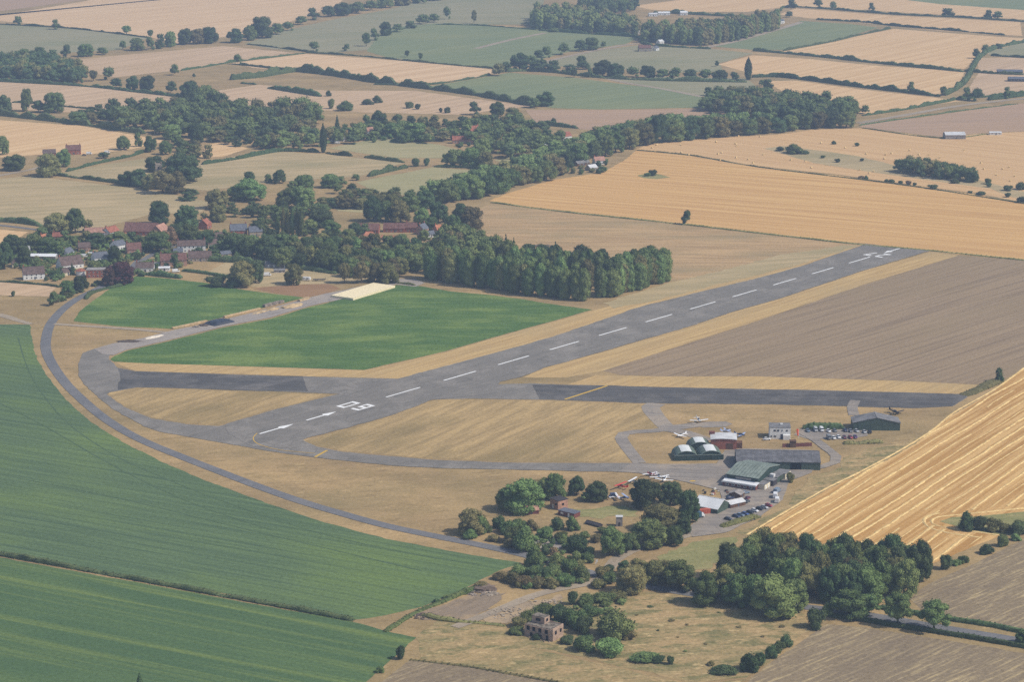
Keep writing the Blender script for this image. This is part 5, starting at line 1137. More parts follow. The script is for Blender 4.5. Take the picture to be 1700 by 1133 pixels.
# ================================================================ BUILDINGS
def brickmat(name, c, mortar=0.25):
    if name in _plain: return _plain[name]
    t = NT(name, 0.9, 0.15)
    n = t.noise(t.mapping(0, (0.5, 0.5, 0.9)), 1.0, 4, 0.7)
    n2 = t.noise(t.mapping(0, (4, 4, 9)), 1.0, 2, 0.6)
    d = tuple(x * 0.68 for x in c[:3]) + (1,); l = tuple(min(1, x * 1.22) for x in c[:3]) + (1,)
    k = t.mix(t.ramp(n, 0.3, 0.7), d, l); k = t.mix(t.mul(t.ramp(n2, 0.45, 0.7), mortar), k, S(190, 175, 155))
    t.color(k); _plain[name] = t.m
    return t.m
BM = {
    'white': plain('white_render', (0.80, 0.80, 0.78, 1), 0.85, 0.2, 0.06),
    'cream': plain('cream_render', S(226, 214, 186), 0.85, 0.2, 0.08),
    'brick': brickmat('red_brick', S(160, 92, 72)),
    'pinkbrick': brickmat('pale_pink_brick', S(174, 134, 114)),
    'ruinbrick': brickmat('weathered_ruin_brick', S(172, 146, 128), 0.4),
    'stone': brickmat('weathered_stone', S(172, 158, 140)),
    'green': plain('dark_green_sheeting', S(72, 88, 76), 0.6, 0.3, 0.12, 0.25),
    'bottle': plain('bottle_green_sheeting', S(46, 66, 60), 0.6, 0.3, 0.12, 0.25),
    'darkroof': plain('dark_sheet_roof', S(106, 105, 108), 0.7, 0.3, 0.18, 0.3),
    'greyroof': plain('grey_sheet_roof', S(128, 126, 126), 0.7, 0.3, 0.18, 0.3),
    'blister': plain('blister_green_sheeting', S(104, 118, 104), 0.6, 0.3, 0.12, 0.25),
    'greenroof': plain('faded_green_roof', S(134, 144, 134), 0.6, 0.3, 0.15, 0.3),
    'paleroof': plain('pale_sheet_roof', S(206, 206, 206), 0.6, 0.3, 0.08, 0.2),
    'whiteroof': plain('white_sheet_roof', (0.78, 0.79, 0.80, 1), 0.6, 0.3, 0.06, 0.2),
    'tile_red': plain('red_clay_tiles', S(162, 104, 86), 0.9, 0.1, 0.16, 0.5),
    'tile_orange': plain('orange_clay_tiles', S(188, 126, 96), 0.9, 0.1, 0.14, 0.5),
    'tile_maroon': plain('maroon_tiles', S(126, 92, 84), 0.9, 0.1, 0.16, 0.5),
    'tile_brown': plain('brown_tiles', S(112, 94, 88), 0.9, 0.1, 0.16, 0.5),
    'tile_pink': plain('pinkish_tiles', S(180, 138, 120), 0.9, 0.1, 0.14, 0.5),
    'slate': plain('blue_slate', S(104, 108, 118), 0.7, 0.25, 0.12, 0.5),
    'dark': plain('dark_cladding', S(70, 66, 70), 0.8, 0.2, 0.15, 0.4),
    'glass': plain('window_glass', (0.03, 0.035, 0.045, 1), 0.12, 0.6, 0.05),
    'black': plain('dark_opening', (0.012, 0.012, 0.014, 1), 0.9, 0.05, 0.05),
    'timber': plain('black_timber', (0.03, 0.025, 0.022, 1), 0.8, 0.1, 0.1),
    'door': plain('painted_door', S(88, 92, 104), 0.6, 0.3, 0.1),
    'frame': plain('white_window_frame', (0.78, 0.78, 0.76, 1), 0.7, 0.2, 0.04),
    'skylight': plain('skylight_sheet', (0.74, 0.76, 0.74, 1), 0.5, 0.4, 0.05),
    'concrete': plain('building_concrete', S(158, 152, 148), 0.9, 0.15, 0.15, 0.4),
    'mossroof': plain('mossy_concrete_roof', S(134, 124, 112), 0.95, 0.05, 0.3, 0.7),
    'brownwood': plain('brown_boarding', S(112, 84, 66), 0.9, 0.1, 0.15, 0.5),
    'redwall': brickmat('dark_red_boards', S(116, 62, 58)),
}
def poly_obj(name, V, Fc, mat, parent):
    me = bpy.data.meshes.new(name); me.from_pydata([tuple(v) for v in V], [], Fc); me.update()
    bm = bmesh.new(); bm.from_mesh(me); bmesh.ops.recalc_face_normals(bm, faces=bm.faces[:]); bm.to_mesh(me); bm.free()
    return mesh_obj(name, me, mat, parent)
def boxp(name, c, s, mat, parent, rz=0.0):
    x, y, z = s[0] / 2, s[1] / 2, s[2] / 2
    me = boxes([(0, 0, 0, s[0], s[1], s[2], 0)]); o = mesh_obj(name, me, mat, parent); o.location = c; o.rotation_euler = (0, 0, rz)
    return o
def slab(name, quad, th, mat, parent):
    """a roof slope: quad of four points, thickness downwards"""
    n = (Vector(quad[1]) - Vector(quad[0])).cross(Vector(quad[3]) - Vector(quad[0])).normalized()
    if n.z < 0: n = -n
    V = [Vector(q) for q in quad] + [Vector(q) - n * th for q in quad]
    return poly_obj(name, V, [(0, 1, 2, 3), (7, 6, 5, 4), (0, 4, 5, 1), (1, 5, 6, 2), (2, 6, 7, 3), (3, 7, 4, 0)], mat, parent)
FOOT = []
def windows_on(root, L, W, eave, n, storeys=1, side=-1, end=None, size=(1.1, 1.2), mat='glass', frame=True):
    """windows along a long side (side = -1 towards the reader) or on a gable end"""
    for s_ in range(storeys):
        z = 1.5 + s_ * 2.6
        if z + size[1] / 2 > eave + 0.2: z = eave - size[1] / 2 - 0.15
        for k in range(n):
            u = -L / 2 + L * (k + 0.5) / n
            wv = boxp('window', (u, side * (W / 2 + 0.03), z), (size[0], 0.10, size[1]), BM['frame'] if frame else BM[mat], root)
            if frame: boxp('pane', (0, side * 0.035, 0), (size[0] * 0.78, 0.08, size[1] * 0.78), BM[mat], wv)
def gable(name, label, px, L, W, eave, ridge, ang, wall='brick', roof='tile_red', win=3, storeys=1, chim=1, hip=0.0, cat='house', over=0.35, door=True, group=None, sides=(-1, 1), roof2=None, gwin=True, frame=True):
    p = G(*px); root = empty(name, (p.x, p.y, 0), R(ang)); FOOT.append((p.x, p.y, R(ang), L / 2, W / 2))
    tag(root, label, cat, group)
    x, y = L / 2, W / 2; hx_ = x - hip
    V = [(-x, -y, 0), (x, -y, 0), (x, y, 0), (-x, y, 0), (-x, -y, eave), (x, -y, eave), (x, y, eave), (-x, y, eave), (-hx_, 0, ridge), (hx_, 0, ridge)]
    Fc = [(0, 1, 5, 4), (2, 3, 7, 6)]
    Fc += [(1, 2, 6, 9, 5), (3, 0, 4, 8, 7)] if hip == 0 else [(1, 2, 6, 5), (3, 0, 4, 7)]
    poly_obj('wall', V, Fc, BM[wall], root)
    o, t_ = over, 0.22
    sl = (ridge - eave) / y
    ze = eave - sl * o + 0.12
    xo = x + (o * 0.6 if hip == 0 else o)
    rz = ridge + 0.14
    rf = slab('roof', [(-xo, -y - o, ze), (xo, -y - o, ze), (hx_ + (o * .6 if hip == 0 else 0), -0.0, rz), (-hx_ - (o * .6 if hip == 0 else 0), 0.0, rz)], t_, BM[roof], root)
    slab('roof', [(xo, y + o, ze), (-xo, y + o, ze), (-hx_ - (o * .6 if hip == 0 else 0), 0.02, rz), (hx_ + (o * .6 if hip == 0 else 0), 0.02, rz)], t_, BM[roof2 or roof], root)
    if hip > 0:
        for s_ in (-1, 1):
            V = [(s_ * xo, -y - o, ze), (s_ * xo, y + o, ze), (s_ * hx_, 0, rz), (s_ * (xo - 0.3), -y, ze - 0.25), (s_ * (xo - 0.3), y, ze - 0.25), (s_ * (hx_ - 0.2), 0, rz - 0.3)]
            poly_obj('roof', V, [(0, 1, 2), (5, 4, 3), (0, 3, 4, 1), (1, 4, 5, 2), (2, 5, 3, 0)], BM[roof], root)
    boxp('ridge', (0, 0.01, rz + 0.04), (2 * hx_ + 0.3, 0.30, 0.16), BM[roof], root)
    for k in range(chim):
        u = (-hx_ + 0.7) if k == 0 else (hx_ - 0.7)
        c_ = boxp('chimney', (u, 0.35, ridge + 0.55), (0.8, 0.65, 1.7), BM['brick'], rf); boxp('chimney_pot', (u, 0.35, ridge + 1.55), (0.3, 0.3, 0.4), BM['tile_orange'], rf)
    for s_ in sides:
        if win: windows_on(root, L * 0.9, W, eave, win, storeys, s_, frame=frame)
    if gwin and hip == 0:
        for s_ in (-1, 1):
            for st in range(storeys):
                w_ = boxp('window', (s_ * (x + 0.03), 0, 1.5 + 2.6 * st if storeys > 1 else min(eave * 0.62, 1.6)), (0.1, 1.1, 1.2), BM['frame'], root); boxp('pane', (s_ * 0.035, 0, 0), (0.08, 0.85, 0.95), BM['glass'], w_)
    if door: boxp('door', (L * 0.04, -(W / 2 + 0.035), 1.02), (0.95, 0.10, 2.04), BM['door'], root)
    return root
def flat_block(name, label, px, L, W, h, ang, wall, roof='concrete', cat='building', parapet=0.3):
    p = G(*px); root = empty(name, (p.x, p.y, 0), R(ang)); tag(root, label, cat); FOOT.append((p.x, p.y, R(ang), L / 2, W / 2))
    boxp('wall', (0, 0, h / 2), (L, W, h), BM[wall], root)
    boxp('roof', (0, 0, h + 0.12), (L + 0.4, W + 0.4, 0.24), BM[roof], root)
    return root

# ---- blister hangars
def blister(px, span, length, h, ang, label, wall=True):
    p = G(*px); root = empty('blister_hangar', (p.x, p.y, 0), R(ang)); tag(root, label, 'hangar', 'blister hangars')
    n = 20
    def vault(y0, y1, rr_, hh, z0=0.0):
        V, Fc = [], []
        for k in range(n + 1):
            a = math.pi * k / n
            cx, cz = -math.cos(a), math.sin(a) ** 0.8 if 0 < k < n else 0
            for yy in (y0, y1):
                V.append((cx * rr_, yy, z0 + cz * hh)); 
        for k in range(n): Fc.append((2 * k, 2 * k + 1, 2 * k + 3, 2 * k + 2))
        return V, Fc
    V, Fc = vault(0, length, span / 2, h)
    roof = poly_obj('roof', V, Fc, BM['blister'], root)
    m = roof.modifiers.new('thickness', 'SOLIDIFY'); m.thickness = 0.15
    for k in range(1, 4):      # ribs between the roof sheets
        V, Fc = vault(length * k / 4 - 0.12, length * k / 4 + 0.12, span / 2 + 0.08, h + 0.08)
        poly_obj('rib', V, Fc, BM['green'], root)
    # translucent strip along the crown
    V, Fc = [], []
    for k in range(7):
        a = math.pi * (0.50 + 0.14 * (k - 3) / 3)
        for yy in (0.5, length - 0.4): V.append((-math.cos(a) * (span / 2 + 0.1), yy, math.sin(a) ** 0.8 * (h + 0.1)))
    for k in range(6): Fc.append((2 * k, 2 * k + 1, 2 * k + 3, 2 * k + 2))
    poly_obj('skylight', V, Fc, BM['skylight'], root)
    for yy, nm in ((0.25, 'end_wall'), (length - 0.2, 'end_wall')):
        V = [(-math.cos(math.pi * k / n) * (span / 2 - 0.1), yy, (math.sin(math.pi * k / n) ** 0.8 if 0 < k < n else 0) * (h - 0.1)) for k in range(n + 1)]
        poly_obj(nm, V, [tuple(range(n + 1))], BM['bottle'], root)
    if wall:
        for k in range(4):
            boxp('door_leaf', (-span / 2 + span * (k + .5) / 4, -0.35 + 0.12 * (k % 2), 1.45), (span / 4 - 0.05, 0.10, 2.9), BM['bottle'], root)
        boxp('door_rail', (0, -0.30, 3.0), (span + 0.3, 0.35, 0.22), BM['greenroof'], root)
blister((1140, 765), 12.8, 13, 5.0, 4, 'green blister hangar nearest the grass loop of the trio'.replace('nearest', 'next to'))
blister((1181, 764), 12.8, 13, 5.0, 4, 'green blister hangar beside the grey hangar of the trio')
blister((1163, 749), 12.5, 11, 4.8, 4, 'green blister hangar behind the other two', False)

# ---- brick shed with bowed pale roof
def bowed():
    p = G(1201, 741); root = empty('brick_shed', (p.x, p.y, 0), R(-4)); tag(root, 'red brick shed with bowed pale roof behind the blister hangars', 'shed')
    L, W, h, n = 13.5, 12, 5.2, 10
    boxp('wall', (0, 0, h / 2), (L, W, h), BM['brick'], root)
    V, Fc = [], []
    for k in range(n + 1):
        x = -L / 2 - .3 + (L + .6) * k / n; z = h + 0.06 + 0.5 * (1 - (2 * k / n - 1) ** 2)
        V += [(x, -W / 2 - .3, z), (x, W / 2 + .3, z), (x, -W / 2 - .3, z + .25), (x, W / 2 + .3, z + .25)]
    for k in range(n):
        a = 4 * k
        Fc += [(a + 2, a + 6, a + 7, a + 3), (a, a + 1, a + 5, a + 4), (a, a + 4, a + 6, a + 2), (a + 1, a + 3, a + 7, a + 5)]
    Fc += [(0, 2, 3, 1), (4 * n, 4 * n + 1, 4 * n + 3, 4 * n + 2)]
    poly_obj('roof', V, Fc, BM['paleroof'], root)
    V = [(-L / 2 + L * k / n, -W / 2 - 0.02, h + (0.5 * (1 - (2 * k / n - 1) ** 2))) for k in range(n + 1)] + [(L / 2, -W / 2 - 0.02, h - .1), (-L / 2, -W / 2 - 0.02, h - .1)]
    poly_obj('gable_wall', V, [tuple(range(n + 3))], BM['brick'], root)
    boxp('annex', (-L / 2 + 0.6, W / 2 - 1.2, h + 0.7), (3.0, 3.0, 1.5), BM['redwall'], root)
    boxp('door', (3.2, -W / 2 - 0.06, 1.7), (3.4, 0.12, 3.4), BM['brownwood'], root)
    boxp('lean_to', (L / 2 + 1.6, -1.0, 1.5), (3.0, 5, 3.0), BM['brownwood'], root)
bowed()

# ---- long grey hangar
g_ = gable('grey_hangar', 'long grey roofed hangar with dark open end beside the green hangar', (1290, 770), 43, 22, 4.2, 7.0, -3, 'green', 'darkroof', 0, 1, 0, cat='hangar', door=False, gwin=False)
boxp('door', (-21.55, 0, 2.0), (0.12, 15, 4.0), BM['black'], g_)
boxp('gable_sheet', (-21.58, 0, 4.9), (0.10, 6, 1.4), BM['black'], g_)
boxp('door', (9.0, -11.06, 1.9), (5.5, 0.12, 3.7), BM['black'], g_)
for k in range(8):
    boxp('roof_sheet_seam', (-18 + 5.1 * k, -5.6, 5.76), (0.25, 11.4, 0.06), BM['greyroof'], g_).rotation_euler = (math.atan2(2.8, 11.0), 0, 0)
# ---- green main hangar with brick lean-to
def main_hangar():
    p = G(1250, 796); a = R(-29); root = empty('green_hangar', (p.x, p.y, 0), a); tag(root, 'big pale green roofed hangar with white fronted brick lean-to', 'hangar')
    L, W, e, r_ = 17.0, 27.0, 5.4, 7.8
    x, y = L / 2, W / 2
    poly_obj('wall', [(-x, -y, 0), (x, -y, 0), (x, y, 0), (-x, y, 0), (-x, -y, e), (x, -y, e), (x, y, e), (-x, y, e), (-x, 0, r_), (x, 0, r_)], [(0, 1, 5, 4), (2, 3, 7, 6), (1, 2, 6, 9, 5), (3, 0, 4, 8, 7)], BM['bottle'], root)
    for s_ in (-1, 1):
        sl = (r_ - e) / y
        rf = slab('roof', [(-x - .4, s_ * (y + .6), e - sl * .6 + .15), (x + .4, s_ * (y + .6), e - sl * .6 + .15), (x + .4, 0.01 * s_, r_ + .15), (-x - .4, 0.01 * s_, r_ + .15)], .25, BM['greenroof'], root)
    for k in range(9):
        for s_ in (-1, 1):
            q = boxp('roof_sheet_seam', (-7.2 + 1.8 * k, s_ * 6.9, (e + r_) / 2 + 0.17), (0.14, 13.6, 0.07), BM['green'], root); q.rotation_euler = (-s_ * math.atan2(r_ - e, y), 0, 0)
    boxp('window_strip', (0.5, -y - 0.06, 4.1), (8.5, 0.12, 0.9), BM['concrete'], root)
    # lean-to
    d = 4.2
    lt = boxp('lean_to_wall', (0, -y - d / 2, 1.25), (L + 1.0, d, 2.5), BM['redwall'], root)
    slab('lean_to_roof', [(-x - .8, -y - d - .3, 2.58), (x + .8, -y - d - .3, 2.58), (x + .8, -y - 0.02, 3.3), (-x - .8, -y - 0.02, 3.3)], .18, BM['whiteroof'], root)
    boxp('fascia', (0, -y - d - .42, 2.55), (L + 1.8, 0.16, 0.75), BM['white'], root)
    for k in range(5):
        w_ = boxp('window', (-6.4 + 3.2 * k, -y - d - 0.05, 1.35), (1.6, 0.12, 1.1), BM['frame'], root); boxp('pane', (0, -0.04, 0), (1.3, 0.10, 0.8), BM['glass'], w_)
    boxp('door', (8.2, -y - d - 0.05, 1.05), (1.1, 0.12, 2.1), BM['door'], root)
    # annexes on the field side
    for (v, wd, ln, h, mat) in ((-11, 4.0, 7, 2.7, 'cream'), (-4.5, 5.5, 5, 3.0, 'dark'), (3, 5.0, 8, 3.2, 'green'), (11, 6.0, 7, 3.0, 'cream')):
        boxp('annex', (x + wd / 2 + 0.02, v, h / 2), (wd, ln, h), BM[mat], root)
        boxp('annex_roof', (x + wd / 2 + 0.05, v, h + 0.10), (wd + .3, ln + .3, 0.16), BM['greyroof'], root)
    for v in (-13, -9.5, 9, 13):
        boxp('annex_door', (x + 6.1 if v > 0 else x + 4.1, v, 1.1), (0.10, 1.2, 2.0), BM['white'], root)
    boxp('tank', (x + 2.5, -1.0, 4.0), (2.2, 2.2, 1.6), BM['paleroof'], root)
main_hangar()
# ---- control tower
def tower():
    p = G(1294, 725); root = empty('control_tower', (p.x, p.y, 0), R(-3)); tag(root, 'white two storey control tower with flat grey roof', 'control tower')
    L, W, h = 11.2, 9.5, 6.3
    boxp('wall', (0, 0, h / 2), (L, W, h), BM['white'], root)
    rf = boxp('roof', (0, 0, h + 0.12), (L + .2, W + .2, 0.24), BM['greyroof'], root)
    boxp('roof_hatch', (1.0, 1.0, h + 0.5), (1.4, 1.2, 0.7), BM['white'], root)
    for u, z, w_, hh in ((-2.9, 4.7, 1.2, 1.0), (-1.1, 4.7, 1.2, 1.0), (1.0, 4.7, 0.5, 0.8), (-2.7, 1.5, 1.3, 0.8), (3.6, 4.7, 0.9, 1.0), (-4.6, 1.5, 0.8, 0.8)):
        boxp('window', (u, -W / 2 - 0.04, z), (w_, 0.10, hh), BM['glass'], root)
    for v in (-2.5, 0.5, 3): boxp('window', (-L / 2 - 0.04, v, 4.6), (0.10, 1.2, 1.0), BM['glass'], root)
    boxp('door', (0.9, -W / 2 - 0.05, 1.4), (1.1, 0.12, 2.8), BM['door'], root)
    boxp('porch', (3.4, -W / 2 - 0.9, 1.3), (3.6, 1.8, 2.6), BM['white'], root)
tower()
# ---- green gabled hangar by the disused taxiway: its gable faces the reader
h6 = gable('gabled_hangar', 'dark green hangar with wide grey gabled roof near the disused taxiway', (1453, 710), 12, 25.5, 4.4, 7.2, 88, 'green', 'greyroof', 0, 1, 0, cat='hangar', door=False, gwin=False)
for k in range(6):
    boxp('door_leaf', (-6.06 - 0.05 * (k % 2), -8.2 + 3.3 * k, 2.0), (0.10, 3.2, 4.0), BM['green'], h6)
# ---- light workshop with pale roof and green gable
h9 = gable('workshop', 'workshop with bright pale roof and green gable beside the car park trees', (1181, 845), 13.5, 12.6, 2.6, 5.8, -33, 'green', 'whiteroof', 0, 1, 0, cat='workshop', door=False, gwin=False)
gable('lean_shed', 'low cream roofed shed next to the pale roofed workshop', (1219, 840), 9.5, 5.5, 2.2, 3.2, 35, 'brownwood', 'paleroof', 0, 1, 0, cat='shed', door=True, gwin=False)
gable('lean_shed', 'brown shed with greyish roof in front of the green hangar', (1223, 825), 5.5, 6.0, 2.2, 3.2, 62, 'brownwood', 'concrete', 0, 1, 0, cat='shed', door=True, gwin=False)
# brown hut and dark red fence by the tower
flat_block('brown_hut', 'small brown hut beside the dark red fence', (1316, 742), 3.2, 3.0, 3.4, -2, 'brownwood', 'brownwood', 'hut')
def fence(px0, px1, h, label, mat='redwall', n=12):
    A_, B_ = G(*px0), G(*px1); e = B_ - A_; root = empty('board_fence', (A_.x, A_.y, 0), math.atan2(e.y, e.x)); tag(root, label, 'fence')
    for k in range(n):
        boxp('board', (e.length * (k + .5) / n, 0.02 * (k % 2), h / 2), (e.length / n - 0.06, 0.07, h * random.uniform(.94, 1.03)), BM[mat], root)
    for k in range(n // 2 + 1): boxp('post', (min(e.length - .1, e.length * 2 * k / n), 0.12, h / 2 + 0.1), (0.14, 0.14, h + 0.2), BM['brownwood'], root)
fence((1299, 743), (1348, 741), 2.1, 'dark red boarded fence between tower and grey hangar')
# ---- windsock
def windsock():
    p = G(1326, 728); root = empty('windsock', (p.x, p.y, 0), 0); tag(root, 'orange windsock hanging limp from its pole by the tower', 'windsock')
    def tube_obj(name, pts, rad, mat, seg=8):
        V, Fc = [], []
        for i, (q, r_) in enumerate(zip(pts, rad)):
            for k in range(seg):
                a = 2 * math.pi * k / seg; V.append((q[0] + r_ * math.cos(a), q[1] + r_ * math.sin(a), q[2]))
            if i:
                o = (i - 1) * seg
                for k in range(seg): Fc.append((o + k, o + (k + 1) % seg, o + seg + (k + 1) % seg, o + seg + k))
        return poly_obj(name, V, Fc, mat, root)
    tube_obj('pole', [(0, 0, 0), (0, 0, 5.4)], [0.10, 0.07], BM['frame'])
    boxp('arm', (-0.35, 0, 5.3), (0.8, 0.06, 0.06), BM['frame'], root)
    OR = plain('orange_windsock_cloth', S(244, 110, 62), 0.8, 0.1, 0.06)
    tube_obj('sock', [(-0.75, 0, 5.25), (-0.80, 0, 4.2), (-0.65, 0, 3.0), (-0.45, 0, 1.6)], [0.62, 0.58, 0.50, 0.38], OR)
windsock()
# ---- old sheds by the beet road
def brick_cube():
    r_ = flat_block('brick_blockhouse', 'square brick blockhouse with dark flat roof among the trees', (928, 843), 6.2, 6.2, 4.6, 38, 'pinkbrick', 'dark', 'blockhouse')
    boxp('door', (-3.12, 0.9, 1.1), (0.10, 1.2, 2.2), BM['white'], r_); boxp('window', (-3.12, -1.5, 2.6), (0.10, 1.4, 1.0), BM['black'], r_); boxp('window', (0, -3.14, 2.6), (1.2, 0.10, 1.0), BM['black'], r_)
brick_cube()
gable('brick_shed', 'low pink brick shed with tiled roof beside the light green tree', (880, 852), 8.0, 4.0, 2.0, 3.4, 10, 'redwall', 'tile_pink', 1, 1, 0, cat='shed', frame=True)
fs = flat_block('flat_roofed_shed', 'low flat roofed brick shed with grey felt roof', (945, 856), 9.5, 5.0, 2.3, -38, 'redwall', 'slate', 'shed')
boxp('door', (1.5, -2.55, 1.0), (1.0, 0.10, 2.0), BM['white'], fs); boxp('window', (-2.5, -2.55, 1.4), (1.6, 0.10, 0.9), BM['frame'], fs)
gt = flat_block('grey_tank_house', 'upright pale grey tank house standing in the dry grass', (1028, 873), 3.0, 2.6, 4.6, 0, 'concrete', 'paleroof', 'tank house')
boxp('hatch', (0, -1.35, 1.1), (0.9, 0.10, 1.9), BM['dark'], gt)
gable('long_low_shed', 'long dark low shed roof in the dry grass by the scrub', (986, 872), 8.5, 2.6, 0.9, 1.5, -42, 'dark', 'dark', 0, 1, 0, cat='shed', door=False, gwin=False)
def mast():
    p = G(960, 821); root = empty('flag_mast', (p.x, p.y, 0)); tag(root, 'thin white mast among the trees by the blockhouse', 'mast')
    boxp('pole', (0, 0, 4.2), (0.22, 0.22, 8.4), BM['frame'], root); boxp('foot', (0, 0, 0.15), (0.7, 0.7, 0.3), BM['concrete'], root)
mast()
def sign():
    p = G(990, 938); root = empty('sign_board', (p.x, p.y, 0)); tag(root, 'small white sign board at the scrub edge by the track', 'sign')
    boxp('board', (0.2, 0, 1.9), (0.9, 0.08, 1.1), BM['white'], root); boxp('post', (-0.2, 0.06, 1.0), (0.12, 0.12, 2.0), BM['white'], root); boxp('board', (-0.1, 0.02, 0.85), (0.7, 0.08, 0.5), BM['white'], root)
sign()
# ---- ruined watch office
def ruin():
    p = G(903, 1056); root = empty('ruined_building', (p.x, p.y, 0), R(-34)); tag(root, 'ruined two storey brick building with empty black windows', 'ruin')
    wall = 'ruinbrick'
    L, W, h = 14.0, 8.0, 4.9
    boxp('wall', (0, 0, h / 2), (L, W, h), BM[wall], root)
    boxp('roof', (-0.4, 0.2, h + 0.14), (L - 1.6, W - .2, 0.28), BM['mossroof'], root)
    boxp('parapet', (L / 2 - .18, 0, h + .35), (.34, W, .7), BM[wall], root); boxp('parapet', (0, W / 2 - .18, h + .3), (L - .8, .34, .6), BM[wall], root)
    up = boxp('upper_room', (-2.6, 1.6, h + 1.65), (6.2, 4.0, 2.75), BM[wall], root)
    boxp('upper_roof', (-2.6, 1.6, h + 3.14), (6.2, 4.0, 0.2), BM['mossroof'], root)
    boxp('window', (-2.6, -0.44, h + 1.8), (2.2, 0.12, 1.2), BM['black'], root); boxp('window', (0.54, 1.6, h + 1.8), (0.12, 1.4, 1.2), BM['black'], root)
    for u in (-5.2, -2.4, 0.6, 3.8):
        boxp('window', (u, -W / 2 - 0.04, 3.7), (1.4, 0.12, 1.7), BM['black'], root)
        boxp('sill', (u, -W / 2 - 0.10, 2.75), (1.7, 0.22, 0.16), BM['concrete'], root)
    for u in (-3.6, 0.8): boxp('window', (u, -W / 2 - 0.04, 1.2), (1.3, 0.12, 1.5), BM['black'], root)
    boxp('doorway', (4.2, -W / 2 - 0.05, 1.1), (1.2, 0.12, 2.2), BM['black'], root)
    for v in (-1.8, 1.9): boxp('window', (L / 2 + 0.04, v, 3.4), (0.12, 1.3, 1.5), BM['black'], root)
    for k in range(7): boxp('fallen_block', (-5.5 + 1.9 * k, -W / 2 - 1.0 - 0.4 * (k % 3), 0.2), (0.7, 0.5, 0.4), BM[wall], root, 0.5 * k)
ruin()

# ---- village
VG = 'village houses'
def house(label, px, L, W, eave, ridge, ang, wall, roof, **k):
    k.setdefault('win', max(2, int(L / 3.4)))
    return gable('village_house', label, px, L, W, eave, ridge, ang, wall, roof, group=VG, **k)
ht = house('half timbered white house with dark roof and black beams', (56, 462), 15, 9, 4.2, 8.6, 16, 'white', 'tile_brown', storeys=2)
for k in range(9): boxp('timber', (7.62, -3.9 + k * 0.97, 2.1), (0.10, 0.22, 4.2), BM['timber'], ht)
for z in (1.1, 2.5, 4.1): boxp('timber', (7.64, 0, z), (0.10, 8.8, 0.22), BM['timber'], ht)
for s_ in (-1, 1):
    q = boxp('timber', (7.62, s_ * 1.9, 5.4), (0.10, 0.2, 3.6), BM['timber'], ht); q.rotation_euler = (s_ * 0.75, 0, 0)
house('big brown roofed house with white gable near the road bend', (116, 444), 17, 11, 3.2, 8.6, 35, 'white', 'tile_brown', storeys=1)
house('small white annex below the big brown roof', (110, 456), 7, 5.5, 2.6, 5.0, 40, 'cream', 'tile_brown', win=1, chim=0)
bh = flat_block('village_house', 'flat roofed brick house with white windows by the copper tree', (160, 459), 13, 8.5, 5.6, 4, 'brick', 'concrete', 'house'); windows_on(bh, 12, 8.5, 5.6, 4, 2, -1)
def rotunda():
    p = G(134, 456); root = empty('round_bay', (p.x, p.y, 0)); tag(root, 'round red roofed bay beside the flat roofed brick house', 'house')
    for nm, r1, r2, z0, d, mat in (('wall', 3.4, 3.4, 0, 3.2, 'white'), ('roof', 3.9, 0.6, 3.2, 1.5, 'tile_red')):
        bm = bmesh.new(); bmesh.ops.create_cone(bm, segments=18, radius1=r1, radius2=r2, depth=d, cap_ends=True); me = bpy.data.meshes.new(nm); bm.to_mesh(me); bm.free()
        o = mesh_obj(nm, me, BM[mat], root); o.location = (0, 0, z0 + d / 2)
rotunda()
gable('long_white_shed', 'long low shed with white roof among the village trees', (72, 429), 20, 6.5, 2.4, 3.6, -4, 'concrete', 'whiteroof', 3, 1, 0, cat='shed', gwin=False)
house('white gabled house with grey roof above the brick house', (166, 434), 11, 8, 3.8, 7.2, 30, 'white', 'slate')
house('long low red roofed building behind the village trees', (101, 396), 12, 6, 2.4, 5, -4, 'brick', 'tile_red')
house('pink roofed terrace with pale walls facing the street', (160, 394), 17, 8, 4.6, 7.8, 5, 'white', 'tile_pink', storeys=2, chim=2)
house('bright white gabled house with red roof in the terrace', (184, 393), 12, 8, 4.8, 8.2, 62, 'white', 'tile_red', storeys=2)
house('small orange roofed cottage behind the dark trees', (73, 400), 7, 6, 2.6, 5.4, 60, 'brick', 'tile_orange', win=1)
house('tiny orange roof between the trees above the cottage', (77, 388), 5, 4.5, 2.4, 4.6, 60, 'brick', 'tile_orange', win=1)
house('sprawling maroon roofed barn above the village street', (236, 388), 26, 13, 3.4, 9.0, -6, 'brick', 'tile_maroon', win=5, chim=0)
house('cross wing of the maroon barn with pinkish roof', (266, 388), 13, 9, 3.4, 7.6, 70, 'pinkbrick', 'tile_pink', win=2, chim=0)
house('low orange roofed outhouse in front of the maroon barn', (214, 395), 7, 5.5, 2.2, 4.4, -6, 'brick', 'tile_orange', win=1, chim=0)
house('red roofed house with pink gable beside the village street', (222, 420), 11, 8.5, 3.6, 8.0, 20, 'pinkbrick', 'tile_maroon')
house('long white inn with dark roof and white gable', (318, 417), 21, 8.5, 5.2, 8.6, 8, 'white', 'tile_brown', storeys=2, chim=2)
house('low white roofed annex in front of the inn', (296, 422), 7, 6, 2.8, 4.6, 8, 'white', 'slate', win=1, chim=0)
house('red brick house with pale gable at the street corner', (288, 440), 19, 9, 4.6, 8.8, 12, 'pinkbrick', 'tile_maroon', storeys=2)
house('grey roofed bungalow with stone gable beside the paddock', (332, 432), 17, 9.5, 3.0, 7.0, 6, 'stone', 'tile_brown')
house('white cottage with brownish roof above the crop hedge', (241, 450), 13, 7.5, 3.4, 6.6, 4, 'white', 'tile_brown', chim=2)
house('flat white garage between cottage and brick house', (273, 449), 8, 5, 2.4, 3.0, 4, 'white', 'whiteroof', win=1, chim=0)
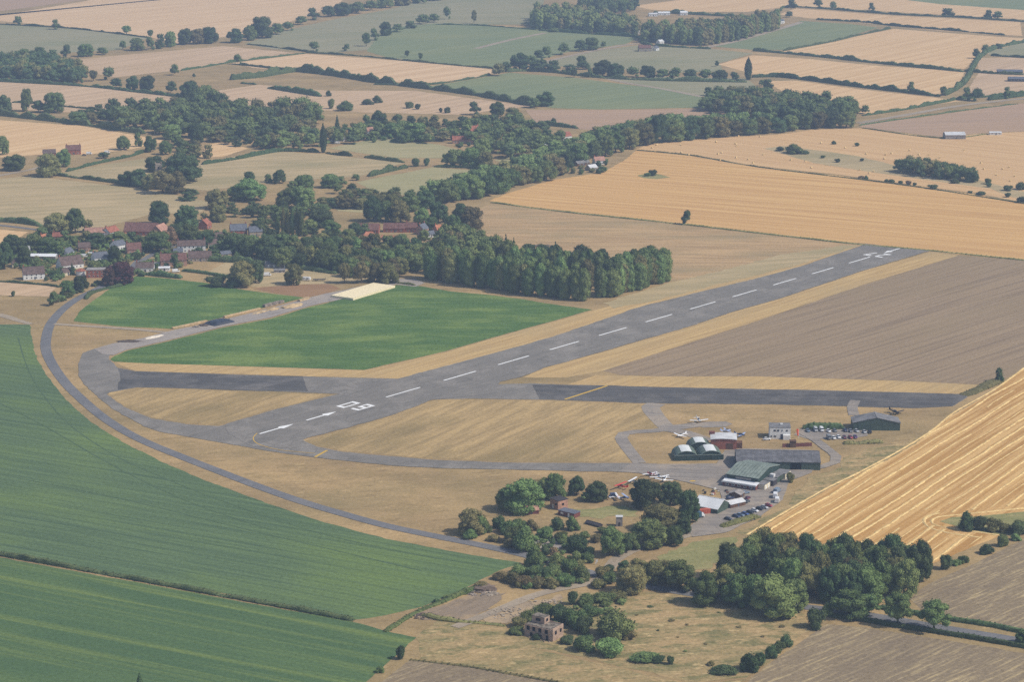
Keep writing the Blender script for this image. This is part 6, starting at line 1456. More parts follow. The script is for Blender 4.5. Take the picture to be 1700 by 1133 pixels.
house('purple roofed house among trees behind the inn', (302, 378), 9, 8, 3.6, 7.2, 10, 'pinkbrick', 'tile_brown')
house('red brick house with bright white roof side', (340, 379), 9, 8, 4.2, 7.6, 75, 'brick', 'tile_red', roof2='whiteroof')
house('brick house with white bargeboards and pale slates', (396, 390), 13, 9, 4.6, 8.8, 12, 'brick', 'slate', storeys=2, chim=2)
house('stone gabled house with dark roof beside the brick one', (424, 391), 10, 8, 4.0, 7.6, 15, 'stone', 'slate')
house('small stone cottage behind the light green bush', (361, 398), 8, 6, 3.0, 5.8, 40, 'stone', 'tile_brown', win=2)
house('cream walled house behind the dark edge trees', (30, 442), 9, 7, 3.0, 6.2, 20, 'cream', 'tile_brown', win=2)
house('pale roofed bungalow above the dark edge trees', (36, 419), 12, 7, 2.6, 4.8, 6, 'white', 'paleroof', win=3)
house('white cottage tucked behind the long white shed', (112, 424), 8, 6.5, 3.0, 5.8, 60, 'white', 'slate', win=2)
house('small brick house with brown roof by the village yard', (140, 416), 9, 7, 3.4, 6.4, 14, 'pinkbrick', 'tile_brown', win=2)
house('white rendered house below the maroon barn', (196, 414), 10, 7.5, 4.0, 7.0, 50, 'white', 'slate', win=2)
house('brown roofed cottage beside the inn trees', (352, 410), 8, 6.5, 3.0, 6.0, 25, 'cream', 'tile_brown', win=2)
house('low grey roofed shed at the paddock corner', (374, 425), 8, 5, 2.2, 4.0, 30, 'stone', 'slate', win=1, chim=0)
st = gable('stable_block', 'long grey roofed stable block with a row of white doors', (465, 443), 21, 5.5, 2.6, 4.2, -3, 'concrete', 'greyroof', 0, 1, 0, cat='stables', door=False, gwin=False)
for k in range(5): boxp('stable_door', (-8 + 4 * k, -2.8, 1.1), (1.2, 0.12, 2.1), BM['white'], st)
gable('low_shed', 'low grey shed beside the white caravan', (464, 452), 8, 3, 1.9, 2.7, 8, 'concrete', 'greyroof', 1, 1, 0, cat='shed', gwin=False)
gable('low_shed', 'small dark shed at the wood edge behind the paddock', (536, 442), 4.5, 3, 1.9, 2.7, 8, 'dark', 'slate', 1, 1, 0, cat='shed', gwin=False)
FG = 'farmstead buildings'
for lab, px, L, W, e, r_, a, wl_, rf_, k in [
    ('broad brick farm range with dull red roof at the village end', (612, 386), 17, 11, 3.4, 7.4, -4, 'brick', 'tile_maroon', {}),
    ('long maroon roofed farm range in the middle', (655, 384), 17, 8, 3.4, 6.8, -4, 'brick', 'tile_maroon', {}),
    ('orange hipped barn in front of the farm ranges', (613, 397), 11, 8.5, 2.8, 6.0, 8, 'brick', 'tile_orange', {'hip': 3.0}),
    ('low orange roofed wing with long brick wall', (650, 398), 16, 4.5, 2.0, 3.4, -8, 'pinkbrick', 'tile_orange', {}),
    ('dark red roofed farmhouse wing', (683, 384), 9, 8, 3.8, 7.2, -4, 'brick', 'tile_maroon', {'chim': 1}),
    ('grey gabled farmhouse at the end of the ranges', (701, 388), 8, 7, 4.6, 8.0, 60, 'pinkbrick', 'slate', {'chim': 2, 'storeys': 2}),
    ('bright orange roofed cottage beyond the farmstead', (729, 386), 8, 6, 3.2, 6.4, 40, 'pinkbrick', 'tile_orange', {'chim': 1}),
    ('slate roofed outbuilding with white front by the farmstead', (713, 393), 7, 5, 2.6, 4.8, 30, 'white', 'slate', {}),
]:
    k.setdefault('chim', 0)
    gable('farm_building', lab, px, L, W, e, r_, a, wl_, rf_, max(2, int(L / 4)), cat='farm building', group=FG, **k)
HG = 'hamlet houses'
for lab, px, L, W, e, r_, a, wl_, rf_, k in [
    ('red roofed farmhouse with grey end behind the lane trees', (122, 255), 14, 9, 4.6, 8.4, 10, 'brick', 'tile_maroon', {'chim': 2, 'roof2': 'slate'}),
    ('low brown roofed barn beside the farmhouse', (82, 258), 12, 8, 3.0, 6.0, 14, 'brick', 'tile_brown', {'chim': 0}),
    ('red roofed house with tall white gable in the hamlet', (786, 224), 12, 9, 5.0, 9.5, 35, 'white', 'tile_red', {'chim': 2}),
    ('orange roofed wing beside the white gable', (804, 225), 11, 7, 3.2, 6.2, -10, 'brick', 'tile_orange', {}),
    ('long pink walled house with red roof in the hamlet', (766, 237), 18, 8, 3.6, 7.0, 4, 'pinkbrick', 'tile_red', {'chim': 1}),
    ('small pink house below the white gable', (783, 238), 6, 6, 3.2, 5.8, 60, 'pinkbrick', 'tile_orange', {}),
    ('white gabled house with red roof behind the belt', (938, 233), 11, 8, 5.0, 8.6, 40, 'white', 'tile_red', {'chim': 1}),
    ('purple roofed house buried in the belt trees', (888, 283), 9, 7, 3.2, 6.4, 20, 'pinkbrick', 'tile_brown', {}),
    ('white roofed bungalow in the belt trees', (850, 281), 8, 6, 2.6, 4.4, 8, 'white', 'whiteroof', {}),
    ('pink roofed house at the corner of the gold stubble', (994, 272), 10, 7.5, 3.8, 7.0, 20, 'white', 'tile_pink', {'chim': 1}),
    ('pale blue roofed barn at the corner of the gold stubble', (982, 282), 9, 7, 2.8, 5.2, 40, 'stone', 'paleroof', {'chim': 0}),
    ('long low barn between belt trees and gold stubble', (966, 274), 15, 5, 2.6, 4.4, 40, 'brownwood', 'greyroof', {'chim': 0}),
    ('white house with pink roof above the greenish paddock', (613, 223), 9, 7, 4.2, 7.4, 40, 'white', 'tile_pink', {'chim': 1}),
    ('white fronted sheds beside the lone tall poplar', (560, 234), 15, 5, 2.4, 3.8, 6, 'white', 'greyroof', {'chim': 0}),
    ('grey roofed barn behind the white fronted sheds', (553, 224), 9, 7, 3, 5.4, 10, 'stone', 'slate', {'chim': 0}),
    ('white roofed shed by the belt trees of the hamlet', (912, 246), 9, 6, 2.6, 4.2, 4, 'white', 'whiteroof', {'chim': 0}),
    ('long barn with grey sheet roof in the bale field', (1584, 229), 20, 13, 4.2, 6.4, 2, 'concrete', 'paleroof', {'chim': 0}),
    ('low white sheds beyond the grey barn', (1652, 223), 12, 5, 2.2, 3.2, 0, 'white', 'paleroof', {'chim': 0}),
    ('dark blue roofed long shed at the winding hedge', (1676, 122), 30, 10, 3.5, 5.2, -6, 'dark', 'slate', {'chim': 0}),
    ('slate roofed shed below the dark long shed', (1692, 134), 26, 11, 3.2, 5.0, -4, 'dark', 'slate', {'chim': 0}),
    ('maroon roofed far farmhouse in front of the poplars', (1070, 84), 16, 12, 4.5, 8, 5, 'stone', 'tile_maroon', {'chim': 1}),
    ('white gabled far house beside the maroon farmhouse', (1088, 83), 9, 7, 3.5, 6, 60, 'white', 'slate', {'chim': 1}),
    ('white far shed under the poplar row', (1096, 72), 8, 7, 3.5, 5.5, 40, 'white', 'whiteroof', {'chim': 0}),
    ('long white far shed behind the poplar wood', (1102, 24), 18, 9, 3.5, 5, 6, 'white', 'whiteroof', {'chim': 0}),
    ('second white far shed beside the long one', (1084, 26), 13, 8, 3.5, 5, 6, 'white', 'paleroof', {'chim': 0}),
    ('small white far building by the top stubble', (1135, 24), 11, 8, 4, 6, 6, 'white', 'whiteroof', {'chim': 0}),
    ('white far shed in the gap of the poplar wood', (1054, 56), 12, 8, 4, 5.5, 6, 'white', 'whiteroof', {'chim': 0}),
    ('white far hut at the end of the poplar row', (1296, 38), 9, 7, 4, 6, 40, 'white', 'slate', {'chim': 0}),
    ('tiny white shed on the edge of the church wood', (362, 162), 9, 4, 2.4, 3.4, 0, 'white', 'whiteroof', {'chim': 0}),
]:
    k.setdefault('chim', 0)
    gable('hamlet_house', lab, px, L, W, e, r_, a, wl_, rf_, max(2, int(L / 4)), cat='house', group=HG, **k)
def church():
    p = G(264, 300); root = empty('church', (p.x, p.y, 0), R(12)); tag(root, 'pale stone church tower rising from dark trees', 'church')
    boxp('tower', (0, 0, 7.5), (5.6, 5.6, 15), BM['stone'], root)
    for sx, sy in ((-1, -1), (1, -1), (1, 1), (-1, 1)): boxp('pinnacle', (sx * 2.5, sy * 2.5, 15.9), (0.6, 0.6, 1.8), BM['stone'], root)
    for s_ in (-1, 1): boxp('parapet', (0, s_ * 2.65, 15.3), (5.6, 0.3, 0.6), BM['stone'], root); boxp('parapet', (s_ * 2.65, 0, 15.3), (0.3, 5.0, 0.6), BM['stone'], root)
    boxp('belfry_opening', (0, -2.84, 12), (1.3, 0.12, 2.4), BM['black'], root); boxp('belfry_opening', (-2.84, 0, 12), (0.12, 1.3, 2.4), BM['black'], root)
    V = [(2.8, -3.6, 0), (17, -3.6, 0), (17, 3.6, 0), (2.8, 3.6, 0), (2.8, -3.6, 6), (17, -3.6, 6), (17, 3.6, 6), (2.8, 3.6, 6), (2.8, 0, 10), (17, 0, 10)]
    poly_obj('nave', V, [(0, 1, 5, 4), (2, 3, 7, 6), (1, 2, 6, 9, 5), (3, 0, 4, 8, 7)], BM['stone'], root)
    for s_ in (-1, 1): slab('nave_roof', [(2.85, s_ * 4.0, 5.7), (17.3, s_ * 4.0, 5.7), (17.3, 0.01 * s_, 10.15), (2.85, 0.01 * s_, 10.15)], .2, BM['slate'], root)
    for k in range(3): boxp('nave_window', (5.5 + 4 * k, -3.64, 3.4), (1.2, 0.12, 2.6), BM['glass'], root)
church()
# ================================================================ VEHICLES AND AIRCRAFT
def carpaint(name, c): return plain('car_paint_' + name, c, 0.28, 0.55, 0.03)
PAINT = {'black': carpaint('black', (0.02, 0.02, 0.025, 1)), 'navy': carpaint('navy', (0.03, 0.045, 0.11, 1)), 'blue': carpaint('blue', (0.07, 0.12, 0.32, 1)), 'bluegrey': carpaint('blue_grey', (0.18, 0.24, 0.32, 1)),
         'grey': carpaint('grey', (0.20, 0.21, 0.22, 1)), 'silver': carpaint('silver', (0.50, 0.51, 0.52, 1)), 'white': carpaint('white', (0.80, 0.80, 0.80, 1)), 'red': carpaint('red', (0.36, 0.03, 0.05, 1)),
         'maroon': carpaint('maroon', (0.16, 0.03, 0.06, 1)), 'purple': carpaint('purple', (0.13, 0.05, 0.16, 1)), 'darkgrey': carpaint('dark_grey', (0.07, 0.075, 0.085, 1))}
TYRE = plain('tyre_rubber', (0.03, 0.03, 0.03, 1)); HUB = plain('wheel_hub', (0.4, 0.4, 0.42, 1), 0.4, 0.5)
def loft(sections, name):
    """sections: list of rings (same count) -> closed mesh"""
    n = len(sections[0]); V = [v for s_ in sections for v in s_]; Fc = []
    for i in range(len(sections) - 1):
        for k in range(n): Fc.append((i * n + k, i * n + (k + 1) % n, (i + 1) * n + (k + 1) % n, (i + 1) * n + k))
    Fc += [tuple(range(n - 1, -1, -1)), tuple((len(sections) - 1) * n + k for k in range(n))]
    me = bpy.data.meshes.new(name); me.from_pydata([tuple(map(float, v)) for v in V], [], Fc); me.update()
    bm = bmesh.new(); bm.from_mesh(me); bmesh.ops.recalc_face_normals(bm, faces=bm.faces[:]); bm.to_mesh(me); bm.free()
    return me
def ring_box(x, w, z0, z1, r=0.12, wt=None):
    wt = wt if wt is not None else w
    return [(x, -w / 2, z0), (x, -w / 2, (z0 + z1) / 2), (x, -wt / 2 + r, z1), (x, wt / 2 - r, z1), (x, w / 2, (z0 + z1) / 2), (x, w / 2, z0)]
VM = {}
VM['car_body'] = loft([ring_box(-2.1, 1.5, 0.35, 0.70), ring_box(-1.95, 1.72, 0.25, 0.92), ring_box(-0.9, 1.78, 0.25, 0.98), ring_box(0.8, 1.78, 0.25, 0.95), ring_box(1.85, 1.70, 0.25, 0.78), ring_box(2.1, 1.45, 0.35, 0.62)], 'body')
VM['car_glass'] = loft([ring_box(-1.85, 1.45, 0.92, 0.98), ring_box(-1.35, 1.48, 0.92, 1.38, 0.1, 1.25), ring_box(0.15, 1.48, 0.92, 1.40, 0.1, 1.25), ring_box(1.0, 1.42, 0.92, 0.97)], 'glass')
VM['car_roof'] = loft([ring_box(-1.30, 1.22, 1.37, 1.44, 0.05), ring_box(0.10, 1.22, 1.385, 1.46, 0.05)], 'roof')
VM['van_body'] = loft([ring_box(-2.4, 1.85, 0.35, 2.1, 0.1, 1.75), ring_box(0.9, 1.9, 0.35, 2.15, 0.1, 1.8), ring_box(1.35, 1.9, 0.35, 2.0, 0.1, 1.7), ring_box(1.75, 1.88, 0.35, 1.15, 0.1), ring_box(2.4, 1.7, 0.35, 0.95, 0.1)], 'body')
VM['van_glass'] = loft([ring_box(1.06, 1.93, 1.15, 1.95, 0.1, 1.78), ring_box(1.42, 1.93, 1.15, 1.9, 0.1, 1.68), ring_box(1.80, 1.80, 1.10, 1.2, 0.1)], 'glass')
bm = bmesh.new(); bmesh.ops.create_cone(bm, segments=12, radius1=0.32, radius2=0.32, depth=0.2, cap_ends=True); VM['wheel'] = bpy.data.meshes.new('wheel'); bm.to_mesh(VM['wheel']); bm.free(); VM['wheel'].materials.append(TYRE)
bm = bmesh.new(); bmesh.ops.create_cube(bm, size=1); VM['lamp'] = bpy.data.meshes.new('headlight'); bm.to_mesh(VM['lamp']); bm.free(); VM['lamp'].materials.append(BM['skylight'])
VM['car_glass'].materials.append(BM['glass']); VM['van_glass'].materials.append(BM['glass'])
def tinted(name, me, mat, parent):
    o = mesh_obj(name, me, None, parent)
    if len(me.materials) == 0: me.materials.append(None)
    o.material_slots[0].link = 'OBJECT'; o.material_slots[0].material = mat
    return o
def vehicle(kind, colour, px, ang, label, group, s=1.0):
    p = G(*px); root = empty('parked_van' if kind == 'van' else 'parked_car', (p.x, p.y, 0.25), R(ang)); root.scale = (s, s, s)
    tag(root, label, 'van' if kind == 'van' else 'car', group)
    tinted('body', VM[kind + '_body'], PAINT[colour], root); mesh_obj('glass', VM[kind + '_glass'], None, root)
    if kind == 'car': tinted('roof', VM['car_roof'], PAINT[colour], root)
    for sx in (-1, 1):
        for sy in (-1, 1):
            w = mesh_obj('wheel', VM['wheel'], None, root); w.location = (1.32 * sx, 0.82 * sy, 0.32); w.rotation_euler = (math.pi / 2, 0, 0)
    for sy in (-1, 1):
        l = mesh_obj('headlight', VM['lamp'], None, root); l.location = (2.06 if kind == 'car' else 2.38, 0.55 * sy, 0.58 if kind == 'car' else 0.8); l.scale = (0.12, 0.3, 0.14)
    return root
GC = 'cars parked below the hangars'
for c, px, lab in [('darkgrey', (1209, 864), 'dark grey car parked last in the hangar row by the bramble hedge'), ('navy', (1222, 859.5), 'navy car parked second in the hangar row'), ('bluegrey', (1229, 857.5), 'blue grey car between navy and blue cars in the hangar row'), ('blue', (1237, 855.5), 'bright blue car in the hangar row'),
                   ('black', (1245, 853), 'black car beside the bright blue car'), ('white', (1253, 850), 'white car in the middle of the hangar row'), ('black', (1261, 847), 'black car beside the white one in the hangar row'), ('silver', (1269, 844.5), 'silver car beside the red one in the hangar row'), ('red', (1276, 841.5), 'dark red car at the caravan end of the hangar row')]:
    vehicle('car', c, px, -42 + random.uniform(-6, 6), lab, GC)
GT = 'cars parked by the tower hedge'
for kind, c, px, lab in [('car', 'bluegrey', (1341, 717), 'blue grey car beside the orange windsock'), ('van', 'silver', (1354, 716), 'silver van parked first along the dark hedge'), ('van', 'white', (1364, 716), 'large white van along the dark hedge'), ('car', 'white', (1375.5, 717.5), 'white car along the dark hedge'), ('car', 'grey', (1386, 717), 'grey car along the dark hedge'),
                         ('car', 'navy', (1403, 716.5), 'navy car at the end of the dark hedge'), ('car', 'grey', (1412, 717.5), 'grey car in front of the gabled hangar corner'), ('car', 'silver', (1422, 717.5), 'silver car in front of the gabled hangar'), ('car', 'silver', (1435, 719), 'silver car before the green hangar front'), ('car', 'black', (1444, 719), 'black car before the green hangar front'),
                         ('van', 'grey', (1376, 729), 'grey van in the second row of the tower car park'), ('car', 'white', (1384, 729), 'white car beside the grey van'), ('car', 'white', (1392, 727.5), 'white car beside the maroon car'), ('car', 'maroon', (1402, 728), 'maroon car in the second row of the tower car park'), ('car', 'red', (1412, 728), 'red car in the second row of the tower car park'), ('car', 'purple', (1420, 727.5), 'purple car ending the second row')]:
    vehicle(kind, c, px, -80 + random.uniform(-7, 7), lab, GT)
vehicle('car', 'white', (1273, 731), 8, 'white car parked at the foot of the control tower', 'cars around the airfield')
vehicle('car', 'bluegrey', (1238, 820), 30, 'pale blue car parked against the brick lean-to', 'cars around the airfield')
vehicle('car', 'navy', (1212, 829), 25, 'dark car with white bonnet beside the brown shed', 'cars around the airfield')
vehicle('car', 'darkgrey', (1240, 835), 60, 'dark car beside the cream roofed shed', 'cars around the airfield')
vehicle('car', 'maroon', (1241, 829), 60, 'maroon car beside the brown shed', 'cars around the airfield')
for px, a, lab in [((1287, 826), 80, 'white van beside the grassy bank below the hangar'), ((1290, 834), 80, 'white van with blue stripe below the other one')]:
    vehicle('van', 'white', px, a, lab, 'white vans by the bank', 1.15)
vehicle('van', 'bluegrey', (1290, 818), 60, 'grey blue van at the hangar corner', 'white vans by the bank', 1.1)
for px, a, c, lab in [((444, 458), 8, 'white', 'white van parked by the village paddock tree'), ((152, 424), 10, 'white', 'white van in the village yard'), ((140, 427), 5, 'white', 'white van below the big brown roof'), ((262, 441), 10, 'white', 'white van outside the street corner house'), ((292, 452), 20, 'white', 'white van behind the crop hedge'), ((560, 238), 5, 'white', 'white van by the hamlet sheds'), ((148, 256), 5, 'white', 'white van beside the red roofed farmhouse'), ((178, 254), 5, 'white', 'white van on the farmhouse lane'), ((912, 243), 5, 'white', 'white van at the hamlet behind the belt')]:
    vehicle('van', c, px, a, lab, 'vans in the villages', 1.1)
vehicle('car', 'black', (140, 258), 5, 'dark car beside the red roofed farmhouse', 'vans in the villages')
def caravan(px, a, label):
    p = G(*px); root = empty('caravan', (p.x, p.y, 0.22), R(a)); tag(root, label, 'caravan')
    me = loft([ring_box(-2.9, 2.1, 0.7, 2.2, .2), ring_box(-2.6, 2.3, 0.55, 2.6, .2), ring_box(2.4, 2.3, 0.55, 2.6, .2), ring_box(2.9, 2.1, 0.7, 2.1, .2)], 'body'); mesh_obj('body', me, PAINT['white'], root)
    boxp('window', (0.8, -1.17, 1.75), (1.6, .08, .6), BM['glass'], root); boxp('window', (-1.6, -1.17, 1.75), (.8, .08, .6), BM['glass'], root); boxp('drawbar', (3.5, 0, 0.5), (1.3, .12, .12), BM['dark'], root)
    for sy in (-1, 1): w = mesh_obj('wheel', VM['wheel'], None, root); w.location = (0, 1.05 * sy, 0.32); w.rotation_euler = (math.pi / 2, 0, 0)
caravan((509, 466), -8, 'white caravan on the paddock near the brown soil')
caravan((1045, 57), 0, 'white caravan under the far poplars')
def trailer(px, a, label):
    p = G(*px); root = empty('flat_trailer', (p.x, p.y, 0.2), R(a)); tag(root, label, 'trailer')
    boxp('bed', (0, 0, 0.9), (9, 2.4, 0.25), BM['dark'], root); boxp('headboard', (4.4, 0, 1.6), (.15, 2.4, 1.2), BM['dark'], root); boxp('drawbar', (5.4, 0, .7), (2, .15, .15), BM['dark'], root)
    for sx in (-2.5, -1.5):
        for sy in (-1, 1): w = mesh_obj('wheel', VM['wheel'], None, root); w.location = (sx, sy, .4); w.rotation_euler = (math.pi / 2, 0, 0)
trailer((530, 466), 6, 'dark flat trailer beside the white caravan')
def container(px, a, size, mat, label):
    p = G(*px); root = empty('cargo_container', (p.x, p.y, 0.22), R(a)); tag(root, label, 'container')
    L, W, h = size
    boxp('body', (0, 0, h / 2), (L, W, h), mat, root)
    for k in range(int(L / 0.9)):
        for s_ in (-1, 1): boxp('rib', (-L / 2 + .45 + .9 * k, s_ * (W / 2 + .03), h / 2), (.35, .06, h - .3), mat, root)
    for s_ in (-1, 1): boxp('door', (L / 2 + .03, s_ * W / 4, h / 2), (.06, W / 2 - .1, h - .2), mat, root)
container((1169, 853), 20, (5.6, 2.3, 2.3), plain('orange_container_paint', S(186, 92, 68), 0.6, 0.3, 0.1), 'orange shipping container beside the pale roofed workshop')
def truck():
    p = G(1160, 860); root = empty('box_truck', (p.x, p.y, 0.22), R(22)); tag(root, 'white fronted box truck with teal body by the orange container', 'truck')
    boxp('box_body', (-1.2, 0, 1.75), (4.6, 2.3, 2.4), plain('teal_truck_body', S(60, 96, 110), 0.5, 0.4, 0.05), root)
    mesh_obj('cab', loft([ring_box(1.2, 2.1, .5, 2.3, .15), ring_box(2.2, 2.1, .5, 2.2, .15), ring_box(2.7, 2.0, .5, 1.4, .15)], 'cab'), PAINT['white'], root)
    boxp('windscreen', (2.42, 0, 1.75), (.5, 1.8, .6), BM['glass'], root)
    for sx in (-2.4, 1.7):
        for sy in (-1, 1): w = mesh_obj('wheel', VM['wheel'], None, root); w.location = (sx, sy, .42); w.rotation_euler = (math.pi / 2, 0, 0); w.scale = (1.3, 1.3, 1.3)
truck()

# ---- aircraft
def ellipse(x, z, w, h, n=10): return [(x, w / 2 * math.cos(2 * math.pi * k / n), z + h / 2 * math.sin(2 * math.pi * k / n)) for k in range(n)]
def wingmesh(span, root_c, tip_c, x0, z, dih, th=0.14, sweep=0.0, name='wing'):
    secs = []
    for s_ in (-1, -0.5, 0, 0.5, 1):
        a = abs(s_); c = root_c + (tip_c - root_c) * a; y = s_ * span / 2; zz = z + dih * a * span / 2; x = x0 - sweep * a
        secs.append([(x + c * .5, y, zz), (x + c * .25, y, zz + th * c * .55), (x - c * .2, y, zz + th * c * .45), (x - c * .5, y, zz), (x - c * .2, y, zz - th * c * .2), (x + c * .25, y, zz - th * c * .3)])
    return loft(secs, name)
AM = {}
AM['fuselage'] = loft([ellipse(2.6, 1.15, .35, .4), ellipse(2.4, 1.15, .9, .8), ellipse(1.5, 1.15, 1.1, 1.0), ellipse(0.3, 1.25, 1.15, 1.15), ellipse(-1.2, 1.25, 1.0, 1.0), ellipse(-3.2, 1.3, .5, .55), ellipse(-4.6, 1.35, .18, .3)], 'fuselage')
AM['canopy'] = loft([ellipse(1.0, 1.55, .7, .3), ellipse(0.5, 1.75, .95, .75), ellipse(-0.7, 1.75, .95, .75), ellipse(-1.6, 1.6, .6, .35)], 'canopy')
AM['wing_low'] = wingmesh(10.6, 1.7, 1.3, 0.3, 0.85, 0.09)
AM['wing_high'] = wingmesh(11.0, 1.5, 1.3, 0.5, 2.25, 0.02)
AM['tailplane'] = wingmesh(3.6, 1.0, .75, -4.1, 1.4, 0, .1, name='tailplane')
AM['fin'] = loft([[(-3.4, -.05, 1.5), (-3.4, .05, 1.5), (-4.8, .05, 1.4), (-4.8, -.05, 1.4)], [(-4.2, -.03, 2.75), (-4.2, .03, 2.75), (-4.9, .03, 2.75), (-4.9, -.03, 2.75)]], 'fin')
AM['prop'] = loft([[(2.72, -.06, .25), (2.72, .06, .25), (2.76, .06, .25), (2.76, -.06, .25)], [(2.68, -.1, 1.15), (2.68, .1, 1.15), (2.8, .1, 1.15), (2.8, -.1, 1.15)], [(2.72, -.06, 2.05), (2.72, .06, 2.05), (2.76, .06, 2.05), (2.76, -.06, 2.05)]], 'propeller')
for k in ('canopy',): AM[k].materials.append(BM['glass'])
AM['prop'].materials.append(BM['dark'])
AW = plain('aircraft_white', (0.84, 0.84, 0.84, 1), 0.35, 0.5, 0.02); AR = plain('aircraft_red', S(214, 70, 56), 0.4, 0.4, 0.04); AB = plain('aircraft_pale_blue', S(168, 182, 214), 0.4, 0.4, 0.04); AD = plain('aircraft_camouflage', S(72, 66, 62), 0.6, 0.3, 0.35, 0.5); ABL = plain('aircraft_blue', S(60, 86, 130), 0.4, 0.4, 0.05)
def aircraft(px, ang, label, wing='wing_low', body=AW, wings=AW, fin=None, biplane=False, s=1.0, group='parked light aircraft'):
    p = G(*px); root = empty('light_aircraft', (p.x, p.y, 0.25), R(ang)); root.scale = (s, s, s); tag(root, label, 'aircraft', group)
    tinted('fuselage', AM['fuselage'], body, root); mesh_obj('canopy', AM['canopy'], None, root)
    tinted('wing', AM[wing], wings, root)
    if biplane: tinted('wing', AM['wing_low'], wings, root)
    tinted('tailplane', AM['tailplane'], wings, root); tinted('fin', AM['fin'], fin or body, root); mesh_obj('propeller', AM['prop'], None, root)
    for x, y in ((2.0, 0), (-0.1, 1.1), (-0.1, -1.1)):
        w = mesh_obj('wheel', VM['wheel'], None, root); w.location = (x, y, .26); w.rotation_euler = (math.pi / 2, 0, 0); w.scale = (.8, .8, .7)
        boxp('undercarriage_leg', (x, y, .6), (.08, .08, .6), BM['frame'], root)
    if wing == 'wing_high':
        for sy in (-1, 1):
            q = boxp('strut', (.5, 1.3 * sy, 1.6), (.08, 1.9, .06), BM['frame'], root); q.rotation_euler = (sy * 0.62, 0, 0)
aircraft((1160, 701), -78, 'white low wing aircraft on the grass before the oval pad')
aircraft((1130, 726), -140, 'white low wing aircraft beside the looping track', s=0.9)
aircraft((1207, 718), 20, 'pale blue aircraft behind the brick shed roof', body=AB, wings=AB, s=0.85)
aircraft((1230, 725), -30, 'blue and white aircraft beside the brick shed', body=ABL, wings=AB, s=0.85)
aircraft((1094, 795), -70, 'white low wing aircraft at the apron edge behind dark trees')
aircraft((1079, 790), 120, 'white aircraft with red tail and tips at the grass edge', wings=AW, fin=AR, body=AR, s=0.85)
aircraft((1103, 800), -110, 'second white aircraft half hidden by the dark trees', s=0.9)
aircraft((1051, 803), 150, 'white high wing aircraft beside the red one', wing='wing_high', s=0.85)
aircraft((1031, 811), 140, 'red high wing aircraft on the dry grass', wing='wing_high', body=AR, wings=AR, s=0.9)
aircraft((1023, 829), 10, 'white and blue aircraft under covers beside the dark trees', wing='wing_high', body=AW, wings=AW, fin=ABL, s=0.8)
aircraft((1037, 830), 20, 'blue and red aircraft tucked against the dark trees', wing='wing_high', body=ABL, wings=AB, fin=AR, s=0.8)
aircraft((1486, 688), -60, 'dark camouflaged fighter aircraft behind the gabled hangar', body=AD, wings=AD, s=1.12)
container((1017, 826), 10, (2.6, 2.0, 2.0), PAINT['navy'], 'small navy tent box beside the covered aircraft')
me = bpy.data.meshes.new('painted_patch')
sheet('painted_patch', [(1144, 799.5), (1150, 798.3), (1156, 799.3), (1153, 800.3), (1147, 800.6)], YELLOW, 8, 'small yellow painted patch on the apron', 'road marking', jitter=0.1)
def clutter(px, n, rx, ry, seed, label):
    r = random.Random(seed); c_ = G(*px); mats = [BM['brownwood'], BM['concrete'], BM['tile_red'], BM['white'], BM['dark'], BM['cream']]
    for k in range(n):
        a = r.uniform(0, 6.28); d = math.sqrt(r.random()); s_ = r.uniform(.5, 1.5)
        root = empty('crate', (c_.x + math.cos(a) * d * rx, c_.y + math.sin(a) * d * ry, 0.22), r.uniform(0, 3))
        m = r.choice(mats)
        boxp('box', (0, 0, s_ * .3), (s_, s_ * .8, s_ * .6), m, root); boxp('lid', (0, 0, s_ * .6 + .04), (s_ + .1, s_ * .8 + .1, .08), m, root)
        tag(root, f'{label}, {ordinal(k + 1)} of the scatter', 'crate', label)
clutter((1186, 818), 9, 7, 5, 3, 'small crate or scrap lying between apron and workshop')
clutter((1208, 821), 6, 4, 3, 4, 'small crate or scrap lying beside the brown shed')
# ---------------------------------------------------------------- planting round the houses
road_m = smooth_line([G(*p) for p in road_px], 6.0) + smooth_line([G(*p) for p in [(218, 446), (240, 430), (262, 418), (290, 408), (330, 396)]], 6.0)
def clear_of(q, gap=2.6):
    for (x, y, a, l, w) in FOOT:
        dx, dy = q[0] - x, q[1] - y
        u = dx * math.cos(a) + dy * math.sin(a); v = -dx * math.sin(a) + dy * math.cos(a)
        if abs(u) < l + gap and -w - gap - 1.0 < v < w + gap: return False
    return all((q[0] - p.x) ** 2 + (q[1] - p.y) ** 2 > 36 for p in road_m)
woodland([[(-20, 425), (20, 402), (70, 392), (150, 398), (210, 398), (280, 392), (345, 384), (440, 392), (440, 420), (395, 428), (330, 438), (262, 456), (215, 462), (170, 448), (130, 440), (100, 470), (40, 448), (-20, 445)]], 6.5, (2.0, 5.5), (4, 7.5), 'bush', 'mid', 'garden shrubbery packed between the village houses', 41, clear=clear_of)
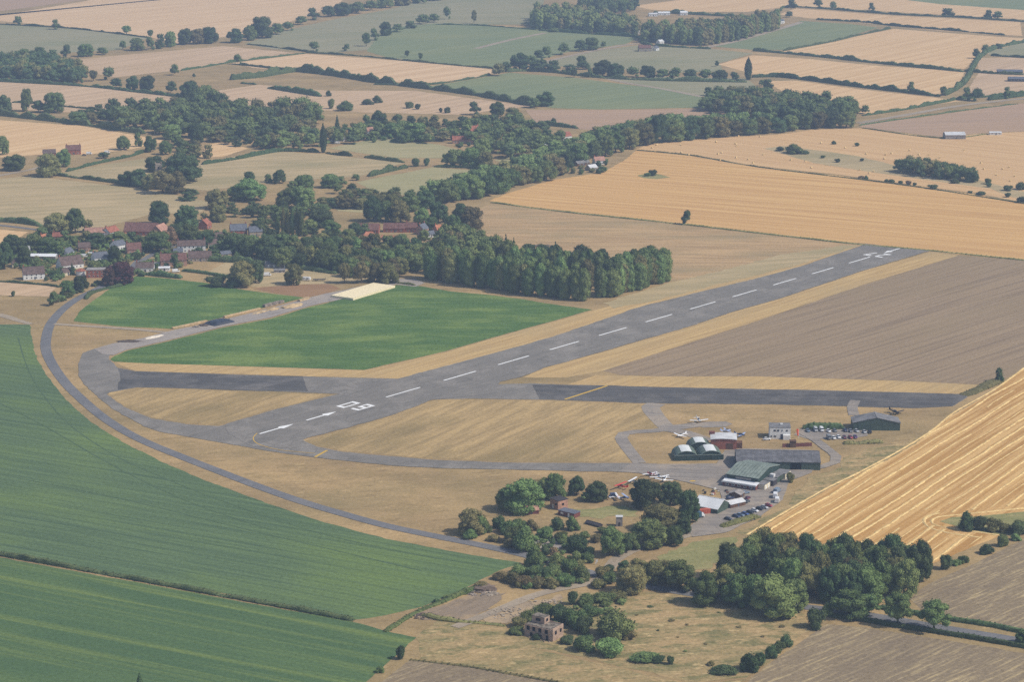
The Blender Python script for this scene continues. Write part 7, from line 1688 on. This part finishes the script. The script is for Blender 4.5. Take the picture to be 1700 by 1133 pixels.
woodland([[(45, 392), (100, 402), (200, 402), (255, 398), (330, 392), (400, 400), (400, 412), (330, 408), (270, 412), (180, 414), (90, 412)]], 13, (6, 10), (8, 12), 'round', 'mid', 'garden trees packed between the village houses', 42, clear=clear_of)
woodland([[(128, 480), (172, 468), (178, 472), (140, 484), (104, 502), (86, 510), (82, 504), (100, 490)]], 6, (2, 5), (4, 7), 'bush', 'mid', 'roadside shrubbery at the village bend', 43, clear=clear_of)
woodland([[(735, 205), (830, 200), (870, 215), (940, 240), (900, 250), (840, 240), (760, 245)], [(590, 205), (680, 222), (740, 236), (640, 236), (545, 236), (560, 215)], [(850, 270), (920, 262), (1010, 262), (1000, 290), (900, 292)]], 12, (3, 7), (5, 9), 'bush', 'mid', 'garden shrubbery round the hamlet houses', 44, clear=clear_of)
# scattered tussocks and thistles on the rough meadow
woodland([[(1040, 1000), (1150, 1000), (1320, 1030), (1290, 1075), (1200, 1110), (1080, 1080)]], 17, (0.5, 1.1), (1.5, 4.0), 'bush', 'olive', 'low tussocks scattered over the weedy meadow', 45)
# ================================================================ HAZE
def haze_box():
    me = bpy.data.meshes.new('haze'); bm = bmesh.new()
    x0, x1, y0, y1, z0, z1 = -15000, 15000, -400, 28000, -1.5, CAM_H + 12
    v = [bm.verts.new((x, y, z)) for z in (z0, z1) for x, y in ((x0, y0), (x1, y0), (x1, y1), (x0, y1))]
    for f in ((3, 2, 1, 0), (4, 5, 6, 7), (0, 1, 5, 4), (1, 2, 6, 5), (2, 3, 7, 6), (3, 0, 4, 7)):
        bm.faces.new([v[i] for i in f])
    bm.to_mesh(me); bm.free()
    m = bpy.data.materials.new('summer_haze'); m.use_nodes = True
    nt = m.node_tree; nt.nodes.clear()
    o = nt.nodes.new('ShaderNodeOutputMaterial'); v_ = nt.nodes.new('ShaderNodeVolumePrincipled')
    v_.inputs['Color'].default_value = (0.56, 0.73, 1.0, 1)
    v_.inputs['Density'].default_value = HAZE
    v_.inputs['Anisotropy'].default_value = 0.0
    nt.links.new(v_.outputs[0], o.inputs['Volume'])
    ob = mesh_obj('haze', me, m)
    tag(ob, 'thin bluish summer haze over the whole landscape', 'haze', kind='stuff')
haze_box()
